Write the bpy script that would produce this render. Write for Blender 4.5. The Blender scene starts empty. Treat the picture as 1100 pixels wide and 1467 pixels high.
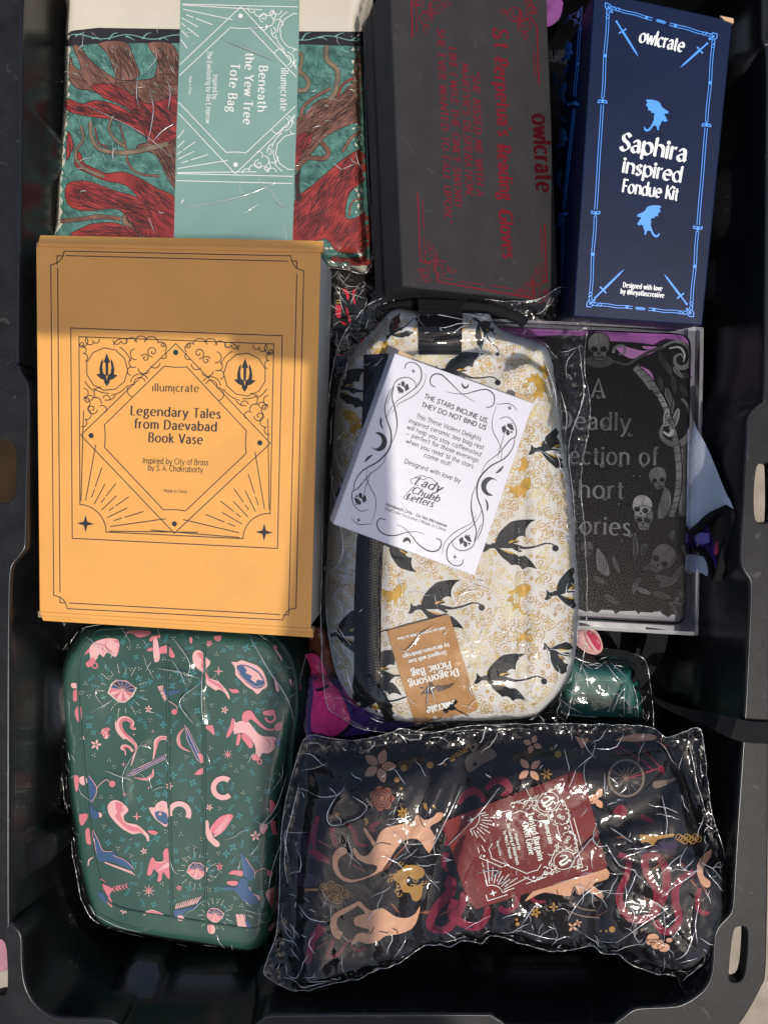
import bpy, bmesh, math, random
import numpy as np
from mathutils import Vector
from mathutils.geometry import delaunay_2d_cdt
R = math.radians
random.seed(7)
scn = bpy.context.scene
COL = scn.collection
MM = 0.001
# ------------------------------------------------------------------ camera
CAMZ = 560.0                       # mm above the top of the orange box
FPX = 1103.0                       # focal length in photograph pixels
CX, CY = 550.0, 733.5
cam = bpy.data.objects.new('camera', bpy.data.cameras.new('camera'))
COL.objects.link(cam)
cam.location = (0, 0, CAMZ * MM)
cam.data.sensor_fit = 'HORIZONTAL'
cam.data.sensor_width = 36.0
cam.data.lens = 36.0 * FPX / 1100.0
cam.data.clip_start = 0.02
cam.data.clip_end = 100.0
scn.camera = cam
# ------------------------------------------------------------------ sky, sun, exposure
SUN_EL, SUN_AZ = 68.9, 146.0       # azimuth clockwise from the top of the picture
w = bpy.data.worlds.new("World"); scn.world = w; w.use_nodes = True
nt = w.node_tree; bg = nt.nodes['Background']
sky = nt.nodes.new('ShaderNodeTexSky'); sky.sky_type = 'NISHITA'; sky.sun_disc = False
sky.sun_elevation = R(SUN_EL); sky.sun_rotation = R(SUN_AZ)
sky.air_density = 1.0; sky.dust_density = 3.0; sky.ozone_density = 0.5
nt.links.new(sky.outputs[0], bg.inputs[0]); bg.inputs[1].default_value = 0.097
sl = bpy.data.lights.new('sun', 'SUN'); sl.energy = 2.0; sl.angle = R(0.8); sl.color = (1, .93, .82)
so = bpy.data.objects.new('sun', sl); COL.objects.link(so)
_a, _e = R(SUN_AZ), R(SUN_EL)
_d = Vector((math.sin(_a) * math.cos(_e), math.cos(_a) * math.cos(_e), math.sin(_e)))
so.rotation_euler = _d.to_track_quat('Z', 'Y').to_euler()
so.location = _d * 3
scn.view_settings.view_transform = 'Standard'; scn.view_settings.look = 'None'
scn.view_settings.gamma = 1.0
scn.view_settings.exposure = 0.53
scn.render.engine = 'CYCLES'
scn.cycles.max_bounces = 10; scn.cycles.transparent_max_bounces = 24
scn.cycles.transmission_bounces = 6; scn.cycles.glossy_bounces = 4; scn.cycles.diffuse_bounces = 3
scn.cycles.use_denoising = True
scn.cycles.sample_clamp_indirect = 6.0
scn.cycles.caustics_reflective = False; scn.cycles.caustics_refractive = False

# ------------------------------------------------------------------ projection helpers (mm)
def W(p, z):
    """photograph pixel(s) at height z -> mm point(s)"""
    p = np.atleast_2d(np.asarray(p, float)); z = np.broadcast_to(np.asarray(z, float), (len(p),))
    k = (CAMZ - z) / FPX
    return np.stack([(p[:, 0] - CX) * k, -(p[:, 1] - CY) * k, z], 1)
def toPx(P):
    P = np.atleast_2d(P); k = FPX / (CAMZ - P[:, 2])
    return np.stack([P[:, 0] * k + CX, CY - P[:, 1] * k], 1)
class Plane:
    def __init__(s, quad, z):
        """quad: TL,TR,BR,BL pixels; z: heights at TL,TR,BL"""
        q = [np.array(a, float) for a in quad]
        s.TL, s.TR, s.BL = [W(a, b)[0] for a, b in zip((q[0], q[1], q[3]), z)]
        s.n = np.cross(s.BL - s.TL, s.TR - s.TL); s.n /= np.linalg.norm(s.n)
        if s.n[2] < 0: s.n = -s.n
        s.BR = s.hit([q[2]])[0]
        s.corners = [s.TL, s.TR, s.BR, s.BL]
    @classmethod
    def of(cls, a, b, c):
        s = cls.__new__(cls); s.TL, s.TR, s.BL = a, b, c
        s.n = np.cross(c - a, b - a); s.n /= np.linalg.norm(s.n)
        if np.dot(s.n, np.array([0, 0, CAMZ]) - a) < 0: s.n = -s.n
        return s
    def hit(s, p, off=0.0):
        p = np.atleast_2d(np.asarray(p, float))
        d = np.stack([(p[:, 0] - CX) / FPX, -(p[:, 1] - CY) / FPX, -np.ones(len(p))], 1)
        o = np.array([0, 0, CAMZ]); P0 = s.TL[None] + s.n[None] * np.reshape(off, (-1, 1))
        t = ((P0 - o) @ s.n) / (d @ s.n)
        return o + d * t[:, None]
class HF:
    """height field sampled from a grid of heights, mm"""
    def __init__(s, f, x0, x1, y0, y1, step=1.0):
        s.x0, s.y0, s.st = x0, y0, step
        xs = np.arange(x0, x1 + step, step); ys = np.arange(y0, y1 + step, step)
        X, Y = np.meshgrid(xs, ys); s.Z = f(X.ravel(), Y.ravel()).reshape(X.shape)
        s.zm = float(np.median(s.Z))
    def h(s, x, y):
        u = np.clip((x - s.x0) / s.st, 0, s.Z.shape[1] - 1.001); v = np.clip((y - s.y0) / s.st, 0, s.Z.shape[0] - 1.001)
        i = u.astype(int); j = v.astype(int); fu = u - i; fv = v - j; Z = s.Z
        return (Z[j, i] * (1 - fu) + Z[j, i + 1] * fu) * (1 - fv) + (Z[j + 1, i] * (1 - fu) + Z[j + 1, i + 1] * fu) * fv
    def hit(s, p, off=0.0):
        p = np.atleast_2d(np.asarray(p, float)); z = np.full(len(p), s.zm)
        for _ in range(9):
            P = W(p, z); z = .35 * z + .65 * (s.h(P[:, 0], P[:, 1]) + off)
        P = W(p, z); return P
def V(x0, y0, sc, s):
    """trace read off an enlarged view: 'x,y x,y' -> photograph pixels"""
    if isinstance(s, str): s = [tuple(map(float, t.split(','))) for t in s.split()]
    return [(x0 + a / sc, y0 + b / sc) for a, b in s]

# ------------------------------------------------------------------ noise
_rng = np.random.RandomState(3)
_T = _rng.rand(256, 256)
def vn(x, y, sc, seed=0):
    x = np.asarray(x) / sc + seed * 17.3; y = np.asarray(y) / sc + seed * 31.7
    i = np.floor(x).astype(int); j = np.floor(y).astype(int); u = x - i; v = y - j
    u = u * u * (3 - 2 * u); v = v * v * (3 - 2 * v)
    a = _T[j & 255, i & 255]; b = _T[j & 255, (i + 1) & 255]; c = _T[(j + 1) & 255, i & 255]; d = _T[(j + 1) & 255, (i + 1) & 255]
    return (a * (1 - u) + b * u) * (1 - v) + (c * (1 - u) + d * u) * v
def ridge(x, y, sc, seed=0):
    return 1 - np.abs(2 * vn(x, y, sc, seed) - 1)
def rot(x, y, a):
    c, s = math.cos(R(a)), math.sin(R(a)); return x * c + y * s, -x * s + y * c
def facets(x, y, n, box, seed, tilt):
    """crumple: lower envelope-ish of random planes round random seeds"""
    r = np.random.RandomState(seed); P = r.rand(n, 2) * [box[1] - box[0], box[3] - box[2]] + [box[0], box[2]]
    G = r.randn(n, 2) * tilt; x = np.asarray(x); y = np.asarray(y)
    best = np.full(x.shape, 1e9); out = np.zeros(x.shape)
    for k in range(n):
        d = (x - P[k, 0]) ** 2 + (y - P[k, 1]) ** 2; m = d < best
        best[m] = d[m]; out[m] = ((x - P[k, 0]) * G[k, 0] + (y - P[k, 1]) * G[k, 1])[m]
    return out, np.sqrt(best)
def crumple(x, y, amp, sc, seed):
    """sharp-creased wrinkles: sums of |noise| folds in turned directions"""
    o = np.zeros(np.shape(x))
    for k, (s, a) in enumerate([(1, 1), (.52, .5), (.27, .26), (.14, .13)]):
        u, v_ = rot(x, y, 33 + 67 * k + seed * 13)
        wx = u + sc * .6 * vn(u, v_, sc * s * 1.3, seed + 40 + k)
        o += a * (np.abs(2 * vn(wx, v_ * .45, sc * s, seed + k) - 1) - .5)
        o += a * .7 * (np.abs(2 * vn(wx * .5, v_ + wx * .3, sc * s * .8, seed + 9 + k) - 1) - .5)
    return o * amp

# ------------------------------------------------------------------ object helpers
def link(name, me, mats=None, parent=None):
    o = bpy.data.objects.new(name, me); COL.objects.link(o)
    if mats is not None:
        for m in (mats if isinstance(mats, (list, tuple)) else [mats]): me.materials.append(m)
    if parent is not None: o.parent = parent
    return o
def mesh(name, verts, faces, mat, parent=None, smooth=False, midx=None):
    me = bpy.data.meshes.new(name)
    v = (np.asarray(verts, float) * MM)
    me.from_pydata([tuple(a) for a in v], [], [tuple(int(i) for i in f) for f in faces])
    if smooth: me.polygons.foreach_set('use_smooth', [True] * len(me.polygons))
    if midx is not None: me.polygons.foreach_set('material_index', list(midx))
    me.update()
    return link(name, me, mat, parent)
def thing(name, label, cat, loc=(0, 0, 0), group=None):
    o = bpy.data.objects.new(name, None); COL.objects.link(o); o.empty_display_size = .02
    o['label'] = label; o['category'] = cat
    if group: o['group'] = group
    return o
def tag(o, label, cat, group=None):
    o['label'] = label; o['category'] = cat
    if group: o['group'] = group
    return o
def finish_thing(t):
    """put the Empty at the base of its parts, keeping the parts in place"""
    kids = [c for c in COL.objects if c.parent == t]
    P = np.concatenate([np.array([v.co for v in c.data.vertices]) for c in kids if c.type == 'MESH'])
    c = (P.min(0) + P.max(0)) / 2; base = Vector((c[0], c[1], P[:, 2].min()))
    t.location = base
    for k in kids: k.location = -base
def bm_obj(name, bm, mat, parent=None, smooth=False):
    me = bpy.data.meshes.new(name); bm.to_mesh(me); bm.free()
    if smooth: me.polygons.foreach_set('use_smooth', [True] * len(me.polygons))
    return link(name, me, mat, parent)
def slab(name, corners, n, thick, mat, parent=None, bev=0.8, seg=2, shift=None):
    """box under a quad face: corners (4 mm points), extruded along -n by thick"""
    bm = bmesh.new(); c = [np.array(a) for a in corners]
    e = -n * thick + (shift if shift is not None else 0)
    top = [bm.verts.new(a * MM) for a in c]; bot = [bm.verts.new((a + e) * MM) for a in c]
    bm.faces.new(top); bm.faces.new(bot[::-1])
    for i in range(4): bm.faces.new((top[i], bot[i], bot[(i + 1) % 4], top[(i + 1) % 4]))
    bmesh.ops.recalc_face_normals(bm, faces=bm.faces)
    if bev: bmesh.ops.bevel(bm, geom=list(bm.edges), offset=bev * MM, segments=seg, affect='EDGES', profile=.5)
    return bm_obj(name, bm, mat, parent)
def tube(name, pts, rad, mat, parent=None, k=8, closed=False, flat=None):
    """round (or flattened, flat=(w,h)) sweep along mm points"""
    P = np.asarray(pts, float); n = len(P); T = np.gradient(P, axis=0) if not closed else (np.roll(P, -1, 0) - np.roll(P, 1, 0))
    T /= np.linalg.norm(T, axis=1)[:, None] + 1e-9
    up = np.array([0, 0, 1.]); vs = []; fs = []
    rad = np.broadcast_to(rad, (n,))
    for i in range(n):
        s = np.cross(T[i], up); s /= np.linalg.norm(s) + 1e-9; b = np.cross(s, T[i])
        for j in range(k):
            a = 2 * math.pi * j / k
            wx, wy = (flat if flat else (rad[i], rad[i]))
            vs.append(P[i] + s * math.cos(a) * wx + b * math.sin(a) * wy)
    m = n if closed else n - 1
    for i in range(m):
        for j in range(k):
            fs.append((i * k + j, i * k + (j + 1) % k, ((i + 1) % n) * k + (j + 1) % k, ((i + 1) % n) * k + j))
    if not closed: fs += [tuple(range(k))[::-1], tuple((n - 1) * k + j for j in range(k))]
    return mesh(name, vs, fs, mat, parent, smooth=True)
def catmull(p, k=6, closed=False):
    p = np.asarray(p, float); n = len(p)
    if n < 3: return p
    out = []
    rng = range(n) if closed else range(n - 1)
    for i in rng:
        if closed: a, b, c, d = p[i - 1], p[i], p[(i + 1) % n], p[(i + 2) % n]
        else: a, b, c, d = p[max(i - 1, 0)], p[i], p[i + 1], p[min(i + 2, n - 1)]
        for t in np.arange(k) / k:
            out.append(.5 * ((2 * b) + (c - a) * t + (2 * a - 5 * b + 4 * c - d) * t * t + (3 * b - a - 3 * c + d) * t ** 3))
    if not closed: out.append(p[-1])
    return np.array(out)
def resample(p, step, closed=False):
    p = np.asarray(p, float)
    if closed: p = np.vstack([p, p[:1]])
    s = np.r_[0, np.cumsum(np.linalg.norm(np.diff(p, axis=0), axis=1))]
    n = max(2, int(math.ceil(s[-1] / step)) + 1); t = np.linspace(0, s[-1], n)
    o = np.stack([np.interp(t, s, p[:, i]) for i in range(p.shape[1])], 1)
    return o[:-1] if closed else o
def sdist(x, y, poly):
    """signed distance to closed polygon, positive inside"""
    x = np.asarray(x, float); y = np.asarray(y, float); P = np.asarray(poly)[:, :2]; n = len(P); shp = x.shape; x = x.ravel(); y = y.ravel()
    A = P; E = np.roll(P, -1, 0) - P; L = (E * E).sum(1) + 1e-12; By = A[:, 1] + E[:, 1]; sl = E[:, 0] / np.where(E[:, 1] == 0, 1e-12, E[:, 1])
    out = np.empty(len(x)); step = max(1, 400000 // n)
    for k in range(0, len(x), step):
        X = x[k:k + step, None] - A[:, 0]; Y = y[k:k + step, None] - A[:, 1]
        t = np.clip((X * E[:, 0] + Y * E[:, 1]) / L, 0, 1); d = np.sqrt((((X - t * E[:, 0]) ** 2) + (Y - t * E[:, 1]) ** 2).min(1))
        c = (A[:, 1] > y[k:k + step, None]) != (By > y[k:k + step, None])
        ins = (c & (X < sl * Y)).sum(1) % 2 == 1
        out[k:k + step] = np.where(ins, d, -d)
    return out.reshape(shp)
def fill_grid(poly, step, d_keep=.45):
    """triangulate a closed polygon with an inner grid of points"""
    P = np.asarray(poly)[:, :2]; x0, y0 = P.min(0); x1, y1 = P.max(0)
    X, Y = np.meshgrid(np.arange(x0 + step * .5, x1, step), np.arange(y0 + step * .5, y1, step))
    X = X + (np.arange(X.shape[0]) % 2)[:, None] * step * .5
    X = X.ravel(); Y = Y.ravel(); d = sdist(X, Y, P); k = d > step * d_keep
    pts = [Vector((float(a), float(b))) for a, b in P] + [Vector((float(a), float(b))) for a, b in zip(X[k], Y[k])]
    return inside_tris(pts, P)
def inside_tris(pts, P):
    n = len(P); r = delaunay_2d_cdt(pts, [(i, (i + 1) % n) for i in range(n)], [], 0, 1e-5, False)
    v = np.array([(q.x, q.y) for q in r[0]]); F = np.array([tuple(q) for q in r[2]]); c = v[F].mean(1)
    # flat test: only triangles whose centre lies in the polygon
    return v, [tuple(int(a) for a in q) for q in F[sdist_in(c[:, 0], c[:, 1], P)]]
def sdist_in(x, y, P):
    ins = np.zeros(x.shape, bool); n = len(P)
    for i in range(n):
        a, b = P[i], P[(i + 1) % n]
        if a[1] == b[1]: continue
        c = ((a[1] > y) != (b[1] > y)); c &= x < (b[0] - a[0]) * (y - a[1]) / (b[1] - a[1]) + a[0]; ins ^= c
    return ins

# ------------------------------------------------------------------ ink: flat print laid on a surface
class Ink:
    def __init__(s): s.v = []; s.f = []; s.n = 0; s.lay = []; s.k = 0; s.clip = None
    def _add(s, pts, faces, lay=None):
        pts = np.asarray(pts, float)
        if s.clip is not None and not np.all(sdist(pts.mean(0)[:1], pts.mean(0)[1:], s.clip) > 0): return
        s.k += 1; l = (s.k % 40) if lay is None else lay
        s.v.append(pts); s.lay.append(np.full(len(pts), l * .004))
        s.f += [tuple(i + s.n for i in f) for f in faces]; s.n += len(pts)
    def line(s, pts, w, closed=False, step=None, nib=None):
        P = np.asarray(pts, float)
        if step: P = resample(P, step, closed)
        if s.clip is not None:
            if closed: P = np.vstack([P, P[:1]]); closed = False
            P = resample(P, 2.0); ok = sdist(P[:, 0], P[:, 1], s.clip) > 0
            runs = []; cur = []
            for p, o in zip(P, ok):
                if o: cur.append(p)
                elif cur: runs.append(cur); cur = []
            if cur: runs.append(cur)
            c = s.clip; s.clip = None
            for r_ in runs:
                if len(r_) > 1: s.line(r_, w, nib=nib)
            s.clip = c; return
        keep = [0] + [i for i in range(1, len(P)) if np.hypot(*(P[i] - P[i - 1])) > 1e-3]; P = P[keep]
        n = len(P)
        if n < 2: return
        if closed: A = np.roll(P, 1, 0); B = np.roll(P, -1, 0)
        else: A = np.vstack([P[:1] * 2 - P[1:2], P[:-1]]); B = np.vstack([P[1:], P[-1:] * 2 - P[-2:-1]])
        d1 = P - A; d1 /= np.linalg.norm(d1, axis=1)[:, None] + 1e-9; d2 = B - P; d2 /= np.linalg.norm(d2, axis=1)[:, None] + 1e-9
        t = d1 + d2; L = np.linalg.norm(t, axis=1); t = np.where(L[:, None] > .2, t / (L[:, None] + 1e-9), d2)
        nn = np.stack([-t[:, 1], t[:, 0]], 1); cosv = np.clip(np.abs((nn * np.stack([-d1[:, 1], d1[:, 0]], 1)).sum(1)), .5, 1)
        w = np.atleast_1d(np.asarray(w, float))
        ww = np.interp(np.linspace(0, 1, n), np.linspace(0, 1, len(w)), w) if len(w) > 1 else np.full(n, w[0])
        if nib: ww = nib[1] + (nib[0] - nib[1]) * np.abs(t[:, 0] * math.sin(nib[2]) - t[:, 1] * math.cos(nib[2])) ** 1.2
        h = (ww / 2 / cosv)[:, None]
        v = np.vstack([P + nn * h, P - nn * h]); f = [(i, (i + 1) % n, n + (i + 1) % n, n + i) for i in range(n if closed else n - 1)]
        s._add(v, f)
    def fill(s, pts, grid=None, smooth=0):
        P = np.asarray(pts, float)
        if smooth: P = catmull(P, smooth, True)
        if grid:
            P = resample(P, grid, True)
            v, f = fill_grid(P, grid * 1.6)
        else:
            v, f = inside_tris([Vector((float(a[0]), float(a[1]))) for a in P], P)
        if len(f) == 0: return
        if s.clip is not None:
            cen = np.array([v[list(q)].mean(0) for q in f]); ok = sdist(cen[:, 0], cen[:, 1], s.clip) > 0
            f = [q for q, o in zip(f, ok) if o]; c = s.clip; s.clip = None
            if f: s._add(v, f)
            s.clip = c; return
        s._add(v, f)
    def curve(s, pts, w, closed=False, k=6): s.line(catmull(pts, k, closed), w, closed)
    def taper(s, pts, w0, w1, wm=None, k=6):
        P = catmull(pts, k); t = np.linspace(0, 1, len(P))
        w = w0 + (w1 - w0) * t if wm is None else np.interp(t, [0, .5, 1], [w0, wm, w1])
        s.line(P, w)
    def circ(s, c, r, w=None, a0=0, a1=360, n=24, ry=None):
        ry = r if ry is None else ry; full = abs(a1 - a0) >= 360
        t = np.radians(np.linspace(a0, a1, n, endpoint=not full)); P = np.stack([c[0] + r * np.cos(t), c[1] + ry * np.sin(t)], 1)
        if w is None: s.fill(P)
        else: s.line(P, w, closed=full)
    def spiral(s, c, r, w, a=0, turns=1.6, dirn=1, tail=None, n=22):
        t = np.linspace(0, 1, n); rr = r * (1 - t) ** .85 + r * .06; th = R(a) + dirn * t * turns * 2 * math.pi
        s.line(np.stack([c[0] + rr * np.cos(th), c[1] + rr * np.sin(th)], 1), w)
    def star(s, c, r, n=4, q=.28, a=-90):
        P = []
        for i in range(2 * n):
            rr = r if i % 2 == 0 else r * q; th = R(a + i * 180 / n); P.append((c[0] + rr * math.cos(th), c[1] + rr * math.sin(th)))
        s.fill(P)
    def build(s, name, surf, mat, parent=None, off=.12):
        if not s.v: return None
        v = np.vstack(s.v); l = np.concatenate(s.lay)
        P = surf.hit(v, off + l); o = mesh(name, P, s.f, mat, parent)
        if s.k > 120 and not any(q in name for q in ('letter', 'title', 'name')): o['kind'] = 'stuff'
        return o
class Art:
    """unit-square drawing mapped through a homography onto photograph pixels, then inked"""
    def __init__(s, ink, quad):
        src = [(0, 0), (1, 0), (1, 1), (0, 1)]; A = []; b = []
        for (u, v), (x, y) in zip(src, quad):
            A += [[u, v, 1, 0, 0, 0, -u * x, -v * x], [0, 0, 0, u, v, 1, -u * y, -v * y]]; b += [x, y]
        s.H = np.append(np.linalg.solve(np.array(A, float), np.array(b, float)), 1).reshape(3, 3); s.ink = ink
    def m(s, P):
        P = np.atleast_2d(np.asarray(P, float)); q = np.c_[P, np.ones(len(P))] @ s.H.T
        return q[:, :2] / q[:, 2:]
    def line(s, P, w, closed=False): s.ink.line(s.m(P), w, closed)
    def curve(s, P, w, closed=False, k=6): s.ink.line(s.m(catmull(P, k, closed)), w, closed)
    def fill(s, P, smooth=0): s.ink.fill(s.m(catmull(P, smooth, True) if smooth else P))
    def arc(s, c, r, a0, a1, w, n=18):
        t = np.radians(np.linspace(a0, a1, n)); s.ink.line(s.m(np.stack([c[0] + r * np.cos(t), c[1] + r * np.sin(t)], 1)), w)
    def disc(s, c, r, n=20):
        t = np.radians(np.linspace(0, 360, n, endpoint=False)); s.ink.fill(s.m(np.stack([c[0] + r * np.cos(t), c[1] + r * np.sin(t)], 1)))
    def spiral(s, c, r, w, a=0, turns=1.5, dirn=1, n=20):
        t = np.linspace(0, 1, n); rr = r * (1 - t) ** .8 + r * .08; th = R(a) + dirn * t * turns * 2 * math.pi
        s.ink.line(s.m(np.stack([c[0] + rr * np.cos(th), c[1] + rr * np.sin(th)], 1)), w)

# ------------------------------------------------------------------ lettering: a stroke alphabet
G = {
'A': (56, "2,0 28,70 54,0|11,24 45,24"), 'B': (50, "7,0 7,70|7,70 24,70 @24,53.5,16,16.5,90,-90 7,37|24,37 @26,18.5,19,18.5,90,-90 7,0"),
'C': (62, "@36,35,30,35,42,318"), 'D': (60, "7,0 7,70|7,70 22,70 @22,35,32,35,90,-90 7,0"),
'E': (45, "7,0 7,70|7,70 41,70|7,36 36,36|7,0 42,0"), 'F': (42, "7,0 7,70|7,70 40,70|7,36 35,36"),
'G': (68, "@36,35,30,35,45,335|42,32 64,32 64,18"), 'H': (60, "7,0 7,70|53,0 53,70|7,36 53,36"), 'I': (15, "7,0 7,70"),
'J': (34, "26,70 26,16 @12,16,14,16,0,-150"), 'K': (50, "7,0 7,70|46,70 7,30|18,41 48,0"), 'L': (42, "7,0 7,70|7,0 40,0"),
'M': (72, "7,0 11,70|11,70 36,16|36,16 61,70|61,70 65,0"), 'N': (60, "7,0 7,70|7,70 53,0|53,0 53,70"), 'O': (70, "@35,35,30,35,0,360"),
'P': (46, "7,0 7,70|7,70 24,70 @24,52,18,18,90,-90 7,34"), 'Q': (70, "@35,35,30,35,0,360|40,18 64,-6"),
'R': (50, "7,0 7,70|7,70 24,70 @24,52,18,18,90,-90 7,34|24,34 46,0"), 'S': (46, "~40,59 25,70 9,60 13,43 32,32 40,16 27,1 13,1 4,13"),
'T': (46, "1,70 45,70|23,0 23,70"), 'U': (58, "7,70 7,24 @29,24,22,24,180,360 51,70"), 'V': (54, "2,70 27,0|27,0 52,70"),
'W': (80, "2,70 20,0|20,0 40,64|40,64 60,0|60,0 78,70"), 'X': (52, "4,0 48,70|4,70 48,0"), 'Y': (50, "2,70 25,34|48,70 25,34|25,34 25,0"),
'Z': (48, "5,70 44,70|44,70 4,0|4,0 45,0"),
'a': (53, "@25,24,20,24,0,360|45,0 45,48"), 'b': (53, "7,0 7,72|@28,24,20,24,0,360"), 'c': (45, "@26,24,21,24,45,315"),
'd': (53, "@25,24,20,24,0,360|45,0 45,72"), 'e': (50, "6,26 46,26|@26,24,20.5,24,5,312"), 'f': (29, "~33,69 25,72 17,67 14,56|14,58 14,0|2,47 28,47"),
'g': (53, "@25,24,20,24,0,360|45,48 45,-5 @26,-5,19,17,0,-150"), 'h': (50, "7,0 7,72|7,28 @25,29,18,19,180,0 43,0"),
'i': (15, "7,0 7,48|@7,65,1.5,1.5,0,360"), 'j': (18, "10,48 10,-8 @0,-8,10,12,0,-90|@10,65,1.5,1.5,0,360"), 'k': (44, "7,0 7,72|36,48 7,20|17,29 40,0"),
'l': (15, "7,0 7,72"), 'm': (72, "7,0 7,48|7,29 @22,31,15,17,180,0 37,0|37,29 @51,31,14,17,180,0 65,0"), 'n': (50, "7,0 7,48|7,29 @25,30,18,18,180,0 43,0"),
'o': (52, "@26,24,21,24,0,360"), 'p': (53, "7,48 7,-22|@28,24,20,24,0,360"), 'q': (53, "45,48 45,-22|@25,24,20,24,0,360"),
'r': (31, "7,0 7,48|7,28 @23,30,15,18,180,65"), 's': (36, "~31,41 19,48 8,41 11,30 26,20 31,10 20,0 5,6"), 't': (30, "14,64 14,11 @24,11,10,11,180,285|2,47 27,47"),
'u': (50, "7,48 7,20 @25,20,18,20,180,360|43,48 43,0"), 'v': (44, "3,48 22,0|22,0 41,48"), 'w': (66, "3,48 18,0|18,0 33,46|33,46 48,0|48,0 63,48"),
'x': (44, "4,0 40,48|4,48 40,0"), 'y': (46, "3,48 23,0|43,48 16,-22"), 'z': (40, "5,48 36,48|36,48 4,0|4,0 37,0"),
'.': (14, "@7,3,2,2,0,360"), ',': (14, "8,4 4,-9"), "'": (12, "7,70 5,54"), '"': (20, "6,70 5,54|14,70 13,54"), '-': (30, "5,26 25,26"), '—': (70, "4,26 64,26"),
'!': (14, "7,22 7,70|@7,3,2,2,0,360"), '|': (16, "8,-12 8,72"), '@': (72, "@36,28,14,16,0,360|@36,28,32,34,-40,300|50,42 52,16"), '_': (50, "2,-6 48,-6"),
'ı': (15, "7,0 7,48"), 'ị': (15, "7,0 7,48|@7,-14,1.5,1.5,0,360"), ' ': (26, ""),
}
GS = {  # two-storey letters of the serif face
'a': (44, "~7,37 18,48 31,45 36,32|36,34 36,6 43,1|~36,29 22,27 8,20 7,9 17,0 29,4 36,13"),
'g': (46, "@21,33,14,15,0,360|~31,43 37,48 44,46|~12,21 8,12 20,7 38,4 40,-10 22,-22 6,-16 7,-4 16,3"),
'y': (46, "3,48 23,0|43,48 22,-4 12,-22 4,-20"),
}
def glyph_paths(spec):
    out = []
    for st in spec.split('|'):
        if not st: continue
        sm = st[0] == '~'; pts = []
        for tk in (st[1:] if sm else st).split():
            if tk[0] == '@':
                cx, cy, rx, ry, a0, a1 = map(float, tk[1:].split(','))
                n = max(8, int(abs(a1 - a0) / 18)); t = np.radians(np.linspace(a0, a1, n + 1))
                pts += list(zip(cx + rx * np.cos(t), cy + ry * np.sin(t)))
            else: pts.append(tuple(map(float, tk.split(','))))
        P = np.array(pts); out.append((catmull(P, 5) if sm else P, not sm and '@' not in st))
    return out
def text(ink, s, p0, p1, cap, style='sans', wt=9, slant=0, surf=None):
    """letter s between pixels p0 and p1 (baseline ends), capital height cap px"""
    p0 = np.array(p0, float); p1 = np.array(p1, float); e = p1 - p0; L = np.hypot(*e); e /= L; up = np.array([e[1], -e[0]])
    tr = {'sans': 5, 'serif': 7, 'black': 4}.get(style, 5)
    adv = 0; items = []
    for ch in s:
        a, spec = (GS if style in ('serif', 'black') and ch in GS else G).get(ch, G[' ']) if ch in G else G[' ']
        if style in ('serif',): a += 3
        items.append((adv, spec, ch)); adv += a + tr
    adv -= tr; sx = L / adv; sy = cap / 70
    for x, spec, ch in items:
        for P, straight in glyph_paths(spec):
            dotty = len(P) > 6 and np.ptp(P[:, 0]) < 5 and np.ptp(P[:, 1]) < 5
            q = np.stack([(P[:, 0] + x + slant * P[:, 1]) * sx, P[:, 1] * sy], 1)
            xy = p0 + q[:, :1] * e + q[:, 1:] * up
            if dotty:
                c = xy.mean(0); ink.circ(c, wt * sy * .62, None, n=8); continue
            if style == 'sans': ink.line(xy, wt * sy)
            else:
                an = math.atan2(e[1], e[0])
                if style == 'serif': nib = (wt * sy * 1.12, wt * sy * .5, an)
                else: nib = (wt * sy * 1.15, wt * sy * .3, an - R(38))
                ink.line(xy, 1, nib=nib)
                if straight:
                    for i, j in ((0, 1), (-1, -2)):
                        a, b = P[i], P[j]
                        if abs(a[1] - b[1]) < abs(a[0] - b[0]): continue
                        yv = a[1]
                        if yv not in (0, 70, 72, 48, -22): continue
                        if style == 'serif':
                            lo, hi = (-8, 8) if yv in (0, -22, 70) else (-9, 1)
                            if ch in 'vwyxVWYXA': lo, hi = -7, 7
                            y2 = yv + (1.5 if yv <= 0 else -1.5)
                            t = np.array([[a[0] + lo, y2], [a[0] + hi, y2]])
                        else:
                            t = np.array([[a[0] - 5, yv - 4], [a[0] + 5, yv + 5]]) if yv > 0 else np.array([[a[0] - 3, yv - 1], [a[0] + 6, yv + 6]])
                        t = np.stack([(t[:, 0] + x + slant * t[:, 1]) * sx, t[:, 1] * sy], 1)
                        ink.line(p0 + t[:, :1] * e + t[:, 1:] * up, wt * sy * (.36 if style == 'serif' else .7))

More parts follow.
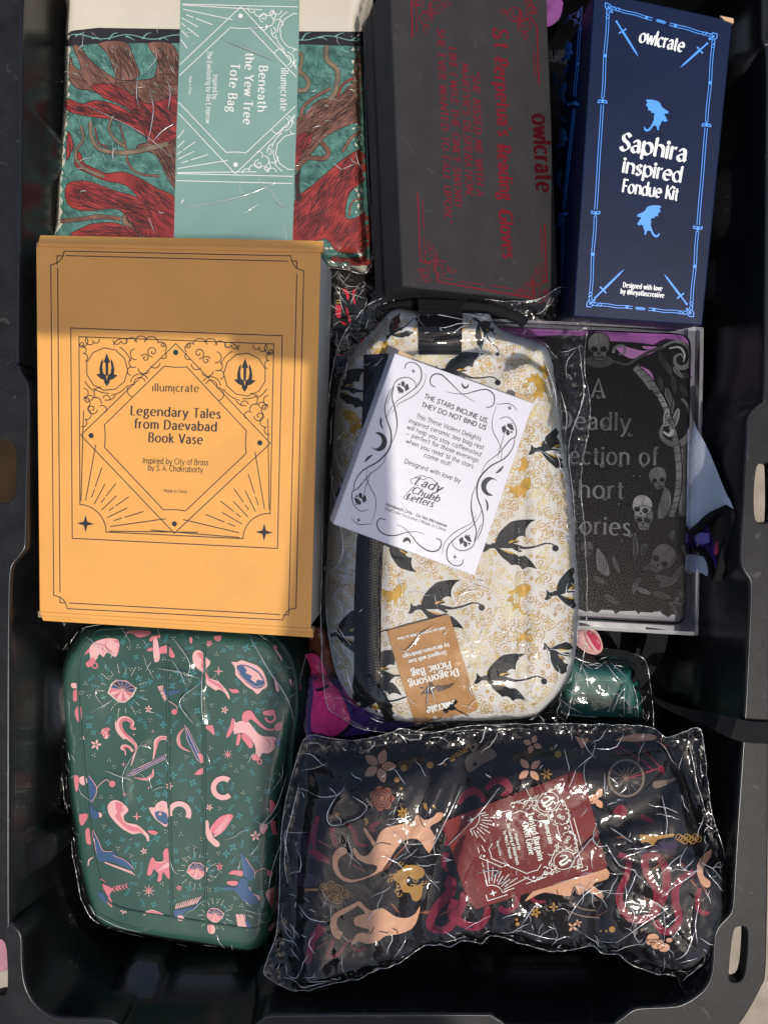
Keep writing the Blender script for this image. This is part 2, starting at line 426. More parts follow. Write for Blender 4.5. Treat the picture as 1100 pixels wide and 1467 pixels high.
# ------------------------------------------------------------------ materials
def mat(name, col, rough=.5, spec=.5, bump=None, vary=None, metallic=0, sheen=0, coat=0, coatr=.1, trans=0, var_scale=8, speck=0):
    m = bpy.data.materials.new(name); m.use_nodes = True; N = m.node_tree; b = N.nodes['Principled BSDF']
    c = (*col, 1) if len(col) == 3 else col
    b.inputs['Base Color'].default_value = c; b.inputs['Roughness'].default_value = rough
    b.inputs['Specular IOR Level'].default_value = spec; b.inputs['Metallic'].default_value = metallic
    b.inputs['Sheen Weight'].default_value = sheen; b.inputs['Coat Weight'].default_value = coat; b.inputs['Coat Roughness'].default_value = coatr
    tc = N.nodes.new('ShaderNodeTexCoord')
    def noise(sc, det=4):
        n = N.nodes.new('ShaderNodeTexNoise'); n.inputs['Scale'].default_value = sc; n.inputs['Detail'].default_value = det
        N.links.new(tc.outputs['Object'], n.inputs['Vector']); return n
    if vary:
        n = noise(var_scale if not isinstance(vary, tuple) else vary[1]); amt = vary if not isinstance(vary, tuple) else vary[0]
        r = N.nodes.new('ShaderNodeMapRange'); r.inputs[1].default_value = .3; r.inputs[2].default_value = .7
        r.inputs[3].default_value = 1 - amt; r.inputs[4].default_value = 1 + amt
        N.links.new(n.outputs[0], r.inputs[0])
        mx = N.nodes.new('ShaderNodeMix'); mx.data_type = 'RGBA'; mx.blend_type = 'MULTIPLY'; mx.inputs[0].default_value = 1
        mx.inputs[6].default_value = c; N.links.new(r.outputs[0], mx.inputs[7]); N.links.new(mx.outputs[2], b.inputs['Base Color'])
        if speck:   # dust specks and faint scuffs
            n2 = noise(900, 2); r2 = N.nodes.new('ShaderNodeMapRange'); r2.inputs[1].default_value = .70; r2.inputs[2].default_value = .76; r2.inputs[4].default_value = .35 * speck
            n3 = noise(45, 6); n3.inputs['Distortion'].default_value = 3; r3 = N.nodes.new('ShaderNodeMapRange'); r3.inputs[1].default_value = .66; r3.inputs[2].default_value = .72; r3.inputs[4].default_value = .12 * speck
            N.links.new(n2.outputs[0], r2.inputs[0]); N.links.new(n3.outputs[0], r3.inputs[0]); ad = N.nodes.new('ShaderNodeMath'); ad.operation = 'MAXIMUM'; N.links.new(r2.outputs[0], ad.inputs[0]); N.links.new(r3.outputs[0], ad.inputs[1])
            m3 = N.nodes.new('ShaderNodeMix'); m3.data_type = 'RGBA'; m3.inputs[7].default_value = (.30, .29, .27, 1); N.links.new(ad.outputs[0], m3.inputs[0]); N.links.new(mx.outputs[2], m3.inputs[6]); N.links.new(m3.outputs[2], b.inputs['Base Color'])
    else:
        n = noise(300); r = N.nodes.new('ShaderNodeMapRange'); r.inputs[3].default_value = max(rough - .05, 0.02); r.inputs[4].default_value = min(1, rough + .05)
        N.links.new(n.outputs[0], r.inputs[0]); N.links.new(r.outputs[0], b.inputs['Roughness'])
    if bump:
        last = None
        for sc, st in (bump if isinstance(bump, list) else [bump]):
            n = noise(sc, 3); bp = N.nodes.new('ShaderNodeBump'); bp.inputs['Strength'].default_value = st; bp.inputs['Distance'].default_value = .001
            N.links.new(n.outputs[0], bp.inputs['Height'])
            if last: N.links.new(last.outputs[0], bp.inputs['Normal'])
            last = bp
        N.links.new(last.outputs[0], b.inputs['Normal'])
    return m
def weave(m, scale=900, strength=.35, dist=.0004):
    """woven cloth relief on top of a mat()"""
    N = m.node_tree; b = N.nodes['Principled BSDF']; tc = [n for n in N.nodes if n.type == 'TEX_COORD'][0]; hs = []
    for d in ('X', 'Y'):
        wv = N.nodes.new('ShaderNodeTexWave'); wv.wave_type = 'BANDS'; wv.bands_direction = d; wv.inputs['Scale'].default_value = scale
        wv.inputs['Distortion'].default_value = .4; N.links.new(tc.outputs['Object'], wv.inputs['Vector']); hs.append(wv)
    a = N.nodes.new('ShaderNodeMath'); a.operation = 'ADD'; N.links.new(hs[0].outputs[1], a.inputs[0]); N.links.new(hs[1].outputs[1], a.inputs[1])
    bp = N.nodes.new('ShaderNodeBump'); bp.inputs['Strength'].default_value = strength; bp.inputs['Distance'].default_value = dist
    N.links.new(a.outputs[0], bp.inputs['Height'])
    if b.inputs['Normal'].links: N.links.new(b.inputs['Normal'].links[0].from_socket, bp.inputs['Normal'])
    N.links.new(bp.outputs[0], b.inputs['Normal']); return m
def film(name, rough=.06, haze=.03, tint=(1, 1, 1), gain=1.6, base=.02, bump=None):
    """thin clear plastic: see-through, with a surface gloss that grows at grazing angles"""
    m = bpy.data.materials.new(name); m.use_nodes = True; N = m.node_tree; N.nodes.remove(N.nodes['Principled BSDF'])
    out = N.nodes['Material Output']
    t = N.nodes.new('ShaderNodeBsdfTransparent'); t.inputs[0].default_value = (*tint, 1)
    g = N.nodes.new('ShaderNodeBsdfGlossy'); g.inputs['Roughness'].default_value = rough
    d = N.nodes.new('ShaderNodeBsdfDiffuse'); d.inputs[0].default_value = (.75, .76, .78, 1)
    f = N.nodes.new('ShaderNodeFresnel'); f.inputs[0].default_value = 1.5
    ma = N.nodes.new('ShaderNodeMath'); ma.operation = 'MULTIPLY_ADD'; ma.use_clamp = True; ma.inputs[1].default_value = gain; ma.inputs[2].default_value = base
    N.links.new(f.outputs[0], ma.inputs[0])
    m1 = N.nodes.new('ShaderNodeMixShader'); m1.inputs[0].default_value = haze; N.links.new(t.outputs[0], m1.inputs[1]); N.links.new(d.outputs[0], m1.inputs[2])
    m2 = N.nodes.new('ShaderNodeMixShader'); N.links.new(ma.outputs[0], m2.inputs[0]); N.links.new(m1.outputs[0], m2.inputs[1]); N.links.new(g.outputs[0], m2.inputs[2])
    N.links.new(m2.outputs[0], out.inputs[0])
    if bump:
        tc = N.nodes.new('ShaderNodeTexCoord'); last = None
        for sc, st in bump:
            n = N.nodes.new('ShaderNodeTexNoise'); n.inputs['Scale'].default_value = sc; n.inputs['Detail'].default_value = 3; N.links.new(tc.outputs['Object'], n.inputs['Vector'])
            bp = N.nodes.new('ShaderNodeBump'); bp.inputs['Strength'].default_value = st; bp.inputs['Distance'].default_value = .001; N.links.new(n.outputs[0], bp.inputs['Height'])
            if last: N.links.new(last.outputs[0], bp.inputs['Normal'])
            last = bp
        N.links.new(last.outputs[0], g.inputs['Normal']); N.links.new(last.outputs[0], f.inputs['Normal'])
    return m

# ------------------------------------------------------------------ soft goods
def pillow(name, outline, zb, T, Rr, m, parent=None, step=2.5, extra=None, zbot=None, px=True, smooth=True):
    """stuffed shape whose silhouette is the outline at height zb; returns object, height field, world outline"""
    P = W(outline, zb)[:, :2] if px else np.asarray(outline, float)
    if smooth: P = catmull(P, 5, True)
    P = resample(P, step, True)
    Pc = resample(P, 6, True)
    def hh(x, y):
        d = sdist(x, y, Pc); t = np.clip(d / Rr, 0, 1); z = zb + T * np.sqrt(np.clip(1 - (1 - t) ** 2, 0, 1))
        if extra is not None: z = z + extra(x, y) * np.clip(d / (Rr * .6), 0, 1)
        return z
    v2, f = fill_grid(P, step)
    z = hh(v2[:, 0], v2[:, 1]); n = len(v2); v = np.c_[v2, z]
    nb = len(P); zl = zb - (0 if zbot is None else 0)
    vv = [v]; faces = list(f)
    if zbot is not None:
        low = np.c_[P * 1.0, np.full(nb, zbot)]; vv.append(low)
        # boundary vertices keep their order at the start of the triangulation
        for i in range(nb): j = (i + 1) % nb; faces.append((i, n + i, n + j, j))
        faces.append(tuple(n + i for i in range(nb))[::-1])
    o = mesh(name, np.vstack(vv), faces, m, parent, smooth=True)
    x0, y0 = P.min(0); x1, y1 = P.max(0)
    hf = HF(hh, x0 - 12, x1 + 12, y0 - 12, y1 + 12, 1.0 if max(x1 - x0, y1 - y0) < 400 else 1.5)
    return o, hf, P
def filmsheet(name, outline, hfun, m, parent=None, step=1.2, px=True, zref=0, smooth=True):
    P = W(outline, zref)[:, :2] if px else np.asarray(outline, float)
    if smooth: P = catmull(P, 4, True)
    P = resample(P, step * 1.2, True); v2, f = fill_grid(P, step)
    z = hfun(v2[:, 0], v2[:, 1], P)
    return mesh(name, np.c_[v2, z], f, m, parent, smooth=True)
# ================================================================== ground
GZ = -322.0
m_floor = mat('concrete_floor', (.30, .26, .21), .9, .2, bump=[(60, .5), (700, .4)], vary=(.22, 25))
def ground():
    me = [(-3000, -3000, GZ), (3000, -3000, GZ), (3000, 3000, GZ), (-3000, 3000, GZ)]
    o = mesh('floor', me, [(0, 1, 2, 3)], m_floor); o['kind'] = 'structure'; return o
ground()

# ================================================================== the bin
m_bin = mat('black_plastic', (.007, .007, .0075), .27, .55, bump=[(9, .5), (30, .3), (900, .06)], vary=(.25, 40), speck=.5)
m_rim = mat('black_plastic_rim', (.013, .013, .014), .40, .15, bump=[(30, .12), (1100, .16)], vary=(.3, 60), speck=1)
RIMZ = 0.0
RIM = [(75,-100),(45,-90),(31,-60),(28,0),(26,260),(23,500),(24,522),(28,536),(35,546),(38,560),(38.5,600),(36,690),(34,776),(31,788),(24.5,797),(17,806),(13,818),(11,860),(10,1000),(10,1312),(13,1324),(24,1335),(28,1345),(29,1385),(34,1415),(46,1438),(66,1456),(90,1462),(150,1463.5),(163,1467),(173,1475),(190,1478),(350,1478),(364,1473),(377,1464),(392,1458.5),(520,1457),(690,1457),(704,1459),(718,1467),(734,1473),(868,1473),(884,1467),(897,1458),(910,1449),(930,1447),(966,1445),(985,1439),(1003,1427),(1016,1412),(1023,1390),(1026,1345),(1032,1329),(1046,1314),(1051,1304),(1053,1285),(1058,1200),(1064,1111),(1070,1020),(1075,920),(1078,840),(1073,824),(1066,812),(1064,790),(1068,720),(1072,640),(1073,605),(1077,592),(1092,578),(1097,565),(1099,440),(1101,80),(1099,64),(1095,50),(1094,-60),(1085,-88),(1050,-100)]
OUT = [(-36,-110),(-20,-140),(20,-150),(1100,-150),(1125,-140),(1134,-110),(1134,800),(1130,850),(1102,880),(1099,1100),(1095,1380),(1087,1415),(1073,1443),(1055,1470),(1030,1492),(990,1500),(60,1500),(10,1492),(-22,1465),(-34,1420)]
SLOTS = [[(-2,626),(14,628),(23,640),(25,665),(24,695),(22,712),(12,720),(-6,721),(-16,710),(-17,640)],
         [(-8,1345),(4,1347),(10,1360),(12,1400),(10,1425),(-2,1428),(-16,1424),(-16,1352)],
         [(1083,668),(1090,662),(1102,662),(1106,672),(1106,742),(1100,750),(1088,750),(1080,742),(1079,700)],
         [(1050,1334),(1058,1327),(1068,1328),(1072,1336),(1071,1370),(1067,1398),(1060,1408),(1048,1409),(1043,1402),(1045,1368)]]
def make_bin():
    t = thing('storage_bin', 'large open black plastic storage tote holding the packaged goods, slotted handles on its rim', 'storage bin')
    rin = catmull(W(RIM, RIMZ)[:, :2], 4, True); rin = resample(rin, 3.0, True)
    rout = resample(catmull(W(OUT, RIMZ)[:, :2], 3, True), 6, True)
    holes = [resample(catmull(W(s, RIMZ)[:, :2], 4, True), 3, True) for s in SLOTS]
    pts = []; loops = []
    for P in [rin, rout] + holes:
        a = len(pts); pts += [Vector(tuple(q)) for q in P]; loops.append(list(range(a, a + len(P))))
    edges = [(l[i], l[(i + 1) % len(l)]) for l in loops for i in range(len(l))]
    r = delaunay_2d_cdt(pts, edges, [], 0, 1e-4, False)
    v2 = np.array([(q.x, q.y) for q in r[0]]); F = np.array([tuple(q) for q in r[2]]); c = v2[F].mean(1)
    ok = (sdist(c[:, 0], c[:, 1], rout) > 0) & (sdist(c[:, 0], c[:, 1], rin) < 0)
    for h in holes: ok &= sdist(c[:, 0], c[:, 1], h) < 0
    verts = [np.c_[v2, np.full(len(v2), RIMZ)]]; faces = [tuple(q) for q in F[ok]]; nv = len(v2)
    def skirt(P, prof):
        nonlocal nv
        n = len(P); T = np.roll(P, -1, 0) - np.roll(P, 1, 0); T /= np.linalg.norm(T, axis=1)[:, None]
        area = .5 * np.sum(P[:, 0] * np.roll(P[:, 1], -1) - np.roll(P[:, 0], -1) * P[:, 1]); N = np.stack([T[:, 1], -T[:, 0]], 1) * (1 if area > 0 else -1)
        for k, (o, z) in enumerate(prof):
            verts.append(np.c_[P + N * o, np.full(n, z)])
            if k:
                b = nv + k * n
                for i in range(n): j = (i + 1) % n; faces.append((b - n + i, b - n + j, b + j, b + i))
        nv += n * len(prof)
    skirt(rout, [(0, RIMZ), (1.5, RIMZ - 1), (2.2, RIMZ - 4), (3, RIMZ - 28)])
    for h in holes: skirt(h, [(0, RIMZ), (-.6, RIMZ - .4), (-1, RIMZ - 1.6), (-1.2, RIMZ - 9)])
    mesh('rim', np.vstack(verts), faces, m_rim, t, smooth=False)
    # ---- inner shell: loft from the lip down to the floor
    n = len(rin); T = np.roll(rin, -1, 0) - np.roll(rin, 1, 0); T /= np.linalg.norm(T, axis=1)[:, None]
    area = .5 * np.sum(rin[:, 0] * np.roll(rin[:, 1], -1) - np.roll(rin[:, 0], -1) * rin[:, 1]); N = np.stack([-T[:, 1], T[:, 0]], 1) * (1 if area > 0 else -1)
    sm = rin.copy()
    for _ in range(160): sm = .5 * sm + .25 * (np.roll(sm, 1, 0) + np.roll(sm, -1, 0))
    Ns = N.copy()
    for _ in range(120): Ns = .5 * Ns + .25 * (np.roll(Ns, 1, 0) + np.roll(Ns, -1, 0))
    Ns /= np.linalg.norm(Ns, axis=1)[:, None]
    RB = [((16,180),26,6,30),((16,1040),38,20,-12),((12,1250),20,12,20),((1090,250),40,18,5),((1085,360),30,14,-8),((1085,30),30,14,30),((1072,1010),26,16,-30),((1062,1180),40,14,0),
          ((175,1478),24,18,10),((275,1478),46,12,10),((375,1464),14,10,10),((520,1457),60,7,0),((700,1457),16,12,0),((800,1473),60,14,0),((960,1446),24,9,10)]
    bump = np.zeros(n); zst = np.full(n, 0.)
    for (px, hw, amp, z0) in RB:
        c = W([px], RIMZ)[0, :2]; d = np.abs(np.linalg.norm(rin - c, axis=1)) / hw
        b = amp * np.clip(1.6 - 1.6 * d, 0, 1); b = amp * (b / amp) ** 2 * (3 - 2 * b / amp)
        zst = np.where(b > bump, z0 - 52, zst); bump = np.maximum(bump, b)
    prof = [(-.0, 0), (.5, .5), (1.3, .3), (2.1, -.8), (2.5, -3), (2.8, -8), (3.2, -14), (3.8, -22), (4.5, -30), (5.5, -40)]
    z = -46
    while z > -210: prof.append((5.5 + (-40 - z) * .055, z)); z -= 7
    for a in range(1, 15): th = a / 14 * math.pi / 2; prof.append((15 + 80 * (1 - math.cos(th)), -212 - 88 * math.sin(th)))
    vs = []; fs = []
    for k, (o, z) in enumerate(prof):
        q = np.clip((RIMZ - 3 - z) / 60, 0, 1); q = q * q * (3 - 2 * q)
        base = rin * (1 - q) + sm * q; NN = N * (1 - q) + Ns * q; NN /= np.linalg.norm(NN, axis=1)[:, None]
        bb = bump * np.clip((zst + 12 - z) / 14, 0, 1) * (1 if z > -200 else max(0, 1 + (z + 200) / 60))
        vs.append(np.c_[base + NN * (o + bb)[:, None], np.full(n, z)])
        if k:
            b = k * n
            for i in range(n): j = (i + 1) % n; fs.append((b - n + i, b - n + j, b + j, b + i))
    last = vs[-1].mean(0); vs.append(last[None]); b = (len(prof) - 1) * n
    for i in range(n): fs.append((b + i, b + (i + 1) % n, len(prof) * n))
    mesh('shell', np.vstack(vs), fs, m_bin, t, smooth=True)
    finish_thing(t)
make_bin()

# ================================================================== card artwork used by one publisher's packs
def illumi(ink, quad, w, emblem=None, frame=True, suns=True):
    A = Art(ink, quad)
    if frame: A.line([(0, 0), (1, 0), (1, 1), (0, 1)], w, True)
    a, q = .039, .128
    t = np.radians(np.linspace(-90, 0, 10))
    bl = [(a + q * math.cos(x), 1 - a + q * math.sin(x)) for x in t]         # lower left star corner
    br = [(1 - p[0], p[1]) for p in bl]
    A.line([(a, a), (1 - a, a)] + br + bl[::-1], w, True)
    D = [(.5, a + .015), (1 - a - .006, .5), (.5, 1 - a - .01), (a + .006, .5)]
    A.line(D, w, True)
    # inner diamond with bitten corners
    g = .052; c = [(.5, .095), (.905, .5), (.5, .905), (.095, .5)]; inn = []
    vs_ = [(.5, .135 - g * .55), (.865 + g * .55, .5), (.5, .865 + g * .55), (.135 - g * .55, .5)]
    for k in range(4):
        p, pv, nx = np.array(vs_[k]), np.array(vs_[k - 1]), np.array(vs_[(k + 1) % 4])
        u1 = (pv - p) / np.linalg.norm(pv - p); u2 = (nx - p) / np.linalg.norm(nx - p); m_ = (u1 + u2); m_ /= np.linalg.norm(m_)
        s1, s2 = p + u1 * .075, p + u2 * .075; cc = np.array(c[k])
        for f in np.linspace(0, 1, 7):
            v = s1 * (1 - f) + s2 * f - cc; v = v / np.linalg.norm(v) * (np.linalg.norm(s1 - cc) * (1 - .18 * math.sin(math.pi * f))); inn.append(tuple(cc + v))
    A.line(inn, w, True)
    for p in c: A.disc(p, .0125)
    # clouds
    for mx in (0, 1):
        X = lambda P: [(1 - x, y) if mx else (x, y) for x, y in P]
        sg = -1 if mx else 1
        def arc(cx, cy, r, a0, a1):
            t = np.radians(np.linspace(a0, a1, 12)); A.line(X([(cx + r * math.cos(k), cy + r * math.sin(k)) for k in t]), w)
        def spi(cx, cy, r, a=0, tn=1.3):
            t = np.linspace(0, 1, 16); rr = r * (1 - t) ** .8 + r * .1; th = R(a) + t * tn * 2 * math.pi
            A.line(X([(cx + rr[i] * math.cos(th[i]), cy + rr[i] * math.sin(th[i])) for i in range(16)]), w)
        cc = (.172, .185)
        arc(*cc, .1, 0, 360); arc(*cc, .122, 35, 80); arc(*cc, .122, -60, -20); arc(*cc, .122, 120, 150); arc(.172, .185, .112, 85, 125)
        for (x, y, r, a0, a1) in [(.06, .06, .022, -60, 120), (.09, .055, .02, 20, 200), (.12, .05, .016, -20, 170), (.055, .1, .018, -80, 80), (.06, .135, .02, -90, 70),
                                  (.29, .06, .026, 170, 350), (.335, .055, .03, 180, 340), (.385, .06, .034, 190, 350), (.43, .075, .026, 230, 400), (.31, .11, .026, 80, 260), (.30, .15, .022, 60, 240),
                                  (.35, .17, .03, 30, 170), (.40, .145, .026, 0, 140), (.44, .11, .016, -60, 120), (.29, .19, .02, 100, 300), (.33, .245, .028, 180, 340), (.33, .245, .044, 185, 330), (.30, .28, .03, 100, 280),
                                  (.06, .30, .022, -90, 90), (.065, .345, .026, -100, 60), (.09, .33, .02, 180, 330), (.12, .345, .026, 200, 370), (.15, .375, .02, 230, 400), (.07, .40, .026, -80, 100), (.055, .44, .02, -60, 110), (.14, .30, .03, 130, 280), (.17, .325, .018, 190, 380)]:
            arc(x, y, r, a0, a1)
        spi(.39, .095, .024, 90); spi(.355, .125, .018, 200); spi(.10, .375, .024, 0); spi(.075, .335, .014, 180); spi(.055, .075, .014, 40); spi(.44, .06, .012, 0)
        arc(.22, .05, .018, 0, 180); arc(.255, .05, .014, 0, 170); arc(.25, .09, .05, 200, 290); arc(.17, .28, .05, 30, 100)
        if emblem: emblem(A, (cc[0] if not mx else 1 - cc[0], cc[1]))
        # sunburst from the lower corners
        if suns:
            o = (a, 1 - a)
            for k, ang in enumerate(np.linspace(-88, -2, 11)):
                dx, dy = math.cos(R(ang)), math.sin(R(ang)); r0 = .145 if k % 2 == 0 else .15
                # reach of the ray up to the diamond edge x/.5 ... |x-.5|+|y-.5| = .45
                rr = [r for r in np.arange(.15, .6, .005) if abs(o[0] + dx * r - .5) + abs(o[1] + dy * r - .5) > .475]
                r1 = max(rr) if rr else .3
                segs = [(r0, r1 * .97)] if k in (0, 10) else ([(r0, r0 + (r1 - r0) * .62)] if k % 2 else [(r0 + .03, r0 + (r1 - r0) * .35), (r0 + (r1 - r0) * .42, r1 * .94)])
                for s0, s1 in segs: A.line(X([(o[0] + dx * s0, o[1] + dy * s0), (o[0] + dx * s1, o[1] + dy * s1)]), w)
            P = []
            for i in range(8):
                rr = .042 if i % 2 == 0 else .0125; th = R(i * 45); P.append((.066 + rr * math.cos(th), .925 + rr * math.sin(th)))
            A.fill(X(P))
    return A

# ================================================================== orange box
m_or = mat('orange_card', (.70, .34, .088), .5, .2, bump=[(700, .06), (260, .06), (18, .2)], vary=(.05, 24))
m_orw = mat('grey_board', (.42, .41, .38), .6, .3, bump=[(200, .1)], vary=.08)
m_cut = mat('cut_board', (.30, .22, .14), .8, .2)
m_ink = mat('dark_ink', (.022, .024, .03), .5, .3)
YQ = [(51.4, 352), (459.5, 360.6), (445.4, 901), (56.5, 877)]
def orange_box():
    t = thing('gift_box', 'orange cardboard mailer box printed with black diamond line art and tridents, in patchy sun', 'cardboard box')
    pl = Plane(YQ, (10, 27, -14)); n = pl.n; c = pl.corners
    inn = [pl.hit([p], -1.6)[0] for p in [(53.5, 354), (457, 362), (443.5, 899), (58.5, 875.5)]]
    slab('tray', inn, n, 58, m_orw, t, bev=.8)
    slab('lid', c, n, 1.5, m_or, t, bev=.7)
    ux = (c[1] - c[0]); ux /= np.linalg.norm(ux); uy = (c[0] - c[3]); uy /= np.linalg.norm(uy)
    # rolled tuck folds at head and foot
    for a, b, s, ln in ((c[0], c[1], 1, 8.3), (c[3], c[2], -1, 7.2)):
        vs = []; fs = []
        path = [(-.2, .25), (.6, .35), (2, .1), (ln * .5, -1.3), (ln, -3.4), (ln + .5, -5.2), (ln + .2, -5.4), (ln - .6, -4.4), (ln * .5, -2.9), (0, -2)]
        ov = 1.6
        for k in range(2):
            base = (a - ux * -ov, b + ux * 1.2)[k] if s > 0 else (a + ux * 1.0, b + ux * 1.2)[k]
            for (o, z) in path: vs.append(base + uy * s * o + n * z)
        m_ = len(path)
        for i in range(m_): j = (i + 1) % m_; fs.append((i, j, m_ + j, m_ + i))
        fs += [tuple(range(m_))[::-1], tuple(range(m_, 2 * m_))]
        mesh('fold', vs, fs, m_or, t, smooth=False)
    # torn corrugated corners
    for p in [(56, 351.5), (461, 357.5), (446, 903.5), (58, 880.5)]:
        q = pl.hit([p], -4.5)[0]
        slab('corner_tab', [q + np.array(d) for d in ((-2.2, 2.5, 0), (1.6, 2.5, 0), (1.8, -2.2, 0), (-2, -2.2, 0))], n, 4, m_cut, t, bev=.4, seg=1)
    ink = Ink()
    vv = lambda s: V(30, 320, 2.34, s); w = 1.25
    def notched(s):
        return ink.line(vv(s), w, True)
    def arcs(p, q, bulge):    # concave arc between two view points
        p = np.array(p, float); q = np.array(q, float); m_ = (p + q) / 2; d = q - p; nn = np.array([-d[1], d[0]])
        return [tuple(p * (1 - f) ** 2 + 2 * f * (1 - f) * (m_ + nn * bulge) + q * f * f) for f in np.linspace(0, 1, 9)]
    loop = arcs((100, 138), (145, 92), .38) + arcs((905, 108), (948, 158), .38) + arcs((922, 1290), (878, 1330), .38) + arcs((155, 1292), (110, 1248), .38)
    ink.line(vv(loop), w, True)
    for s in ("150,107 895,126", "925,168 898,1298", "160,1273 868,1312", "123,148 131,1238",
              "121,138 121,108 141,108", "905,124 925,126 924,152", "898,1298 897,1313 878,1313", "131,1252 131,1272 148,1273"): ink.line(vv(s), w)
    def trident(A, c):
        x, y = c
        A.fill([(x - .006, y + .03), (x - .007, y - .03), (x - .016, y - .032), (x, y - .075), (x + .016, y - .032), (x + .007, y - .03), (x + .006, y + .03)])
        for s in (-1, 1):
            A.fill([(x, y + .055), (x + s * .03, y + .045), (x + s * .052, y + .026), (x + s * .034, y + .022), (x + s * .036, y), (x + s * .03, y - .03), (x + s * .02, y - .05), (x + s * .018, y - .035), (x + s * .022, y - .01), (x + s * .018, y + .018), (x + s * .004, y + .03)])
        A.fill([(x - .012, y + .05), (x + .012, y + .05), (x + .014, y + .06), (x, y + .08), (x - .014, y + .06)])
    illumi(ink, vv("167,350 876,376 860,1090 172,1056"), w, trident)
    ink.build('line_art', pl, m_ink, t)
    tx = Ink(); T_ = lambda s, a, b, cap, st='serif', wt=10: text(tx, s, vv([a])[0], vv([b])[0], cap, st, wt)
    T_('ıllumịcrate', (440, 562), (597, 565), 11, 'serif', 9)
    T_('Legendary Tales', (367, 642), (670, 654), 13.2, 'serif', 11)
    T_('from Daevabad', (379, 686), (658, 697), 13.2, 'serif', 11)
    T_('Book Vase', (427, 732), (610, 740), 13.2, 'serif', 11)
    T_('Inspired by City of Brass', (408, 804), (628, 811), 8.3, 'sans', 8)
    T_('by S. A. Chakraborty', (425, 828), (610, 835), 8.3, 'sans', 8)
    T_('Made in China', (479, 901), (556, 905), 4.6, 'sans', 8)
    tx.build('lettering', pl, m_ink, t)
    finish_thing(t); return pl
PL_OR = orange_box()

# ================================================================== dark box with red foil lettering
m_bk = mat('charcoal_board', (.034, .032, .034), .7, .08, bump=[(300, .10), (30, .1)], vary=(.10, 50), speck=.5)
m_red = mat('red_foil', (.15, .004, .012), .45, .3)
m_redk = mat('dark_red_foil', (.045, .002, .005), .4, .2)
BQ = [(558.5, -32), (783, -22), (801.5, 434), (577, 410)]
def curl_corner(I, c, sx, sy, k=1.0, w=1.1):
    """filigree corner: c pixel of the corner, sx/sy point into the face"""
    P = lambda x, y: (c[0] + sx * x * k, c[1] + sy * y * k)
    def sp(x, y, r, a, tn, d):
        t = np.linspace(0, 1, 20); rr = r * (1 - t) ** .8 + r * .1; th = R(a) + d * t * tn * 2 * math.pi
        I.line([P(x + rr[i] * math.cos(th[i]), y + rr[i] * math.sin(th[i])) for i in range(20)], w)
    sp(5, 14, 6, -90, 1.0, 1); sp(14, 4, 6, 0, 1.0, -1)
    t = np.radians(np.linspace(0, 360, 18)); I.line([P(11 + 6 * math.cos(a), 11 + 6 * math.sin(a)) for a in t], w * .9)
    sp(20, 34, 10, 60, 1.35, 1); sp(21, 50, 5.5, 90, .9, 1)
    sp(34, 18, 10, 30, 1.35, -1); sp(50, 17, 5.5, 0, .9, -1)
    I.taper([P(14, 24), P(22, 28), P(29, 32), P(28, 42)], w, w * .8, w * 1.9)
    I.taper([P(26, 12), P(25, 22), P(33, 29), P(42, 26)], w, w * .8, w * 1.9)
    for x, y, r in ((2, 2, 1.3), (17, 19, 1.1), (20.5, 23, .9), (23.5, 26, .8), (16, 27, .8)): I.circ(P(x, y), r * k, n=8)
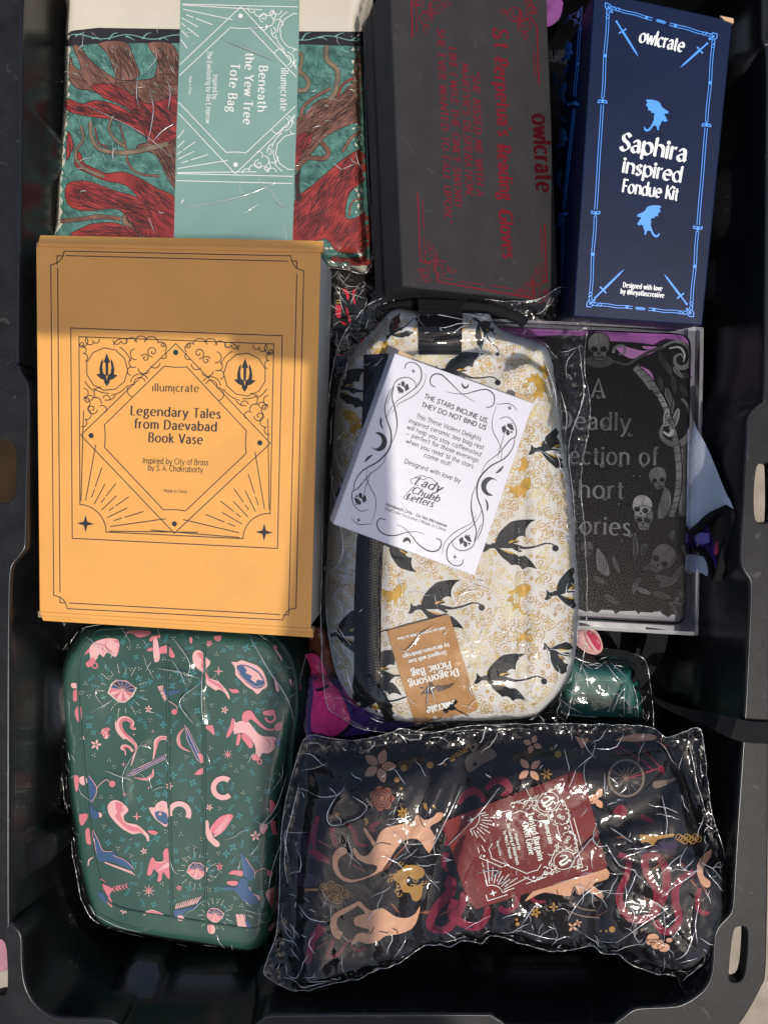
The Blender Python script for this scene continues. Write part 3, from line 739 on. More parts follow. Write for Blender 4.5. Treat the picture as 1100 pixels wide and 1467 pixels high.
def dark_box():
    t = thing('glove_box', 'charcoal box with dark red foil writing leaning between tote bag and blue box', 'box')
    pl = Plane(BQ, (14, -38, 2)); n = pl.n; c = pl.corners
    slab('base', [pl.hit([p], -2.5)[0] for p in ((560, -29), (781, -20), (799, 432), (579, 408))], n, 54, m_bk, t, bev=1.2, shift=(c[3] - c[0]) / np.linalg.norm(c[3] - c[0]) * 3.5)
    o = slab('lid', c, n, 34, m_bk, t, bev=2.2, seg=3)
    vv = lambda s: V(500, 0, 3.188, s); I = Ink(); B = Ink(); w = 1.5
    for a, b, s, cap, wt in (((668, 118), (698, 1180), "St Perpetua's Reading Gloves", 17, 12),):
        pass
    def blk(s, a, b, cap, wt=12, ink=I, sl=.22, st='serif'): text(ink, s, vv([a])[0], vv([b])[0], cap, st, wt, sl)
    blk("St", (655, 120), (665, 222), 21, 11); blk("Perpetua's", (662, 262), (682, 618), 19, 12, st='serif'); blk("Reading", (676, 660), (690, 912), 19, 12, st='serif'); blk("Gloves", (682, 958), (704, 1178), 19, 12, st='serif')
    for x, y in ((655, 140), (664, 262), (678, 662), (684, 960)):   # swashes of the capitals
        p = vv([(x, y)])[0]; I.spiral((p[0] + 7, p[1] + 3), 8, 1.1, 90, 1.0, 1)
    blk('"SHE KISSED ME WITH A', (561, 320), (582, 893), 10.5, 12.5, sl=.28)
    blk("MARTYR'S DESPERATION,", (512, 284), (534, 895), 10.5, 12.5, sl=.28)
    blk("LIKE I WAS THE ONLY SWORD", (456, 210), (483, 940), 10.5, 12.5, sl=.28)
    blk('SHE EVER WANTED TO FALL UPON."', (402, 124), (438, 1012), 10.5, 12.5, sl=.28)
    for s, ww in (("285,-40 288,172", 2.6), ("306,-40 308,152", 1.3), ("313,878 325,1188 352,1202", 2.2), ("336,910 340,1045", 1.4), ("342,1080 348,1200", 1.2),
                  ("400,1240 405,1285 845,1362 850,1340", 2.2), ("395,1262 480,1278", 1.2), ("512,1285 615,1300", 1.4), ("645,1302 735,1318", 1.4), ("760,1322 850,1336", 1.2),
                  ("892,1018 903,1285 885,1286", 2.0), ("876,1035 881,1160", 1.3), ("884,1195 888,1270", 1.1), ("833,80 858,120 866,382", 2.0), ("843,232 849,350", 1.3), ("800,60 835,78", 1.4)):
        I.line(vv(s), ww * .95)
    for p, r in (((341, 1058), 1), ((500, 1281), 1), ((746, 1320), 1), ((879, 1172), 1), ((838, 215), 1)): I.circ(vv([p])[0], r, n=8)
    curl_corner(I, (597, 402), 1, -1, 1.0, 1.3); curl_corner(I, (788, 432), -1, -1, .92, 1.2); curl_corner(I, (771, 1), -1, 1, .98, 1.5); curl_corner(I, (590, -10), 1, 1, 1, 1.3)
    text(B, 'owlcrate', vv([(836, 520)])[0], vv([(858, 876)])[0], 24, 'serif', 14, .12)
    I.build('red_lettering', pl, m_red, t); B.build('shop_name', pl, m_redk, t)
    finish_thing(t)
dark_box()

# ================================================================== tall blue box
m_bl = mat('navy_card', (.0035, .010, .038), .42, .12, bump=[(40, .12), (240, .05)], vary=(.12, 30))
m_sky = mat('light_blue_ink', (.062, .28, .82), .4, .4)
m_wht = mat('white_ink', (.72, .72, .70), .5, .4)
m_kr = mat('kraft_board', (.50, .34, .20), .8, .2, vary=.15)
NQ = [(851, -14), (1049, 28.5), (1006, 466), (821, 453)]
SIL = "438,440 452,436 470,437 490,441 502,449 508,462 516,470 528,476 541,483 540,492 528,492 522,498 530,506 536,520 541,523 528,530 520,524 512,530 508,545 503,552 505,568 497,566 494,552 488,548 478,550 472,562 463,573 450,577 440,570 438,556 444,560 448,567 458,565 468,553 474,538 480,524 478,508 482,500 474,492 466,494 464,484 452,484 450,470 440,462 446,450"
SIL = np.array([tuple(map(float, t.split(','))) for t in SIL.split()]); SIL = (SIL - [490, 507]) / 140.0   # unit-high dragon
def dragon_at(I, c, h, a=0, flip=1, wx=1.0):
    P = SIL * [flip * h * wx, h]; ca, sa = math.cos(R(a)), math.sin(R(a)); I.fill(P @ np.array([[ca, sa], [-sa, ca]]) + np.array(c))
def sword(I, p, q, w=2.6):
    """hilt end p, tip q"""
    p = np.array(p, float); q = np.array(q, float); d = q - p; L = np.hypot(*d); d /= L; n = np.array([-d[1], d[0]])
    I.line([p, p + d * L * .28], w * .8); I.circ(p, w * .62, n=8)
    g = p + d * L * .27; I.line([g - n * w * 1.9, g + n * w * 1.9], w * .75)
    for s in (-1, 1): I.circ(g + n * s * w * 1.9, w * .5, n=8)
    I.fill([g + n * w * .62, p + d * L * .85 + n * w * .45, q, p + d * L * .85 - n * w * .45, g - n * w * .62])
def fleur(I, c, up, k=5):
    c = np.array(c, float); u = np.array(up, float); u /= np.hypot(*u); n = np.array([-u[1], u[0]])
    I.fill([c - u * k * .6, c + n * k * .3 + u * k * .2, c + u * k * 1.3, c - n * k * .3 + u * k * .2])
    for s in (-1, 1): I.line(catmull([c - u * k * .3, c + n * s * k * .5 + u * k * .25, c + n * s * k * 1.1 + u * k * .1, c + n * s * k * 1.15 - u * k * .45, c + n * s * k * .8 - u * k * .35], 4), k * .28)
    I.line([c - n * k * .7 - u * k * .35, c + n * k * .7 - u * k * .35], k * .25)
def rod(I, p, q, w=1.0, gap=1.75, wav=.5):
    p = np.array(p, float); q = np.array(q, float); d = q - p; L = np.hypot(*d); d /= L; n = np.array([-d[1], d[0]]); t = np.linspace(0, 1, 24)
    wv = wav * np.sin(t * math.pi * 3)
    for s in (-1, 1):
        I.line(p + d * (t * L)[:, None] + n * (s * gap + wv)[:, None], w)
def knot(I, c, ax, k=4):
    c = np.array(c, float); a = np.array(ax, float); a /= np.hypot(*a); n = np.array([-a[1], a[0]])
    for s in (-1.6, -.5, .5, 1.6): I.circ(c + a * s * k * .75, k * .5, .9, n=10)
    I.line([c - a * k * 2.2, c + a * k * 2.2], .9)
def blue_corner(I, c, u, v, k=1.0):
    """c corner, u/v unit-ish px vectors along the two sides"""
    c = np.array(c, float); u = np.array(u, float); v = np.array(v, float)
    f = lambda a, b: c + u * a * k + v * b * k
    I.line([f(13, 4.5), f(13, 2), f(8, 2.6), f(5, 0), f(0, 0), f(0, 5), f(2.6, 8), f(2, 13), f(4.5, 13)], 1.2)
    I.line([f(13, 6), f(9.5, 5.5), f(8, 7.5), f(7.5, 8), f(5.5, 9.5), f(6, 13)], 1.1)
    I.circ(f(16, 4), 2.1 * k, 1.1, n=6); I.circ(f(4, 16), 2.1 * k, 1.1, n=6)
    I.fill([f(2.5, 2.5), f(5.5, 3.6), f(7.5, 7.5), f(3.6, 5.5)])
    I.spiral(f(7, 4), 1.9 * k, .8, 0, 1, 1); I.spiral(f(4, 7), 1.9 * k, .8, 0, 1, -1); I.circ(f(9, 9), 1.4 * k, n=8)
def blue_box():
    t = thing('fondue_box', 'tall navy blue box with bright blue swords, dragons and white blackletter title', 'box')
    pl = Plane(NQ, (26, 26, -10)); n = pl.n; c = pl.corners; DEP = 92
    slab('carton', c, n, DEP, m_bl, t, bev=.9)
    ux = (c[1] - c[0]) / np.linalg.norm(c[1] - c[0]); q = c[1]
    slab('torn_corner', [q - ux * 9 + n * .6 + (0, 1.5, 0), q + ux * .8 + n * .6 + (0, 1.5, 0), q + ux * .8 + n * .6 - (0, 2.2, 0), q - ux * 6 + n * .6 - (0, 1.2, 0)], n, 3, m_kr, t, bev=.5, seg=1)
    vv = lambda s: V(780, 0, 3.056, s); I = Ink(); T_ = Ink()
    tl, tr, br, bl = [np.array(p) for p in vv("266,10 755,146 652,1386 184,1341")]
    un = lambda a, b: (b - a) / np.hypot(*(b - a))
    for a, b, d in ((tl, tr, bl), (tr, br, tl), (br, bl, tr), (bl, tl, br)):
        blue_corner(I, a, un(a, b), un(a, d), 1.15)
        u = un(a, b); L = np.hypot(*(b - a)); s0, s1 = a + u * 20 + un(a, d) * 4.5, b - u * 20 + un(a, d) * 4.5
        if L < 250:
            m1, m2 = s0 + (s1 - s0) * .40, s0 + (s1 - s0) * .60; rod(I, s0, m1); rod(I, m2, s1); knot(I, (m1 + m2) / 2, u, 3.6); I.circ(s0 + (s1 - s0) * .33, 2.4, n=10); I.circ(s0 + (s1 - s0) * .67, 2.4, n=10)
        else:
            up = u if u[1] < 0 else -u
            f1, f2 = (.305, .71) if u[1] > 0 else (.29, .695)
            rod(I, s0, s0 + (s1 - s0) * (f1 - .012)); rod(I, s0 + (s1 - s0) * (f1 + .012), s0 + (s1 - s0) * (f2 - .012), wav=.15); rod(I, s0 + (s1 - s0) * (f2 + .012), s1)
            for f in (f1, f2): fleur(I, s0 + (s1 - s0) * f, up if f == (f1 if u[1] > 0 else f2) else -up, 5.2)
            for f in (.14, .86): I.circ(s0 + (s1 - s0) * f, 2.5, n=10)
    for a, b in (((315, 92), (412, 248)), ((712, 188), (592, 295)), ((222, 1302), (349, 1177)), ((622, 1330), (522, 1197))): sword(I, *vv([a, b]), 2.7)
    c1, c2 = vv([(490, 507), (455, 966)]); dragon_at(I, c1, 46, 4); dragon_at(I, c2, 46, 4, -1)
    B = lambda s, a, b, cap, wt=13, st='black': text(T_, s, vv([a])[0], vv([b])[0], cap, st, wt)
    B('owlcrate', (411, 180), (606, 226), 19, 12); B('Saphira', (328, 652), (617, 706), 24, 14); B('inspired', (337, 752), (598, 797), 21, 13)
    B('Fondue Kit', (338, 838), (582, 875), 18, 12.5); B('Designed with love', (343, 1256), (514, 1273), 7.2, 12, 'serif'); B('by @heyatlascreative', (332, 1284), (523, 1303), 7.2, 12, 'serif')
    I.build('blue_print', pl, m_sky, t); T_.build('title', pl, m_wht, t)
    # left flank
    e = -n * DEP; lp = Plane.of(c[0], c[0] + e, c[3]); J = Ink()
    vq = lambda s: V(780, 0, 6.668, s)
    a, b = vq([(338, 275), (262, 1470)]); b2 = (806, 432)
    rod(J, a, vq([(288, 920)])[0], 1, 1.5); rod(J, vq([(284, 1035)])[0], (807, 300), 1, 1.4, .1); rod(J, (806, 312), (803, 410), 1, 1.4)
    fleur(J, vq([(292, 985)])[0], (0.1, -1), 4.4); fleur(J, (807.5, 306), (0, 1), 4.2); J.circ(vq([(318, 605)])[0], 2.2, n=8)
    J.line(vq("360,62 350,165 340,225 345,260"), 1.2); J.line(vq("360,62 318,110 270,130 235,160 250,178 290,180 280,245 300,215 345,215"), 1.1); J.circ(vq([(342, 268)])[0], 2, 1, n=6); J.circ(vq([(240, 155)])[0], 2.2, 1, n=6)
    J.fill(vq("300,150 325,105 340,110 335,150 322,170")); J.spiral(vq([(300, 190)])[0], 3, .9)
    rod(J, vq([(225, 185)])[0], vq([(125, 250)])[0], 1, 1.2); knot(J, vq([(80, 282)])[0], (-1, .65), 3.2)
    for (x, y, h, f, an) in ((203, 515, 37, 1, 28), (178, 900, 34, -1, -8), (155, 1345, 36, 1, 25)):
        p = vq([(x, y)])[0]; dragon_at(J, p, h, an, f, .62)
    for (x, y, h, f, an) in ((801, 259, 32, -1, -8), (800, 318, 30, 1, 22)): dragon_at(J, (x, y), h, an, f, .5)
    J.fill(vq("62,600 58,500 82,430 96,480 88,560 72,610")); J.line(vq(catmull([(70, 500), (105, 520), (122, 480), (105, 462)], 4)), 1.4)
    J.fill(vq("60,665 100,690 116,760 105,780 70,820 62,770"))
    for a, b in (((225, 610), (122, 822)), ((195, 1160), (108, 1058))): sword(J, *vq([a, b]), 1.7)
    sword(J, (804, 216), (793, 240), 1.5); sword(J, (797, 298), (803, 288), 1.4)
    J.build('flank_print', lp, m_sky, t)
    finish_thing(t)
blue_box()
# ================================================================== clear films
m_film = film('clear_bag_film', .045, .004, gain=.85, base=.0, bump=[(260, .12)])
m_film2 = film('matte_bag_film', .10, .008, gain=.65, base=.0, bump=[(120, .15)])
m_acr = film('clear_acrylic', .04, .002, tint=(.95, .95, .97), gain=.15, base=.0)
m_acre = film('acrylic_edge', .12, .22, tint=(.8, .8, .84), gain=1.5, base=.04)
m_seal = film('film_seal', .2, .12, tint=(.9, .9, .92), gain=1.5, base=.1)
m_pleat_glint = film('film_pleat_glint', .12, .68, tint=(.95, .95, .96), gain=2.0, base=.12)  # milky white haze imitates light streaks caught on the creases
def blur(Z, r):
    k = np.ones(2 * r + 1) / (2 * r + 1)
    for _ in range(2):
        Zp = np.pad(Z, r, mode='edge'); Zp = np.apply_along_axis(lambda a: np.convolve(a, k, 'valid'), 1, Zp)
        Z = np.apply_along_axis(lambda a: np.convolve(a, k, 'valid'), 0, Zp)
    return Z
def film_over(name, outline, zedge, hfs, m, parent, gap=1.2, amp=2.0, sc=22, seed=0, step=1.3, edge_amp=1.6, folds=(), tent=8, edgew=14, rim=True, centre=.35, fine=70):
    P = W(outline, zedge)[:, :2]; P = resample(catmull(P, 4, True), 2.0, True)
    x0, y0 = P.min(0) - 14; x1, y1 = P.max(0) + 14
    def under(x, y):
        z = np.full(np.shape(x), float(zedge))
        for h in hfs: z = np.maximum(z, h.h(x, y))
        return z
    base = HF(under, x0, x1, y0, y1, 1.5); base.Z = np.maximum(blur(base.Z, tent), base.Z) ; base.Z = blur(base.Z, 1)
    Fw = [(W(f, zedge + 25)[:, :2], wd, am) for f, wd, am in folds]; Pc = resample(P, 5, True); DG = HF(lambda x, y: sdist(x, y, Pc), x0, x1, y0, y1, 2.0)
    def hh(x, y):
        z = np.maximum(base.h(x, y), under(x, y)) + gap; d = DG.h(x, y); e = np.clip(1 - d / edgew, 0, 1)
        c = crumple(x, y, amp, sc, seed); c2 = crumple(x, y, amp * edge_amp, sc * .42, seed + 5)
        pt = np.clip(vn(x, y, 38, seed + 3) * 2.6 - 1.35, 0, 1)
        z = z + np.maximum(c * (centre * .35 + .9 * centre * pt), -gap * .7) + np.abs(c2) * e * .75 + 1.6 * edge_amp * e * vn(x, y, 12, seed + 8)
        for f, wd, am in Fw:
            dd = np.full(np.shape(x), 1e9)
            for i in range(len(f) - 1):
                a, b = f[i], f[i + 1]; ev = b - a; L = ev @ ev + 1e-9; t = np.clip(((x - a[0]) * ev[0] + (y - a[1]) * ev[1]) / L, 0, 1)
                dd = np.minimum(dd, np.hypot(x - a[0] - t * ev[0], y - a[1] - t * ev[1]))
            z = z + min(am * .6, wd * .30) * (.5 + .5 * np.cos(math.pi * np.clip(dd / (wd * 1.15), 0, 1)))
        return z
    v2, f = fill_grid(P, step); z = hh(v2[:, 0], v2[:, 1])
    o = mesh(name, np.c_[v2, z], f, m, parent, smooth=True)
    # pleats: narrow film ridges along the folds and fine random creases, whitened as painted glints
    def at(q, off=.25):
        q = np.asarray(q, float)[:, :2]; return np.c_[q, hh(q[:, 0], q[:, 1]) + off]
    for f, wd, am in folds:
        q = resample(catmull(W(f, zedge + 25)[:, :2], 6), 1.2)
        if len(q) < 3 or np.any(sdist(q[:, 0], q[:, 1], Pc) < 1): continue
        rad = .52 * np.sin(np.linspace(.12, math.pi - .12, len(q))) ** .8 * (.55 + .45 * vn(q[:, 0], q[:, 1], 5, seed)); tube('crease', at(q, .1), rad, m_pleat_glint, parent, 5)
    r = np.random.RandomState(seed * 7 + 1); vs = []; fs = []; lo, hi = Pc.min(0), Pc.max(0); made = 0; tries = 0
    while made < fine and tries < 4000:
        tries += 1; c = lo + r.rand(2) * (hi - lo); d0 = DG.h(c[:1], c[1:])[0]
        if d0 < 1.5 or r.rand() > .10 + 1.2 * math.exp(-d0 / (edgew * .8)) + .35 * (vn(c[0], c[1], 38, seed + 3) > .58): continue
        a = r.rand() * 6.28; L = 4 + 26 * r.rand() ** 2; q = [c]
        for k in range(5): a += r.randn() * .32; q.append(q[-1] + np.array([math.cos(a), math.sin(a)]) * L / 5)
        q = resample(np.array(q), 1.2)
        if len(q) < 4 or np.any(DG.h(q[:, 0], q[:, 1]) < .8): continue
        q3 = at(q, .08); n_ = len(q3); T = np.gradient(q3, axis=0); T /= np.linalg.norm(T, axis=1)[:, None]; S_ = np.cross(T, [0, 0, 1]); rd = (.16 + .22 * r.rand() ** 2) * np.sin(np.linspace(.1, math.pi - .1, n_)); b = len(vs)
        for i in range(n_): vs += [q3[i] - S_[i] * rd[i], q3[i] + [0, 0, rd[i] * 1.3], q3[i] + S_[i] * rd[i]]
        for i in range(n_ - 1):
            for j in (0, 1): fs.append((b + i * 3 + j, b + i * 3 + j + 1, b + i * 3 + j + 4, b + i * 3 + j + 3))
        made += 1
    if vs: fo_ = mesh('glint_creases', vs, fs, m_pleat_glint, parent, smooth=True); fo_['kind'] = 'stuff'
    if rim:
        n = len(P); q = np.c_[P, z[:n] + .1]; tube('seal', q, .32, m_seal, parent, 5, closed=True)
    return o, hh, P

# ================================================================== heap in the depth of the bin
m_dark = mat('dark_cloth', (.012, .012, .014), .8, .2, bump=[(60, .5)], vary=.2)
def heap():
    o, hf, P = pillow('dark_cloth', [(80, -90), (560, -95), (1000, -80), (1010, 300), (985, 880), (960, 1180), (860, 1260), (620, 1270), (400, 1250), (150, 1220), (70, 900), (60, 300)], -190, 62, 60, m_dark,
                      step=7, extra=lambda x, y: crumple(x, y, 9, 80, 2), zbot=-300)
    tag(o, 'black cloth packed in the bottom of the bin, glimpsed dark between the packages', 'cloth')
heap()

# ================================================================== canvas tote bag, folded flat, in its sleeve
m_cream = weave(mat('cream_canvas', (.66, .62, .53), .85, .15, bump=[(90, .3)], vary=.05), 330, .3)
m_teal = weave(mat('teal_print', (.075, .19, .165), .85, .15, vary=(.5, 120)), 330, .3)
m_tred = weave(mat('red_print', (.31, .040, .034), .85, .15, vary=(.35, 90)), 330, .3)
m_tbrn = weave(mat('brown_print', (.20, .095, .070), .85, .15, vary=(.4, 90)), 330, .3)
m_ttan = weave(mat('tan_print', (.20, .15, .105), .85, .15, vary=(.3, 90)), 330, .3)
m_tblk = mat('black_print', (.022, .020, .022), .85, .1, vary=.2)
m_tink = mat('sketch_ink', (.045, .022, .022), .9, .1)
m_tdk = mat('deep_teal_ink', (.025, .085, .08), .9, .1)
m_tlt = mat('pale_teal_ink', (.19, .38, .34), .9, .1)
m_band = mat('sage_card', (.20, .355, .325), .5, .35, bump=[(200, .05)], vary=.03)
m_white = mat('white_print', (.78, .80, .78), .5, .3)
def hatch(I, poly, n, ln, w, ang, seed, spread=25):
    r = np.random.RandomState(seed); P = np.array(poly, float); lo, hi = P.min(0), P.max(0); k = 0
    C = r.rand(n * 4, 2) * (hi - lo) + lo; d = sdist(C[:, 0], C[:, 1], P); C = C[d > 1.5][:n]
    for c in C:
        a = R((ang(c) if callable(ang) else ang) + r.randn() * spread * .4); L = ln * (.5 + r.rand()); b = r.randn() * .25
        t = np.linspace(-1, 1, 5); pts = np.stack([c[0] + math.cos(a) * L * t / 2 - math.sin(a) * b * L * t * t * .5, c[1] + math.sin(a) * L * t / 2 + math.cos(a) * b * L * t * t * .5], 1)
        if np.all(sdist(pts[:, 0], pts[:, 1], P) > 0): I.line(pts, w * np.array([.4, .9, 1, .9, .4]))
def tote():
    t = thing('tote_bag', 'folded canvas tote bag printed with red and teal roots, sage paper band around it', 'tote bag')
    out = [(99, -80), (100, 20), (98, 60), (96, 150), (89, 240), (84, 330), (84, 384), (300, 388), (470, 378), (500, 379), (527, 377), (523, 250), (518, 60), (514, -80)]
    zb = -66
    def ex(x, y): return 2.2 * vn(x, y, 45, 4) + 1.0 * vn(x, y, 18, 5)
    o, hf, P = pillow('canvas', out, zb, 17, 11, m_cream, t, step=3.0, extra=ex, zbot=-84)
    full = catmull(out, 4, True)
    def reg(name, pts, m, off, grid=5):
        I = Ink(); I.fill(pts, grid=grid); return I.build(name, hf, m, t, off)
    # art ground, below the black border
    artp = [(93, 62), (150, 59), (300, 60), (440, 62), (522, 66), (528, 250), (531, 376), (500, 380), (470, 380), (300, 388), (79, 388), (78, 330), (82, 240), (89, 150)]
    reg('teal_ground', artp, m_teal, .3)
    reg('black_border', [(94, 50), (103, 43), (140, 39), (260, 41), (400, 44), (521, 44.5), (522, 66), (440, 63), (260, 61), (150, 61), (93, 66)], m_tblk, .45)
    L = lambda s: V(80, 30, 4.733, s); Q = lambda s: V(410, 30, 4.075, s)
    Rd, Br, Tn, Ik, Dk, Lt, Ou, S1, S2, S3 = [Ink() for _ in range(10)]; top = {}; F = sdist; sk = np.random.RandomState(5)
    def root(I, s, ang, n=30, smooth=3):
        P = catmull(s, smooth, True); I.fill(P, grid=4); Ik.line(P, 1.0, True); hatch(Ik, P, int(n * 3.0), 24, .75, ang, int(P[0][0] * 7) % 999, 14)
    root(Br, L("290,145 470,140 540,280 560,380 410,420 410,385 350,220"), 65)
    root(Br, L("635,140 780,150 838,260 838,420 680,400 690,270 640,190"), 75)
    root(Br, L("115,165 165,170 240,270 400,385 500,400 640,390 700,360 838,400 838,780 640,830 600,720 530,640 420,540 240,470 150,455 95,400 90,300 100,240 120,300 170,330 150,250"), 45, 60)
    root(Rd, L("240,440 330,420 420,440 520,500 640,560 838,500 838,770 640,830 600,740 500,600 380,540 330,520"), 40, 50)
    root(Rd, L("75,525 180,560 270,535 420,570 530,640 600,700 645,800 560,755 480,700 380,665 200,640 80,605"), 22, 40)
    root(Rd, L("78,760 100,770 118,850 95,900 72,935"), 80, 6)
    for s, w, I in (("170,710 185,800 140,870 140,940 200,1000 330,1055", 34, Tn), ("390,640 360,720 400,800 470,850", 30, Tn), ("235,680 240,780 290,860 400,890 520,885 640,860 760,830", 52, Tn), ("430,700 450,760 480,880 490,960 560,1030 700,1050", 20, Br), ("265,720 290,820 350,850", 9, Rd)):
        c = catmull(L(s), 6); Ou.line(c, np.linspace(.5, .8, len(c)) * w * .8 / 4.733 + 1.3); {id(Tn): S1, id(Br): S2, id(Rd): S3}[id(I)].line(c, np.linspace(.5, .8, len(c)) * w * .8 / 4.733)
    root(Br, L("560,835 700,810 838,770 830,1120 760,1070 700,940 650,890 560,870"), 60, 40)
    root(Rd, L("140,890 170,900 190,960 270,1000 340,1030 450,1020 540,1050 700,1140 815,1210 805,1460 690,1460 640,1300 560,1200 470,1110 330,1080 220,1030 130,980"), 40, 60)
    root(Rd, L("75,1105 220,1085 400,1150 540,1190 640,1290 700,1460 580,1450 460,1300 380,1270 200,1285 80,1240"), 20, 60)
    root(Br, L("480,1300 600,1330 640,1460 520,1450 450,1360"), 50, 20)
    root(Rd, L("110,1460 200,1390 280,1370 420,1370 560,1460"), 10, 20)
    c = catmull(L("30,1355 180,1340 300,1325 440,1340"), 6); Ou.line(c, 6.5); S2.line(c, 5.4)
    # right of the band
    root(Br, Q("50,600 110,540 190,460 300,440 390,340 400,230 440,160 455,300 452,590 400,590 250,660 190,720 120,800 50,850"), -40, 50)
    root(Rd, Q("50,680 150,650 140,720 90,780 50,840"), -60, 16)
    for s, w, I in (("235,140 238,220 300,290 290,400 250,460", 26, Tn), ("260,390 170,440 100,500 85,580", 16, Br), ("50,400 110,400 130,350 90,300 60,290", 22, Tn), ("60,200 90,190 85,260 60,330", 16, Tn), ("390,330 330,370 300,440", 8, Rd), ("55,870 120,800 220,800 245,760 200,700", 24, Br), ("440,640 380,680 330,760", 14, Br)):
        c = catmull(Q(s), 6); Ou.line(c, w / 4.075 + 1.3); {id(Tn): S1, id(Br): S2, id(Rd): S3}[id(I)].line(c, w / 4.075)
    root(Rd, Q("42,1062 150,960 300,830 400,760 460,760 470,910 370,1000 345,1140 400,1150 480,1120 484,1330 300,1345 230,1270 36,1300"), -55, 110)
    c = catmull(Q("365,1140 390,1050 470,1035"), 6); S2.line(c, 3)
    root(Rd, Q("270,1375 380,1385 480,1370 480,1425 290,1412"), 0, 6)
    Ik.fill(Q("50,900 85,860 75,960 90,1030 60,1060"))
    for s in ("150,570 200,480 260,490 230,550 170,590", "180,560 210,510 240,510 215,560"): Ik.curve(Q(s), .6, True)
    hatch(Dk, artp, 1500, 10, .8, lambda c: 60 + 40 * math.sin(c[0] * .03 + c[1] * .02), 21, 60); hatch(Lt, artp, 800, 9, .8, lambda c: 50 + 40 * math.sin(c[0] * .03 + c[1] * .02), 22, 60)
    # vine on the border
    for a, b in ((100, 258), (424, 518)):
        xs = np.linspace(a, b, 40); Lt.line(np.stack([xs, 51.5 + (xs - 100) * .006 - 3.2 * np.sin((xs - 92) / 72 * 2 * math.pi)], 1), 1.2)
        for k, x in enumerate(np.arange(a + 8, b - 12, 24)):
            Lt.taper([(x, 54 - 3 * math.sin((x - 92) / 11.5)), (x + 6, 51 + (2 if k % 2 else -3)), (x + 13, 46 if k % 2 == 0 else 57)], 2.4, .4)
    for I, nm, m, off in ((Dk, 'dark_strokes', m_tdk, .42), (Lt, 'pale_strokes', m_tlt, .62), (Tn, 'tan_roots', m_ttan, .95), (Br, 'brown_roots', m_tbrn, .68), (Rd, 'red_roots', m_tred, .86), (Ik, 'root_outlines', m_tink, 1.12), (Ou, 'strand_outlines', m_tink, 1.2), (S1, 'tan_strands', m_ttan, 1.42), (S2, 'brown_strands', m_tbrn, 1.42), (S3, 'red_strands', m_tred, 1.42)):
        I.build(nm, hf, m, t, off)
    # paper band
    bq = [(258.5, -30), (429.5, -30), (428, 60), (424, 200), (419, 345), (249, 345), (253, 180), (257.5, 60)]
    B = Ink(); B.fill(resample(bq, 6, True), grid=6); bo = B.build('paper_band', hf, m_band, t, 1.9)
    I = Ink(); I.clip = np.array([(259.5, -40), (427.5, -40), (426.5, 60), (422.5, 200), (417.5, 345), (250.5, 345), (254, 180), (258.5, 60)])
    vv = lambda s: V(240, 0, 4.315, s)
    c0 = np.array([436, 555.]); U = np.array([-38., 1137]); Vv = np.array([-1137., -28])
    q = [c0 - U / 2 - Vv / 2, c0 + U / 2 - Vv / 2, c0 + U / 2 + Vv / 2, c0 - U / 2 + Vv / 2]
    illumi(I, vv([tuple(a) for a in q]), 1.15)
    T_ = lambda s, a, b, cap, st='serif', wt=10: text(I, s, vv([a])[0], vv([b])[0], cap, st, wt)
    I2 = I.clip; I.clip = None
    T_('ıllumịcrate', (702, 418), (697, 684), 10.5, 'serif', 9); T_('Beneath', (566, 402), (556, 690), 12.5, 'serif', 11); T_('the Yew Tree', (482, 324), (467, 768), 12.5, 'serif', 11); T_('Tote Bag', (393, 388), (368, 690), 12.5, 'serif', 11)
    T_('Inspired by', (283, 458), (279, 612), 7, 'sans', 8); T_('The Everlasting by Alix E Harrow', (246, 314), (236, 760), 7, 'sans', 8); T_('Made in China', (134, 468), (130, 580), 4, 'sans', 8)
    I.build('band_print', hf, m_white, t, 2.05)
    bo.data.materials[0] = m_band
    # clear sleeve
    f, _, _ = film_over('sleeve', [(92, -90), (92, 40), (80, 130), (76, 240), (64, 330), (66, 392), (300, 396), (475, 392), (532, 388), (527, 250), (522, 60), (520, -90)], -72, [hf], m_film, t, gap=3.0, amp=1.5, sc=26, seed=4, step=1.5, centre=.5, fine=60,
                        folds=[([(215, 130), (222, 160), (214, 208)], 4, 2.4), ([(222, 205), (235, 190), (252, 180)], 3, 2), ([(240, 115), (246, 135), (243, 160)], 6, 2), ([(200, 110), (198, 140), (203, 160)], 5, 1.8), ([(320, 60), (370, 80), (398, 92)], 2.5, 1.4), ([(395, 292), (412, 300)], 2, 1.5), ([(214, 312), (224, 336)], 2.5, 2), ([(120, 150), (200, 190), (250, 230)], 2, .8), ([(260, 300), (340, 285), (400, 262)], 2, .7), ([(430, 350), (470, 372), (485, 382)], 3, 2)])
    finish_thing(t)
tote()

# ================================================================== print motifs shared by the bags
def petals(I, c, r, n=5, a=0, w=.42, grid=None):
    for k in range(n):
        th = R(a + k * 360 / n); u = np.array([math.cos(th), math.sin(th)]); v = np.array([-u[1], u[0]])
        I.fill(np.array(c) + np.array([u * r * .12, u * r * .5 + v * r * w * .5, u * r * 1.0, u * r * .55 - v * r * w * .5]), smooth=3)
def ribbon(I, pts, w0, w1, wm=None): I.taper(pts, w0, w1, wm)

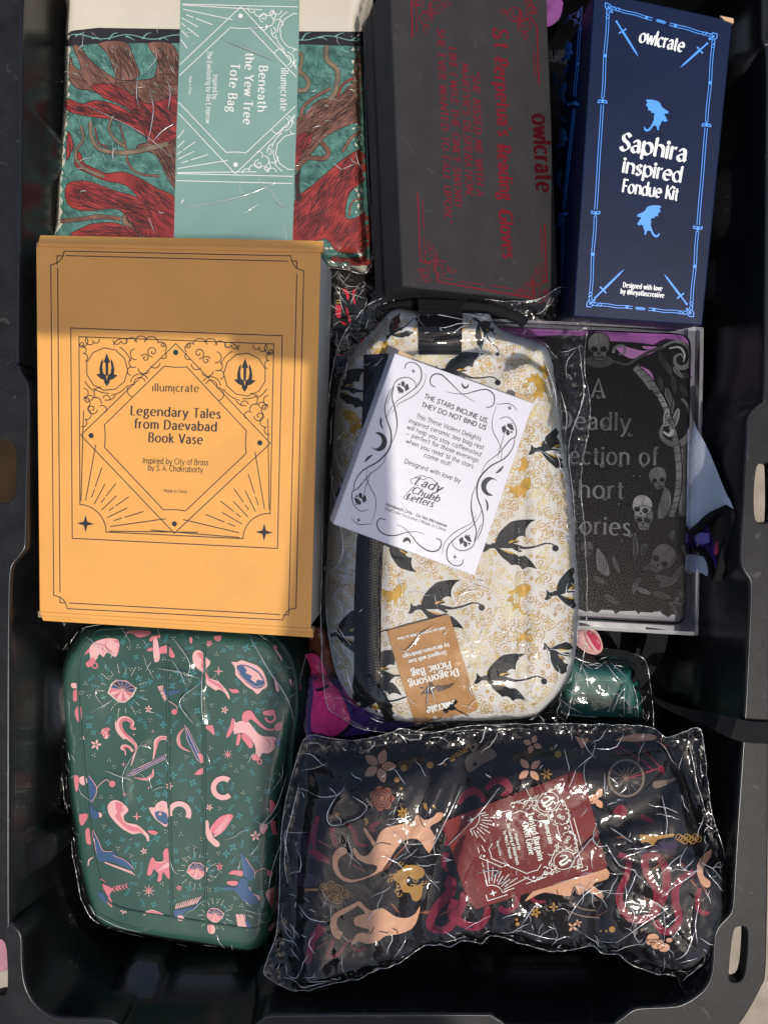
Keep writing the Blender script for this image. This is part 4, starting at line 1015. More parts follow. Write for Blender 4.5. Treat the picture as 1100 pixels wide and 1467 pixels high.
# ================================================================== green wash bag
m_gr = mat('green_vinyl', (.018, .075, .056), .5, .25, bump=[(220, .18), (20, .2)], vary=(.08, 20))
m_pk = mat('pink_ink', (.66, .18, .23), .5, .3, vary=.12); m_lpk = mat('pale_pink_ink', (.78, .42, .42), .5, .3); m_crm = mat('cream_ink', (.70, .66, .56), .5, .3)
m_nvy = mat('blue_ink', (.025, .085, .20), .5, .3, vary=.15); m_lf = mat('teal_ink', (.035, .22, .24), .5, .3)
def green_bag():
    t = thing('wash_bag', 'dark green zip wash bag patterned with pink unicorns, gems and birds, sealed in clear film', 'wash bag')
    vw = lambda s: V(60, 880, 2.75, s)
    out = vw("215,25 160,75 125,120 106,180 98,240 104,340 112,440 122,560 130,680 150,800 162,900 182,1000 205,1080 232,1150 290,1190 400,1215 540,1240 700,1265 800,1282 850,1286 900,1262 938,1200 950,1120 958,1000 965,850 978,700 1000,560 1030,430 1046,300 1040,200 1010,120 960,60 800,25 500,10")
    def ex(x, y): return 2.5 * vn(x, y, 60, 8) + .8 * vn(x, y, 22, 9)
    o, hf, P = pillow('body', out, -88, 30, 15, m_gr, t, step=3.2, extra=ex, zbot=-130)
    S = Ink()
    # piping and seams as raised cords on the surface
    def cord(name, pts, r, m, off=0, closed=False, step=2.5):
        p = resample(catmull(pts, 6, closed), step, closed); q = hf.hit(p, off); return tube(name, q, r, m, t, 6, closed)
    ins = vw("245,60 190,95 158,140 146,200 142,280 150,400 160,520 172,650 182,760 196,880 212,980 235,1070 262,1130 330,1165 480,1190 640,1215 780,1236 845,1238 895,1205 916,1130 925,1000 932,850 942,700 955,560 965,430 962,300 945,200 900,130 840,90 700,65 500,55")
    cord('piping', ins, 1.1, m_gr, .3, True)
    cord('seam', vw("498,120 496,300 500,600 505,900 512,1190"), 1.2, m_gr, .1); cord('seam', vw("640,120 642,300 640,600 642,900 648,1215"), 1.2, m_gr, .1)
    m_zip = mat('green_zip', (.010, .040, .032), .5, .3)
    zp = vw("820,45 900,95 960,160 990,260 992,380 975,520 968,650 962,760")
    pz = resample(catmull(zp, 6), 1.0); q = hf.hit(pz, .2); tube('zip_tape', q, 1, m_zip, t, 6, flat=(4.6, 1.0))
    zt = []; zf = []
    q = hf.hit(resample(catmull(zp, 6), 2.4), 1.6)
    for i in range(1, len(q) - 1):
        d = q[i + 1] - q[i - 1]; d /= np.linalg.norm(d); s = np.cross(d, [0, 0, 1]); n = np.cross(s, d); b = len(zt)
        for c in ((-1, -1, 0), (1, -1, 0), (1, 1, 0), (-1, 1, 0), (-1, -1, 1), (1, -1, 1), (1, 1, 1), (-1, 1, 1)): zt.append(q[i] + s * c[0] * 1.5 + d * c[1] * .35 + n * c[2] * .8)
        for f in ((0, 1, 2, 3), (4, 5, 6, 7), (0, 1, 5, 4), (1, 2, 6, 5), (2, 3, 7, 6), (3, 0, 4, 7)): zf.append(tuple(b + k for k in f))
    zo = mesh('zip_teeth', zt, zf, m_zip, t); zo['kind'] = 'stuff'
    Pk, Lp, Cr, Nv, Lf = Ink(), Ink(), Ink(), Ink(), Ink()
    v1 = lambda q: V(90, 890, 5.5, q); v2 = lambda q: V(250, 890, 5.5, q); v3 = lambda q: V(100, 1110, 6.111, q); v4 = lambda q: V(250, 1110, 6.111, q)
    D2, L2 = Ink(), Ink()                       # second layers: deep pink over pale, pale over blue
    def F(I, v, q, sm=2, edge=None, ew=.7):
        P = catmull(v(q), sm, True); I.fill(P, grid=4)
        if edge is not None: edge.line(P, ew, True)
    def S(I, v, q, w0, w1, wm): I.taper(v(q), w0, w1, wm)
    def feathers(v, pts, tips, I, w=1.5):
        a_ = resample(catmull(v(pts), 4), 1.0); b_ = resample(catmull(v(tips), 4), 1.0); n = 11
        for k in range(n): I.taper([a_[int(k / (n - 1) * (len(a_) - 1))], b_[int(k / (n - 1) * (len(b_) - 1))]], w, w * .55)
    # crouching beast
    F(Lp, v1, "205,220 250,165 340,135 400,137 440,150 445,215 425,275 400,280 370,250 345,245 320,285 290,255 268,300 240,318 215,300 215,270"); F(D2, v1, "208,215 190,232 168,268 200,250 215,235"); F(D2, v1, "218,290 262,305 255,320 232,350 195,365 180,325 208,315")
    D2.circ(v1([(253, 350)])[0], 3.6, 2.0); S(D2, v1, "345,160 335,190 350,225 385,245", 1, .8, 1.8); F(D2, v1, "395,145 418,160 438,148 442,180 425,170 405,165"); S(D2, v1, "430,190 440,225 425,260", .6, .6, 1.6); S(D2, v1, "310,180 315,220 320,270", .5, .5, 1.4)
    # swan-neck scrolls
    S(Lp, v1, "575,850 540,838 548,800 500,768 455,780 445,825 480,890 545,945 578,995 562,1060 537,1140", 3, .8, 8.5); S(D2, v1, "570,848 535,838 542,800 500,776 463,788 455,830 490,890 550,950 570,995 556,1050", 1.5, .5, 4.6); S(Lp, v1, "415,785 422,840 450,890 490,930", .8, 3, 4); S(Lp, v1, "495,1060 488,1020 465,1000 490,985 530,1000 550,1030", .8, 3, 5); S(D2, v1, "490,1040 485,1010 475,1000 500,992 530,1010", .5, 1.5, 2.5)
    S(Lp, v1, "818,920 770,922 738,950 728,1010 712,1090", 4.4, 1.4, 7); S(D2, v1, "815,920 772,925 745,955 735,1005 720,1070", 2, .5, 3.6)
    # daggers with crescents
    for v, blade, mid, cr in ((v1, "505,1222 560,1175 815,1052 800,1088 640,1168 560,1212", "540,1205 800,1072", "712,1165 705,1215 650,1246 565,1232"), (v1, "960,822 985,850 1078,1040 1100,1060 1092,1118 1060,1092 980,930", "968,840 1085,1095", "955,845 912,905 925,985 1005,1030")):
        P = v(blade); Nv.fill(P, grid=4); Lp.line(P, 1.1, True); L2.line(v(mid), .8); S(Lp, v, cr, 1, 1, 5); S(D2, v, cr, .4, .4, 2.4)
    S(D2, v2, "190,1045 215,1090 230,1115", 4, 3, 6); F(Pk, v2, "155,1210 200,1165 235,1158 232,1205")
    # winged figure cut by the seam
    F(Lp, v1, "715,130 740,130 755,200 765,300 725,325 712,240"); F(Pk, v1, "680,155 700,120 770,112 765,130 715,145 700,160"); F(Pk, v1, "660,228 690,208 720,215 715,235 670,238"); F(Pk, v1, "755,215 800,195 835,195 885,278 855,288 805,250 770,262"); F(Pk, v1, "480,92 540,72 690,78 680,110 600,130 570,110 520,98"); L2.line(v1("490,90 560,88"), 1)
    # hummingbird
    F(Nv, v1, "785,520 805,550 830,545 900,548 938,532 915,562 850,585 815,600"); feathers(v1, "748,520 800,630", "790,510 818,600", Lp, 1.6); L2.curve(v1("815,620 850,640 895,670 900,700"), .8); Pk.circ(v1([(878, 715)])[0], 4)
    # flames
    for v, q, inn_, tip in ((v2, "143,262 165,232 195,228 220,245 245,285 285,320 268,355 245,375 248,420 280,455 340,470 380,510 420,560 438,612 425,615 400,570 350,535 330,550 290,525 245,490 240,420 200,390 155,345 142,300", "175,255 215,250 235,290 250,330 225,360 240,420 265,470 330,510 390,555 360,500 290,470 262,430 235,380 200,350 225,320 200,290", "428,530 460,540 490,535 512,560 475,570 445,560"),
                           (v3, "335,265 365,232 400,222 450,240 512,300 505,330 470,360 480,410 530,430 590,440 650,490 695,540 690,590 672,580 670,550 620,510 560,525 500,500 440,460 400,420 350,360 332,310", "400,245 440,248 470,275 450,290 480,310 440,340 460,400 490,440 560,465 600,470 650,520 600,500 540,500 480,465 430,410 390,360 420,340 400,290", "680,488 740,492 775,510 740,530 700,515")):
        F(Lp, v, q); F(D2, v, inn_, 1); F(D2, v, tip)
    # star shield
    F(Lp, v2, "448,322 500,325 520,305 580,325 650,350 700,400 735,510 690,540 655,580 620,545 575,520 520,465 478,420 480,370"); F(Nv, v2, "490,370 500,345 560,345 640,380 690,430 712,505 650,535 600,510 520,440"); L2.fill(v2("540,350 600,370 660,410 700,470 650,460 640,490 600,460 610,430 560,410 570,385")); L2.star(v2([(640, 440)])[0], 6, 7, .35); L2.curve(v2("500,380 530,440 600,495 650,520 705,500"), .7)
    F(Lp, v3, "690,290 740,290 770,245 850,240 855,455 800,430 740,380"); F(Nv, v3, "745,330 800,320 853,350 853,440 800,420 760,390"); L2.circ(v3([(800, 300)])[0], 3.4, 1.2); L2.star(v3([(790, 345)])[0], 3.5, 5, .4)
    # unicorn
    F(Lp, v2, "470,810 540,785 580,790 620,840 650,880 700,910 760,910 800,920 785,960 790,1000 740,1045 690,1040 665,1090 640,1070 640,1000 610,940 560,890 500,880 470,895"); F(D2, v2, "455,765 480,790 465,850 435,905 405,920 415,880 440,820"); F(D2, v2, "500,890 525,885 510,970 485,980 490,930"); F(D2, v2, "540,880 600,930 620,985 595,1005 560,960 530,920")
    F(D2, v2, "535,785 535,730 560,710 605,705 640,760 690,815 740,850 790,845 770,868 700,850 650,810 620,785 590,770 575,800"); D2.circ(v2([(755, 760)])[0], 6.5, 3.4, -120, 180); F(D2, v2, "690,720 740,700 790,702 780,740 720,745"); F(Lp, v2, "790,820 840,790 845,850 800,865"); feathers(v2, "795,825 800,865", "840,790 848,850", D2, 1)
    F(D2, v2, "610,1060 650,1050 665,1090 640,1100 608,1085"); D2.circ(v2([(670, 1108)])[0], 3, 1.8); F(Nv, v2, "800,920 825,935 845,905 830,960 820,1000 800,960"); S(D2, v2, "700,920 745,950 750,1010", .6, .6, 2.2); S(D2, v2, "760,925 785,950 770,1010", .6, .6, 2.4)
    F(Lp, v2, "765,225 795,222 850,300 830,312"); F(Lp, v2, "785,440 800,470 825,555 800,548"); F(Pk, v2, "240,835 300,820 315,905 290,880 270,860"); F(Pk, v2, "310,120 370,112 355,160 320,150"); F(Pk, v2, "118,130 142,128 135,180 122,170"); S(Pk, v2, "910,460 925,505", 4, 3, 5); S(Pk, v2, "990,490 995,550", 2, 2, 3.4); S(Pk, v2, "1050,680 1062,780 1050,880", 3, 3, 6)
    # horseshoes
    for v, c_, r_, a0, a1 in ((v4, (425, 118), 84, 50, 305), (v3, (958, 340), 84, 165, 385)):
        p = v([c_])[0]; r_ /= 6.111; L2.circ(p, r_, 7.4, a0 - 3, a1 + 3, 30); Pk.circ(p, r_, 6.2, a0, a1, 30); D2.circ(p, r_ - .2, 1.0, a0 + 8, a1 - 8, 30)
        for a in np.linspace(a0 + 10, a1 - 10, 8): D2.circ((p[0] + (r_ + .9) * math.cos(R(a)), p[1] + (r_ + .9) * math.sin(R(a))), .6, n=6)
    # pink dove
    F(Lp, v4, "268,402 300,410 302,470 330,520 345,560 390,590 395,625 365,638 320,600 285,560 272,500"); F(Pk, v4, "310,480 340,430 400,370 480,345 515,362 470,440 420,500 380,530 340,520"); feathers(v4, "350,510 400,520", "470,350 490,400", Lp, .7); S(Lp, v4, "345,540 400,510 450,460 510,370", 3, .6, 2.2)
    # blue antlered beast and goat
    F(Nv, v4, "572,682 600,700 640,770 690,830 705,880 690,930 650,920 600,880 590,780"); F(Nv, v4, "430,992 480,985 540,990 570,930 600,905 640,930 650,990 690,1050 730,1080 720,1125 660,1135 600,1110 530,1020 470,1010"); F(Pk, v4, "470,870 500,845 550,838 605,855 585,895 550,880 500,875"); F(Pk, v4, "452,945 500,930 558,940 545,970 500,975"); L2.curve(v4("705,870 720,850 770,825 800,830 820,850"), .9); Pk.circ(v4([(836, 866)])[0], 4.4); F(Lp, v4, "640,985 665,990 670,1030 700,1050 745,1065 750,1095 715,1100 700,1070 660,1040"); L2.curve(v4("625,730 660,790 700,850 700,905"), .7)
    F(Pk, v3, "675,880 690,800 715,725 740,735 755,770 820,755 815,690 835,650 862,648 868,760 880,830 878,920 850,900 815,850 800,930 765,938 780,870 760,855 735,820 720,870 700,885"); F(L2, v3, "760,850 820,790 865,765 866,810 800,835"); S(L2, v3, "740,760 800,770 860,740", .5, .5, 2)
    # swallows
    F(Nv, v3, "205,490 250,570 290,660 375,672 385,690 440,725 510,765 560,820 520,830 440,790 330,760 280,770 240,740 235,690"); feathers(v3, "305,768 530,845", "345,790 572,885", Lp, 1.7); feathers(v3, "205,560 235,700", "235,590 262,720", Lp, 1.3); L2.curve(v3("205,490 250,580 290,665 375,675"), .7); L2.curve(v3("380,710 480,750 565,830"), .7); S(Lp, v3, "205,725 170,750 160,800", 1, 1, 2); S(Pk, v3, "250,905 320,945", 2, .5, 2)
    F(Nv, v4, "0,1190 70,1180 130,1170 190,1150 235,1090 200,1160 120,1190 80,1215 75,1260 20,1275 0,1240"); feathers(v4, "12,1178 190,1130", "20,1130 232,1068", Lp, 1.8); F(L2, v4, "30,1235 75,1240 80,1278 30,1278"); feathers(v4, "560,1330 640,1365", "540,1225 610,1225", Lp, 1.8); F(Nv, v4, "620,1260 690,1362 650,1368 630,1330")
    F(Nv, v3, "160,10 205,60 232,130 225,190 185,255 175,200"); F(Nv, v3, "180,270 215,310 250,330 255,370 210,392 180,350"); L2.curve(v3("165,10 210,70 235,120 225,185 190,240"), .8); L2.curve(v3("235,120 270,80 320,45 350,65"), .9); Pk.circ(v3([(372, 82)])[0], 4.6); F(Lp, v3, "250,330 285,345 270,385 255,365"); F(L2, v3, "85,30 130,10 155,60 130,95 90,80"); F(Nv, v3, "110,20 135,30 138,70 115,70")
    F(Pk, v3, "35,20 75,10 80,60 65,150 50,140"); F(Pk, v3, "85,350 160,345 155,380 110,450 90,430"); F(Pk, v3, "140,480 185,470 205,540 195,605 155,612 140,560"); F(Lp, v1, "68,490 105,490 128,505 120,530 70,525"); F(Pk, v1, "85,545 130,545 130,600 90,640 80,610"); F(Pk, v1, "92,710 135,660 150,720 145,790 115,790")
    # feathers, sprigs, lone pieces
    F(Pk, v3, "268,955 330,975 370,1010 345,1060 370,1120 335,1080 300,1010"); F(Nv, v3, "240,1035 300,1040 350,1080 330,1130 290,1110"); feathers(v3, "330,1125 365,1165", "345,1060 372,1120", Pk, 1.2)
    for k in range(5): S(Pk, v3, f"{375 + k * 28},{1010 - k * 8} {390 + k * 28},{975 - k * 6}", 2.2, .5, 1.5); S(Pk, v3, f"{375 + k * 28},{1010 - k * 8} {400 + k * 28},{1030 - k * 8}", 2.2, .5, 1.5)
    S(Lp, v3, "645,1225 720,1200 815,1232", 4, 3, 5); S(D2, v3, "660,1220 720,1205 800,1225", .5, .5, 2); F(Lp, v4, "290,1320 350,1325 352,1392 300,1390"); F(Pk, v4, "300,1320 320,1320 318,1390 305,1390"); F(Lp, v4, "800,1030 850,992 908,990 905,1150 870,1205 845,1150 810,1090"); F(D2, v4, "850,1040 900,1000 895,1080 870,1120 890,1150 870,1190 840,1110"); F(Lp, v4, "820,1370 840,1320 885,1285 870,1340 840,1372")
    F(Pk, v4, "835,220 870,240 882,290 850,355 832,310"); F(Lp, v4, "745,440 790,430 820,450 775,530 750,490"); F(D2, v4, "840,410 890,410 880,450 905,530 860,525 850,470"); F(Lp, v1, "305,860 340,840 375,850 350,880 360,905 345,935 318,910"); F(Pk, v1, "315,850 345,840 372,855 340,875")
    def gem(v, c, r, rays=True):
        p = np.array(v([c])[0]); out = [p + r * np.array(q) for q in ((-1, .15), (-.75, -.5), (-.4, -.78), (.3, -.72), (1, -.2), (.75, .35), (.2, .8), (-.25, .78))]
        Cr.fill((np.array(out) - p) * 1.08 + p); cen = p + np.array([.0, -.08]) * r; P = resample(np.array(out), r * .42, True)
        for i in range(len(P)):
            up = P[i][1] < p[1] - r * .05
            (Nv if up and i % 2 else (Lp if i % 2 else (D2 if not up else Kd))).fill([cen, P[i] * .96 + cen * .04, P[(i + 1) % len(P)] * .96 + cen * .04]); L2.line([cen, P[i]], .5)
        L2.line(out, .8, True)
        if rays:
            for k in range(18):
                th = k / 18 * 2 * math.pi; u = np.array([math.cos(th), math.sin(th)]); b0, b1 = 1.3, (2.0 if k % 2 else 1.65)
                for f0, f1 in ((0, .4), (.48, .75), (.82, 1)): Cr.line([p + u * r * (b0 + (b1 - b0) * f0), p + u * r * (b0 + (b1 - b0) * f1)], .6)
    Kd = Ink(); gem(v1, (468, 550), 19.5); gem(v4, (200, 842), 14.5); gem(v4, (355, 1232), 12.5)
    for v, c, r, n_ in ((v2, (420, 1050), 8, 8), (v3, (693, 1018), 10, 8), (v2, (347, 395), 7.5, 4), (v3, (587, 368), 7, 4), (v1, (478, 1128), 4, 4), (v2, (265, 183), 4.5, 4), (v1, (560, 893), 2.8, 4), (v1, (708, 868), 2.6, 4), (v1, (652, 975), 3, 4), (v1, (838, 968), 3, 4), (v3, (480, 172), 4, 4), (v3, (690, 116), 2.8, 4), (v2, (800, 200), 4.5, 6)): Lp.star(v([c])[0], r, n_, .22); D2.star(v([c])[0], r * .45, n_, .3)
    for c, r, I in (((213, 515), 20, Lp), ((250, 468), 20, Pk), ((842, 875), 20, Lp), ((420, 375), 14, Lp), ((720, 378), 14, Lp), ((700, 996), 14, Pk), ((660, 762), 13, Lp), ((502, 678), 14, Lp), ((160, 490), 10, Lp), ((300, 1080), 12, Pk), ((402, 935), 13, Lp), ((322, 1170), 13, Lp), ((268, 1085), 12, Pk), ((660, 115), 12, Pk), ((540, 1080), 12, Pk), ((920, 130), 10, Pk)): petals(I, vw([c])[0], r / 2.75 * 1.1, 5, c[0])
    r = np.random.RandomState(11); box = vw("130,70 930,1230"); insp = np.array(catmull(ins, 3, True)); C = r.rand(900, 2) * (np.array(box[1]) - box[0]) + box[0]
    occ = [p for I in (Pk, Nv, Lp, D2) for p in np.vstack(I.v)[::5]]; occ = np.array(occ); kept = []
    for c in C:
        if sdist(c[:1], c[1:], insp)[0] < 3 or np.min(np.hypot(*(occ - c).T)) < 8 or (kept and np.min(np.hypot(*(np.array(kept) - c).T)) < 10): continue
        kept.append(c); a = r.rand() * 6.28
        if len(kept) % 3 == 0:
            for k in range(3): Cr.circ(c + np.array([math.cos(a + 2.1 * k), math.sin(a + 2.1 * k)]) * 2.2, .65, n=6)
        elif len(kept) % 3 == 1: petals(Lf, c, 4.2 + 2 * r.rand(), 4, math.degrees(a), .5)
        else:
            u = np.array([math.cos(a), math.sin(a)]); v = np.array([-u[1], u[0]]); Lf.curve([c - u * 6, c + v * 1.5, c + u * 6], .7)
            for k in (-1, 0, 1):
                for s_ in (-1, 1): Lf.taper([c + u * 4 * k, c + u * (4 * k + 2.2) + v * s_ * 2.8], 1.5, .3)
    for I, nm, m, off in ((Cr, 'cream_print', m_crm, .2), (Kd, 'dark_facets', m_ink, .42), (Lf, 'leaf_print', m_lf, .2), (Nv, 'blue_print', m_nvy, .5), (Pk, 'pink_print', m_pk, .45), (Lp, 'pale_pink_print', m_lpk, .40), (D2, 'rose_print', m_pk, .75), (L2, 'pale_lines', m_lpk, .9)): I.build(nm, hf, m, t, off)
    st = Ink()
    for s in ("508,120 506,300 510,600 515,900 522,1190", "630,120 632,300 630,600 632,900 638,1215", "524,1088 628,1092"):
        p = resample(catmull(vw(s), 6), 2.3)
        for i in range(0, len(p) - 1, 2): st.line([p[i], p[i] * .3 + p[i + 1] * .7], .7)
    st.build('stitching', hf, mat('dark_thread', (.008, .03, .025), .8, .2), t, .5)
    fo = vw("60,50 70,150 85,260 92,400 102,560 118,720 150,900 168,1010 180,1080 215,1160 275,1205 400,1232 560,1268 720,1292 850,1325 930,1345 990,1330 1040,1200 1085,1020 1060,800 1075,560 1090,380 1098,200 1100,60 900,30 400,-10 120,10")
    film_over('sleeve', fo, -92, [hf], m_film2, t, gap=2.6, amp=1.6, sc=42, seed=6, step=1.8, centre=.45, tent=7, edgew=16, fine=90,
              folds=[(vw("820,60 900,200 985,340 1000,520"), 4, 2.5), (vw("1040,150 1010,330 1040,520 1010,700"), 4, 3), (vw("640,260 560,330 620,420"), 5, 1.6), (vw("540,90 600,180 580,250"), 5, 1.8), (vw("200,1130 320,1190 420,1215"), 4, 2), (vw("100,120 150,60 240,40"), 4, 2), (vw("650,200 645,330 655,420"), 3, 1.5), (vw("470,200 560,215 640,240"), 5, 2), (vw("970,620 930,740 880,800 860,860"), 3.5, 2.6), (vw("850,790 900,800 940,760"), 3, 2), (vw("350,700 345,600 420,480"), 8, 2), (vw("960,850 910,1000 900,1120"), 4, 2)])
    finish_thing(t)
green_bag()
# ================================================================== things glimpsed below
def simple_cloth(name, label, cat, out, zb, T, Rr, m, step=3, amp=2.5, sc=40, seed=1, zbot=None):
    o, hf, P = pillow(name, out, zb, T, Rr, m, step=step, extra=lambda x, y: crumple(x, y, amp, sc, seed), zbot=zbot if zbot is not None else zb - 25)
    tag(o, label, cat); return o, hf
m_purp = mat('purple_fleece', (.050, .018, .17), .95, .1, bump=[(900, .8)], vary=(.2, 200), sheen=.4)
m_pink = mat('pink_fleece', (.62, .035, .20), .95, .1, bump=[(900, .8)], vary=(.15, 200), sheen=.4)
m_rust = mat('rust_cloth', (.22, .055, .030), .9, .1, bump=[(300, .4)], vary=.3)
m_blkf = weave(mat('black_cloth', (.012, .012, .013), .85, .2, vary=.3), 300, .3)
m_web = mat('black_webbing', (.009, .009, .010), .85, .15, bump=[(700, .5)])
m_lilac = mat('lilac_cloth', (.22, .07, .25), .85, .2, bump=[(150, .4)], vary=(.25, 60))
m_pale = mat('pale_cloth', (.60, .64, .74), .85, .2, bump=[(300, .3)], vary=.06)
def glimpses():
    o, hf = simple_cloth('plush_blanket', 'purple and hot pink plush fabric between the wash bag and the oven glove pack', 'blanket',
                         [(441, 980), (455, 965), (520, 985), (600, 1005), (690, 1015), (700, 1050), (680, 1085), (560, 1095), (470, 1080), (436, 1050)], -82, 20, 22, m_purp, seed=3)
    q = V(400, 880, 5.5, "200,320 310,330 400,520 480,620 540,760 560,850 520,900 460,950 400,965 320,940 260,930 250,800 270,600 240,400")
    I = Ink(); I.fill(catmull(q, 3, True), grid=4); I.build('pink_patch', hf, m_pink, o, .4)
    I = Ink(); I.curve(V(400, 880, 5.5, "575,855 530,915 470,958 400,975 330,960 250,940"), 4.2); I.curve(V(400, 880, 5.5, "290,600 340,590 390,560"), 4); I.build('black_edging', hf, m_blkf, o, .7)
    simple_cloth('rust_cloth', 'rust red cloth strip beside the lower right corner of the orange box', 'cloth', [(446, 905), (462, 900), (478, 935), (482, 970), (470, 985), (450, 975), (443, 940)], -96, 10, 10, m_rust)
    simple_cloth('purple_cloth', 'purple cloth with white edge showing above the narrow side of the blue box', 'cloth', [(776, -30), (806, -30), (806, 8), (798, 30), (776, 34)], -70, 8, 8, m_lilac)
    o, hf = simple_cloth('printed_apron', 'dark cloth with bright red marks in clear wrap, wedged below the tote bag', 'cloth', [(466, 372), (540, 372), (560, 470), (520, 560), (470, 560), (462, 450)], -104, 14, 14, m_blkf, seed=5)
    m = mat('bright_red_print', (.55, .02, .05), .7, .2); I = Ink(); w = lambda s: V(400, 360, 5.5, s)
    for s in ("490,290 540,300 555,360 540,390 525,340", "580,300 605,300 590,350 605,420 585,410 575,350", "445,420 490,420 485,520 465,530 445,500", "525,430 545,470 570,570 555,575 530,490", "480,550 520,560 545,575 510,585", "440,800 520,815 530,830 450,820"): I.fill(w(s), grid=4)
    I.build('red_print', hf, m, o, .4)
    J = Ink(); 
    for y in (385, 405): J.line(w([(450, y), (488, y)]), 1.6)
    J.build('gold_print', hf, mat('mustard_print', (.4, .25, .05), .7, .2), o, .5)
    film_over('wrap', [(470, 368), (530, 374), (560, 390), (575, 470), (530, 560), (466, 570)], -98, [hf], m_film, o, gap=2, amp=3.2, sc=15, seed=9, step=1.2, centre=1.0,
              folds=[(w("440,120 520,220 620,230"), 3, 3), (w("700,320 660,420 620,560"), 1.5, 3), (w("450,230 560,290 680,330"), 2, 2)])
    # teal pouch in the gap on the right
    m_tl = mat('teal_vinyl', (.003, .085, .070), .55, .2, bump=[(60, .3)], vary=.1)
    o, hf = simple_cloth('teal_pouch', 'deep teal stitched pouch under the looped black strap', 'pouch', [(795, 930), (835, 935), (900, 940), (912, 960), (918, 1045), (900, 1075), (790, 1080)], -92, 22, 16, m_tl, amp=1.2, sc=50)
    S = Ink(); w = lambda s: V(780, 860, 3.4375, s)
    for s in ("110,400 230,392 330,396 400,400", "120,465 230,460 330,462 400,462"):
        p = resample(catmull(w(s), 5), 1.6)
        for i in range(0, len(p) - 1, 2): S.line([p[i], p[i + 1]], .8)
    S.build('stitching', hf, mat('teal_thread', (.06, .40, .34), .7, .2), o, .3)
    for y in (430, 440):
        pass
    film_over('wrap', [(785, 930), (840, 925), (905, 935), (925, 960), (930, 1060), (900, 1085), (785, 1085)], -90, [hf], m_film, o, gap=2, amp=.8, sc=22, seed=12, step=1.4, folds=[(w("400,430 395,520 400,600"), 3, 2.5), (w("440,420 465,500 470,600"), 3, 3), (w("340,560 370,480 400,430"), 3, 1.2), (w("310,310 350,370 380,400"), 2, 1.5)])
    # pale pink printed cloth corner
    m_pkc = mat('pale_pink_cloth', (.58, .36, .34), .85, .1, vary=.1)
    o, hf = simple_cloth('pink_cloth', 'pale pink cloth tip with a red stroke below the clear case', 'cloth', V(780, 860, 3.4375, "90,140 170,130 250,150 280,200 285,250 250,268 200,255 150,215 110,190"), -78, 8, 8, m_pkc, step=2, amp=.8)
    I = Ink(); I.fill(catmull(V(780, 860, 3.4375, "205,155 240,160 275,205 272,250 250,235 225,195"), 3, True), grid=3); I.curve(V(780, 860, 3.4375, "195,160 215,210 240,250"), 1.4); I.build('red_stroke', hf, mat('raspberry_print', (.42, .05, .09), .8, .1), o, .3)
    simple_cloth('lilac_wrap', 'lilac and white printed wrapping inside the far end of the clear case', 'wrapping', [(700, 472), (760, 470), (860, 474), (950, 478), (985, 486), (985, 560), (940, 530), (700, 520)], -66, 5, 8, m_lilac, amp=1.5, sc=20, zbot=-72)
glimpses()
simple_cloth('mauve_cloth', 'mauve cloth on the floor, seen through the lower left rim slot', 'cloth', [(-60, 1240), (6, 1250), (12, 1310), (14, 1380), (4, 1392), (-60, 1395)], GZ + 1, 8, 10, mat('mauve_cloth', (.34, .17, .21), .9, .1, bump=[(200, .5)], vary=.1), step=6, zbot=GZ + .5)
simple_cloth('shaded_floor_patch', 'dark brown sheet added for the shaded floor in the upper left rim slot', 'cloth', [(-90, 560), (40, 570), (60, 640), (50, 720), (30, 780), (-90, 790)], GZ + 1, 12, 14, mat('shaded_floor_patch', (.030, .019, .011), .9, .1, bump=[(120, .6)], vary=.4), step=6, zbot=GZ + .5)  # dark sheet stands in for floor in shadow outside the bin

def strap():
    w = lambda s: V(780, 860, 3.4375, s)
    def band(name, path, wid, zs, parent, thick=1.2, tilt=0):
        """flat strap: path px, wid px list, zs mm list"""
        n0 = len(path); P = catmull(path, 7); n = len(P); k = np.linspace(0, n0 - 1, n)
        wd = np.interp(k, range(n0), wid); z = np.interp(k, range(n0), zs); T = np.gradient(P, axis=0); T /= np.linalg.norm(T, axis=1)[:, None] + 1e-9; N = np.stack([-T[:, 1], T[:, 0]], 1)
        A = W(P + N * wd[:, None] / 2, z); B = W(P - N * wd[:, None] / 2, z); M = (A + B) / 2; M[:, 2] += .5
        up = np.array([0, 0, thick]); vs = []; fs = []
        for i in range(n): vs += [A[i], M[i], B[i], B[i] - up, A[i] - up]
        for i in range(n - 1):
            for j in range(5): fs.append((i * 5 + j, i * 5 + (j + 1) % 5, (i + 1) * 5 + (j + 1) % 5, (i + 1) * 5 + j))
        fs += [(0, 1, 2, 3, 4), tuple((n - 1) * 5 + j for j in range(5))[::-1]]
        return mesh(name, vs, fs, m_web, parent)
    t = thing('strap', 'black elastic strap looped beside the clear case and running out over the right rim', 'strap')
    band('loop', w("170,268 230,262 330,258 420,275 462,320 455,375 415,408 360,412 300,390 255,345 215,300"), [8, 9, 10, 11, 9, 8, 9, 10, 11, 12, 8], [-84, -80, -72, -66, -64, -68, -74, -80, -84, -86, -88], t)
    band('loop_edge', w("205,290 300,300 380,305 430,325 450,360 430,395"), [3, 3, 3, 3, 3, 3], [-80, -76, -70, -66, -66, -70], t)
    band('tail', w("425,418 500,462 590,515 680,550 770,580 850,602 930,632 1010,650 1100,655 1230,660"), [5, 6, 9, 13, 18, 24, 30, 31, 31, 31], [-76, -66, -52, -38, -22, -6, 3, 4, 3.5, 3.5], t)
    finish_thing(t)
    o = band('wide_webbing', w("560,150 545,230 510,310 470,380 430,440"), [30, 30, 28, 24, 18], [-84, -92, -100, -108, -118], None)
    tag(o, 'wide dark grey webbing strip dropping from under the clear case into the bin', 'webbing')
strap()

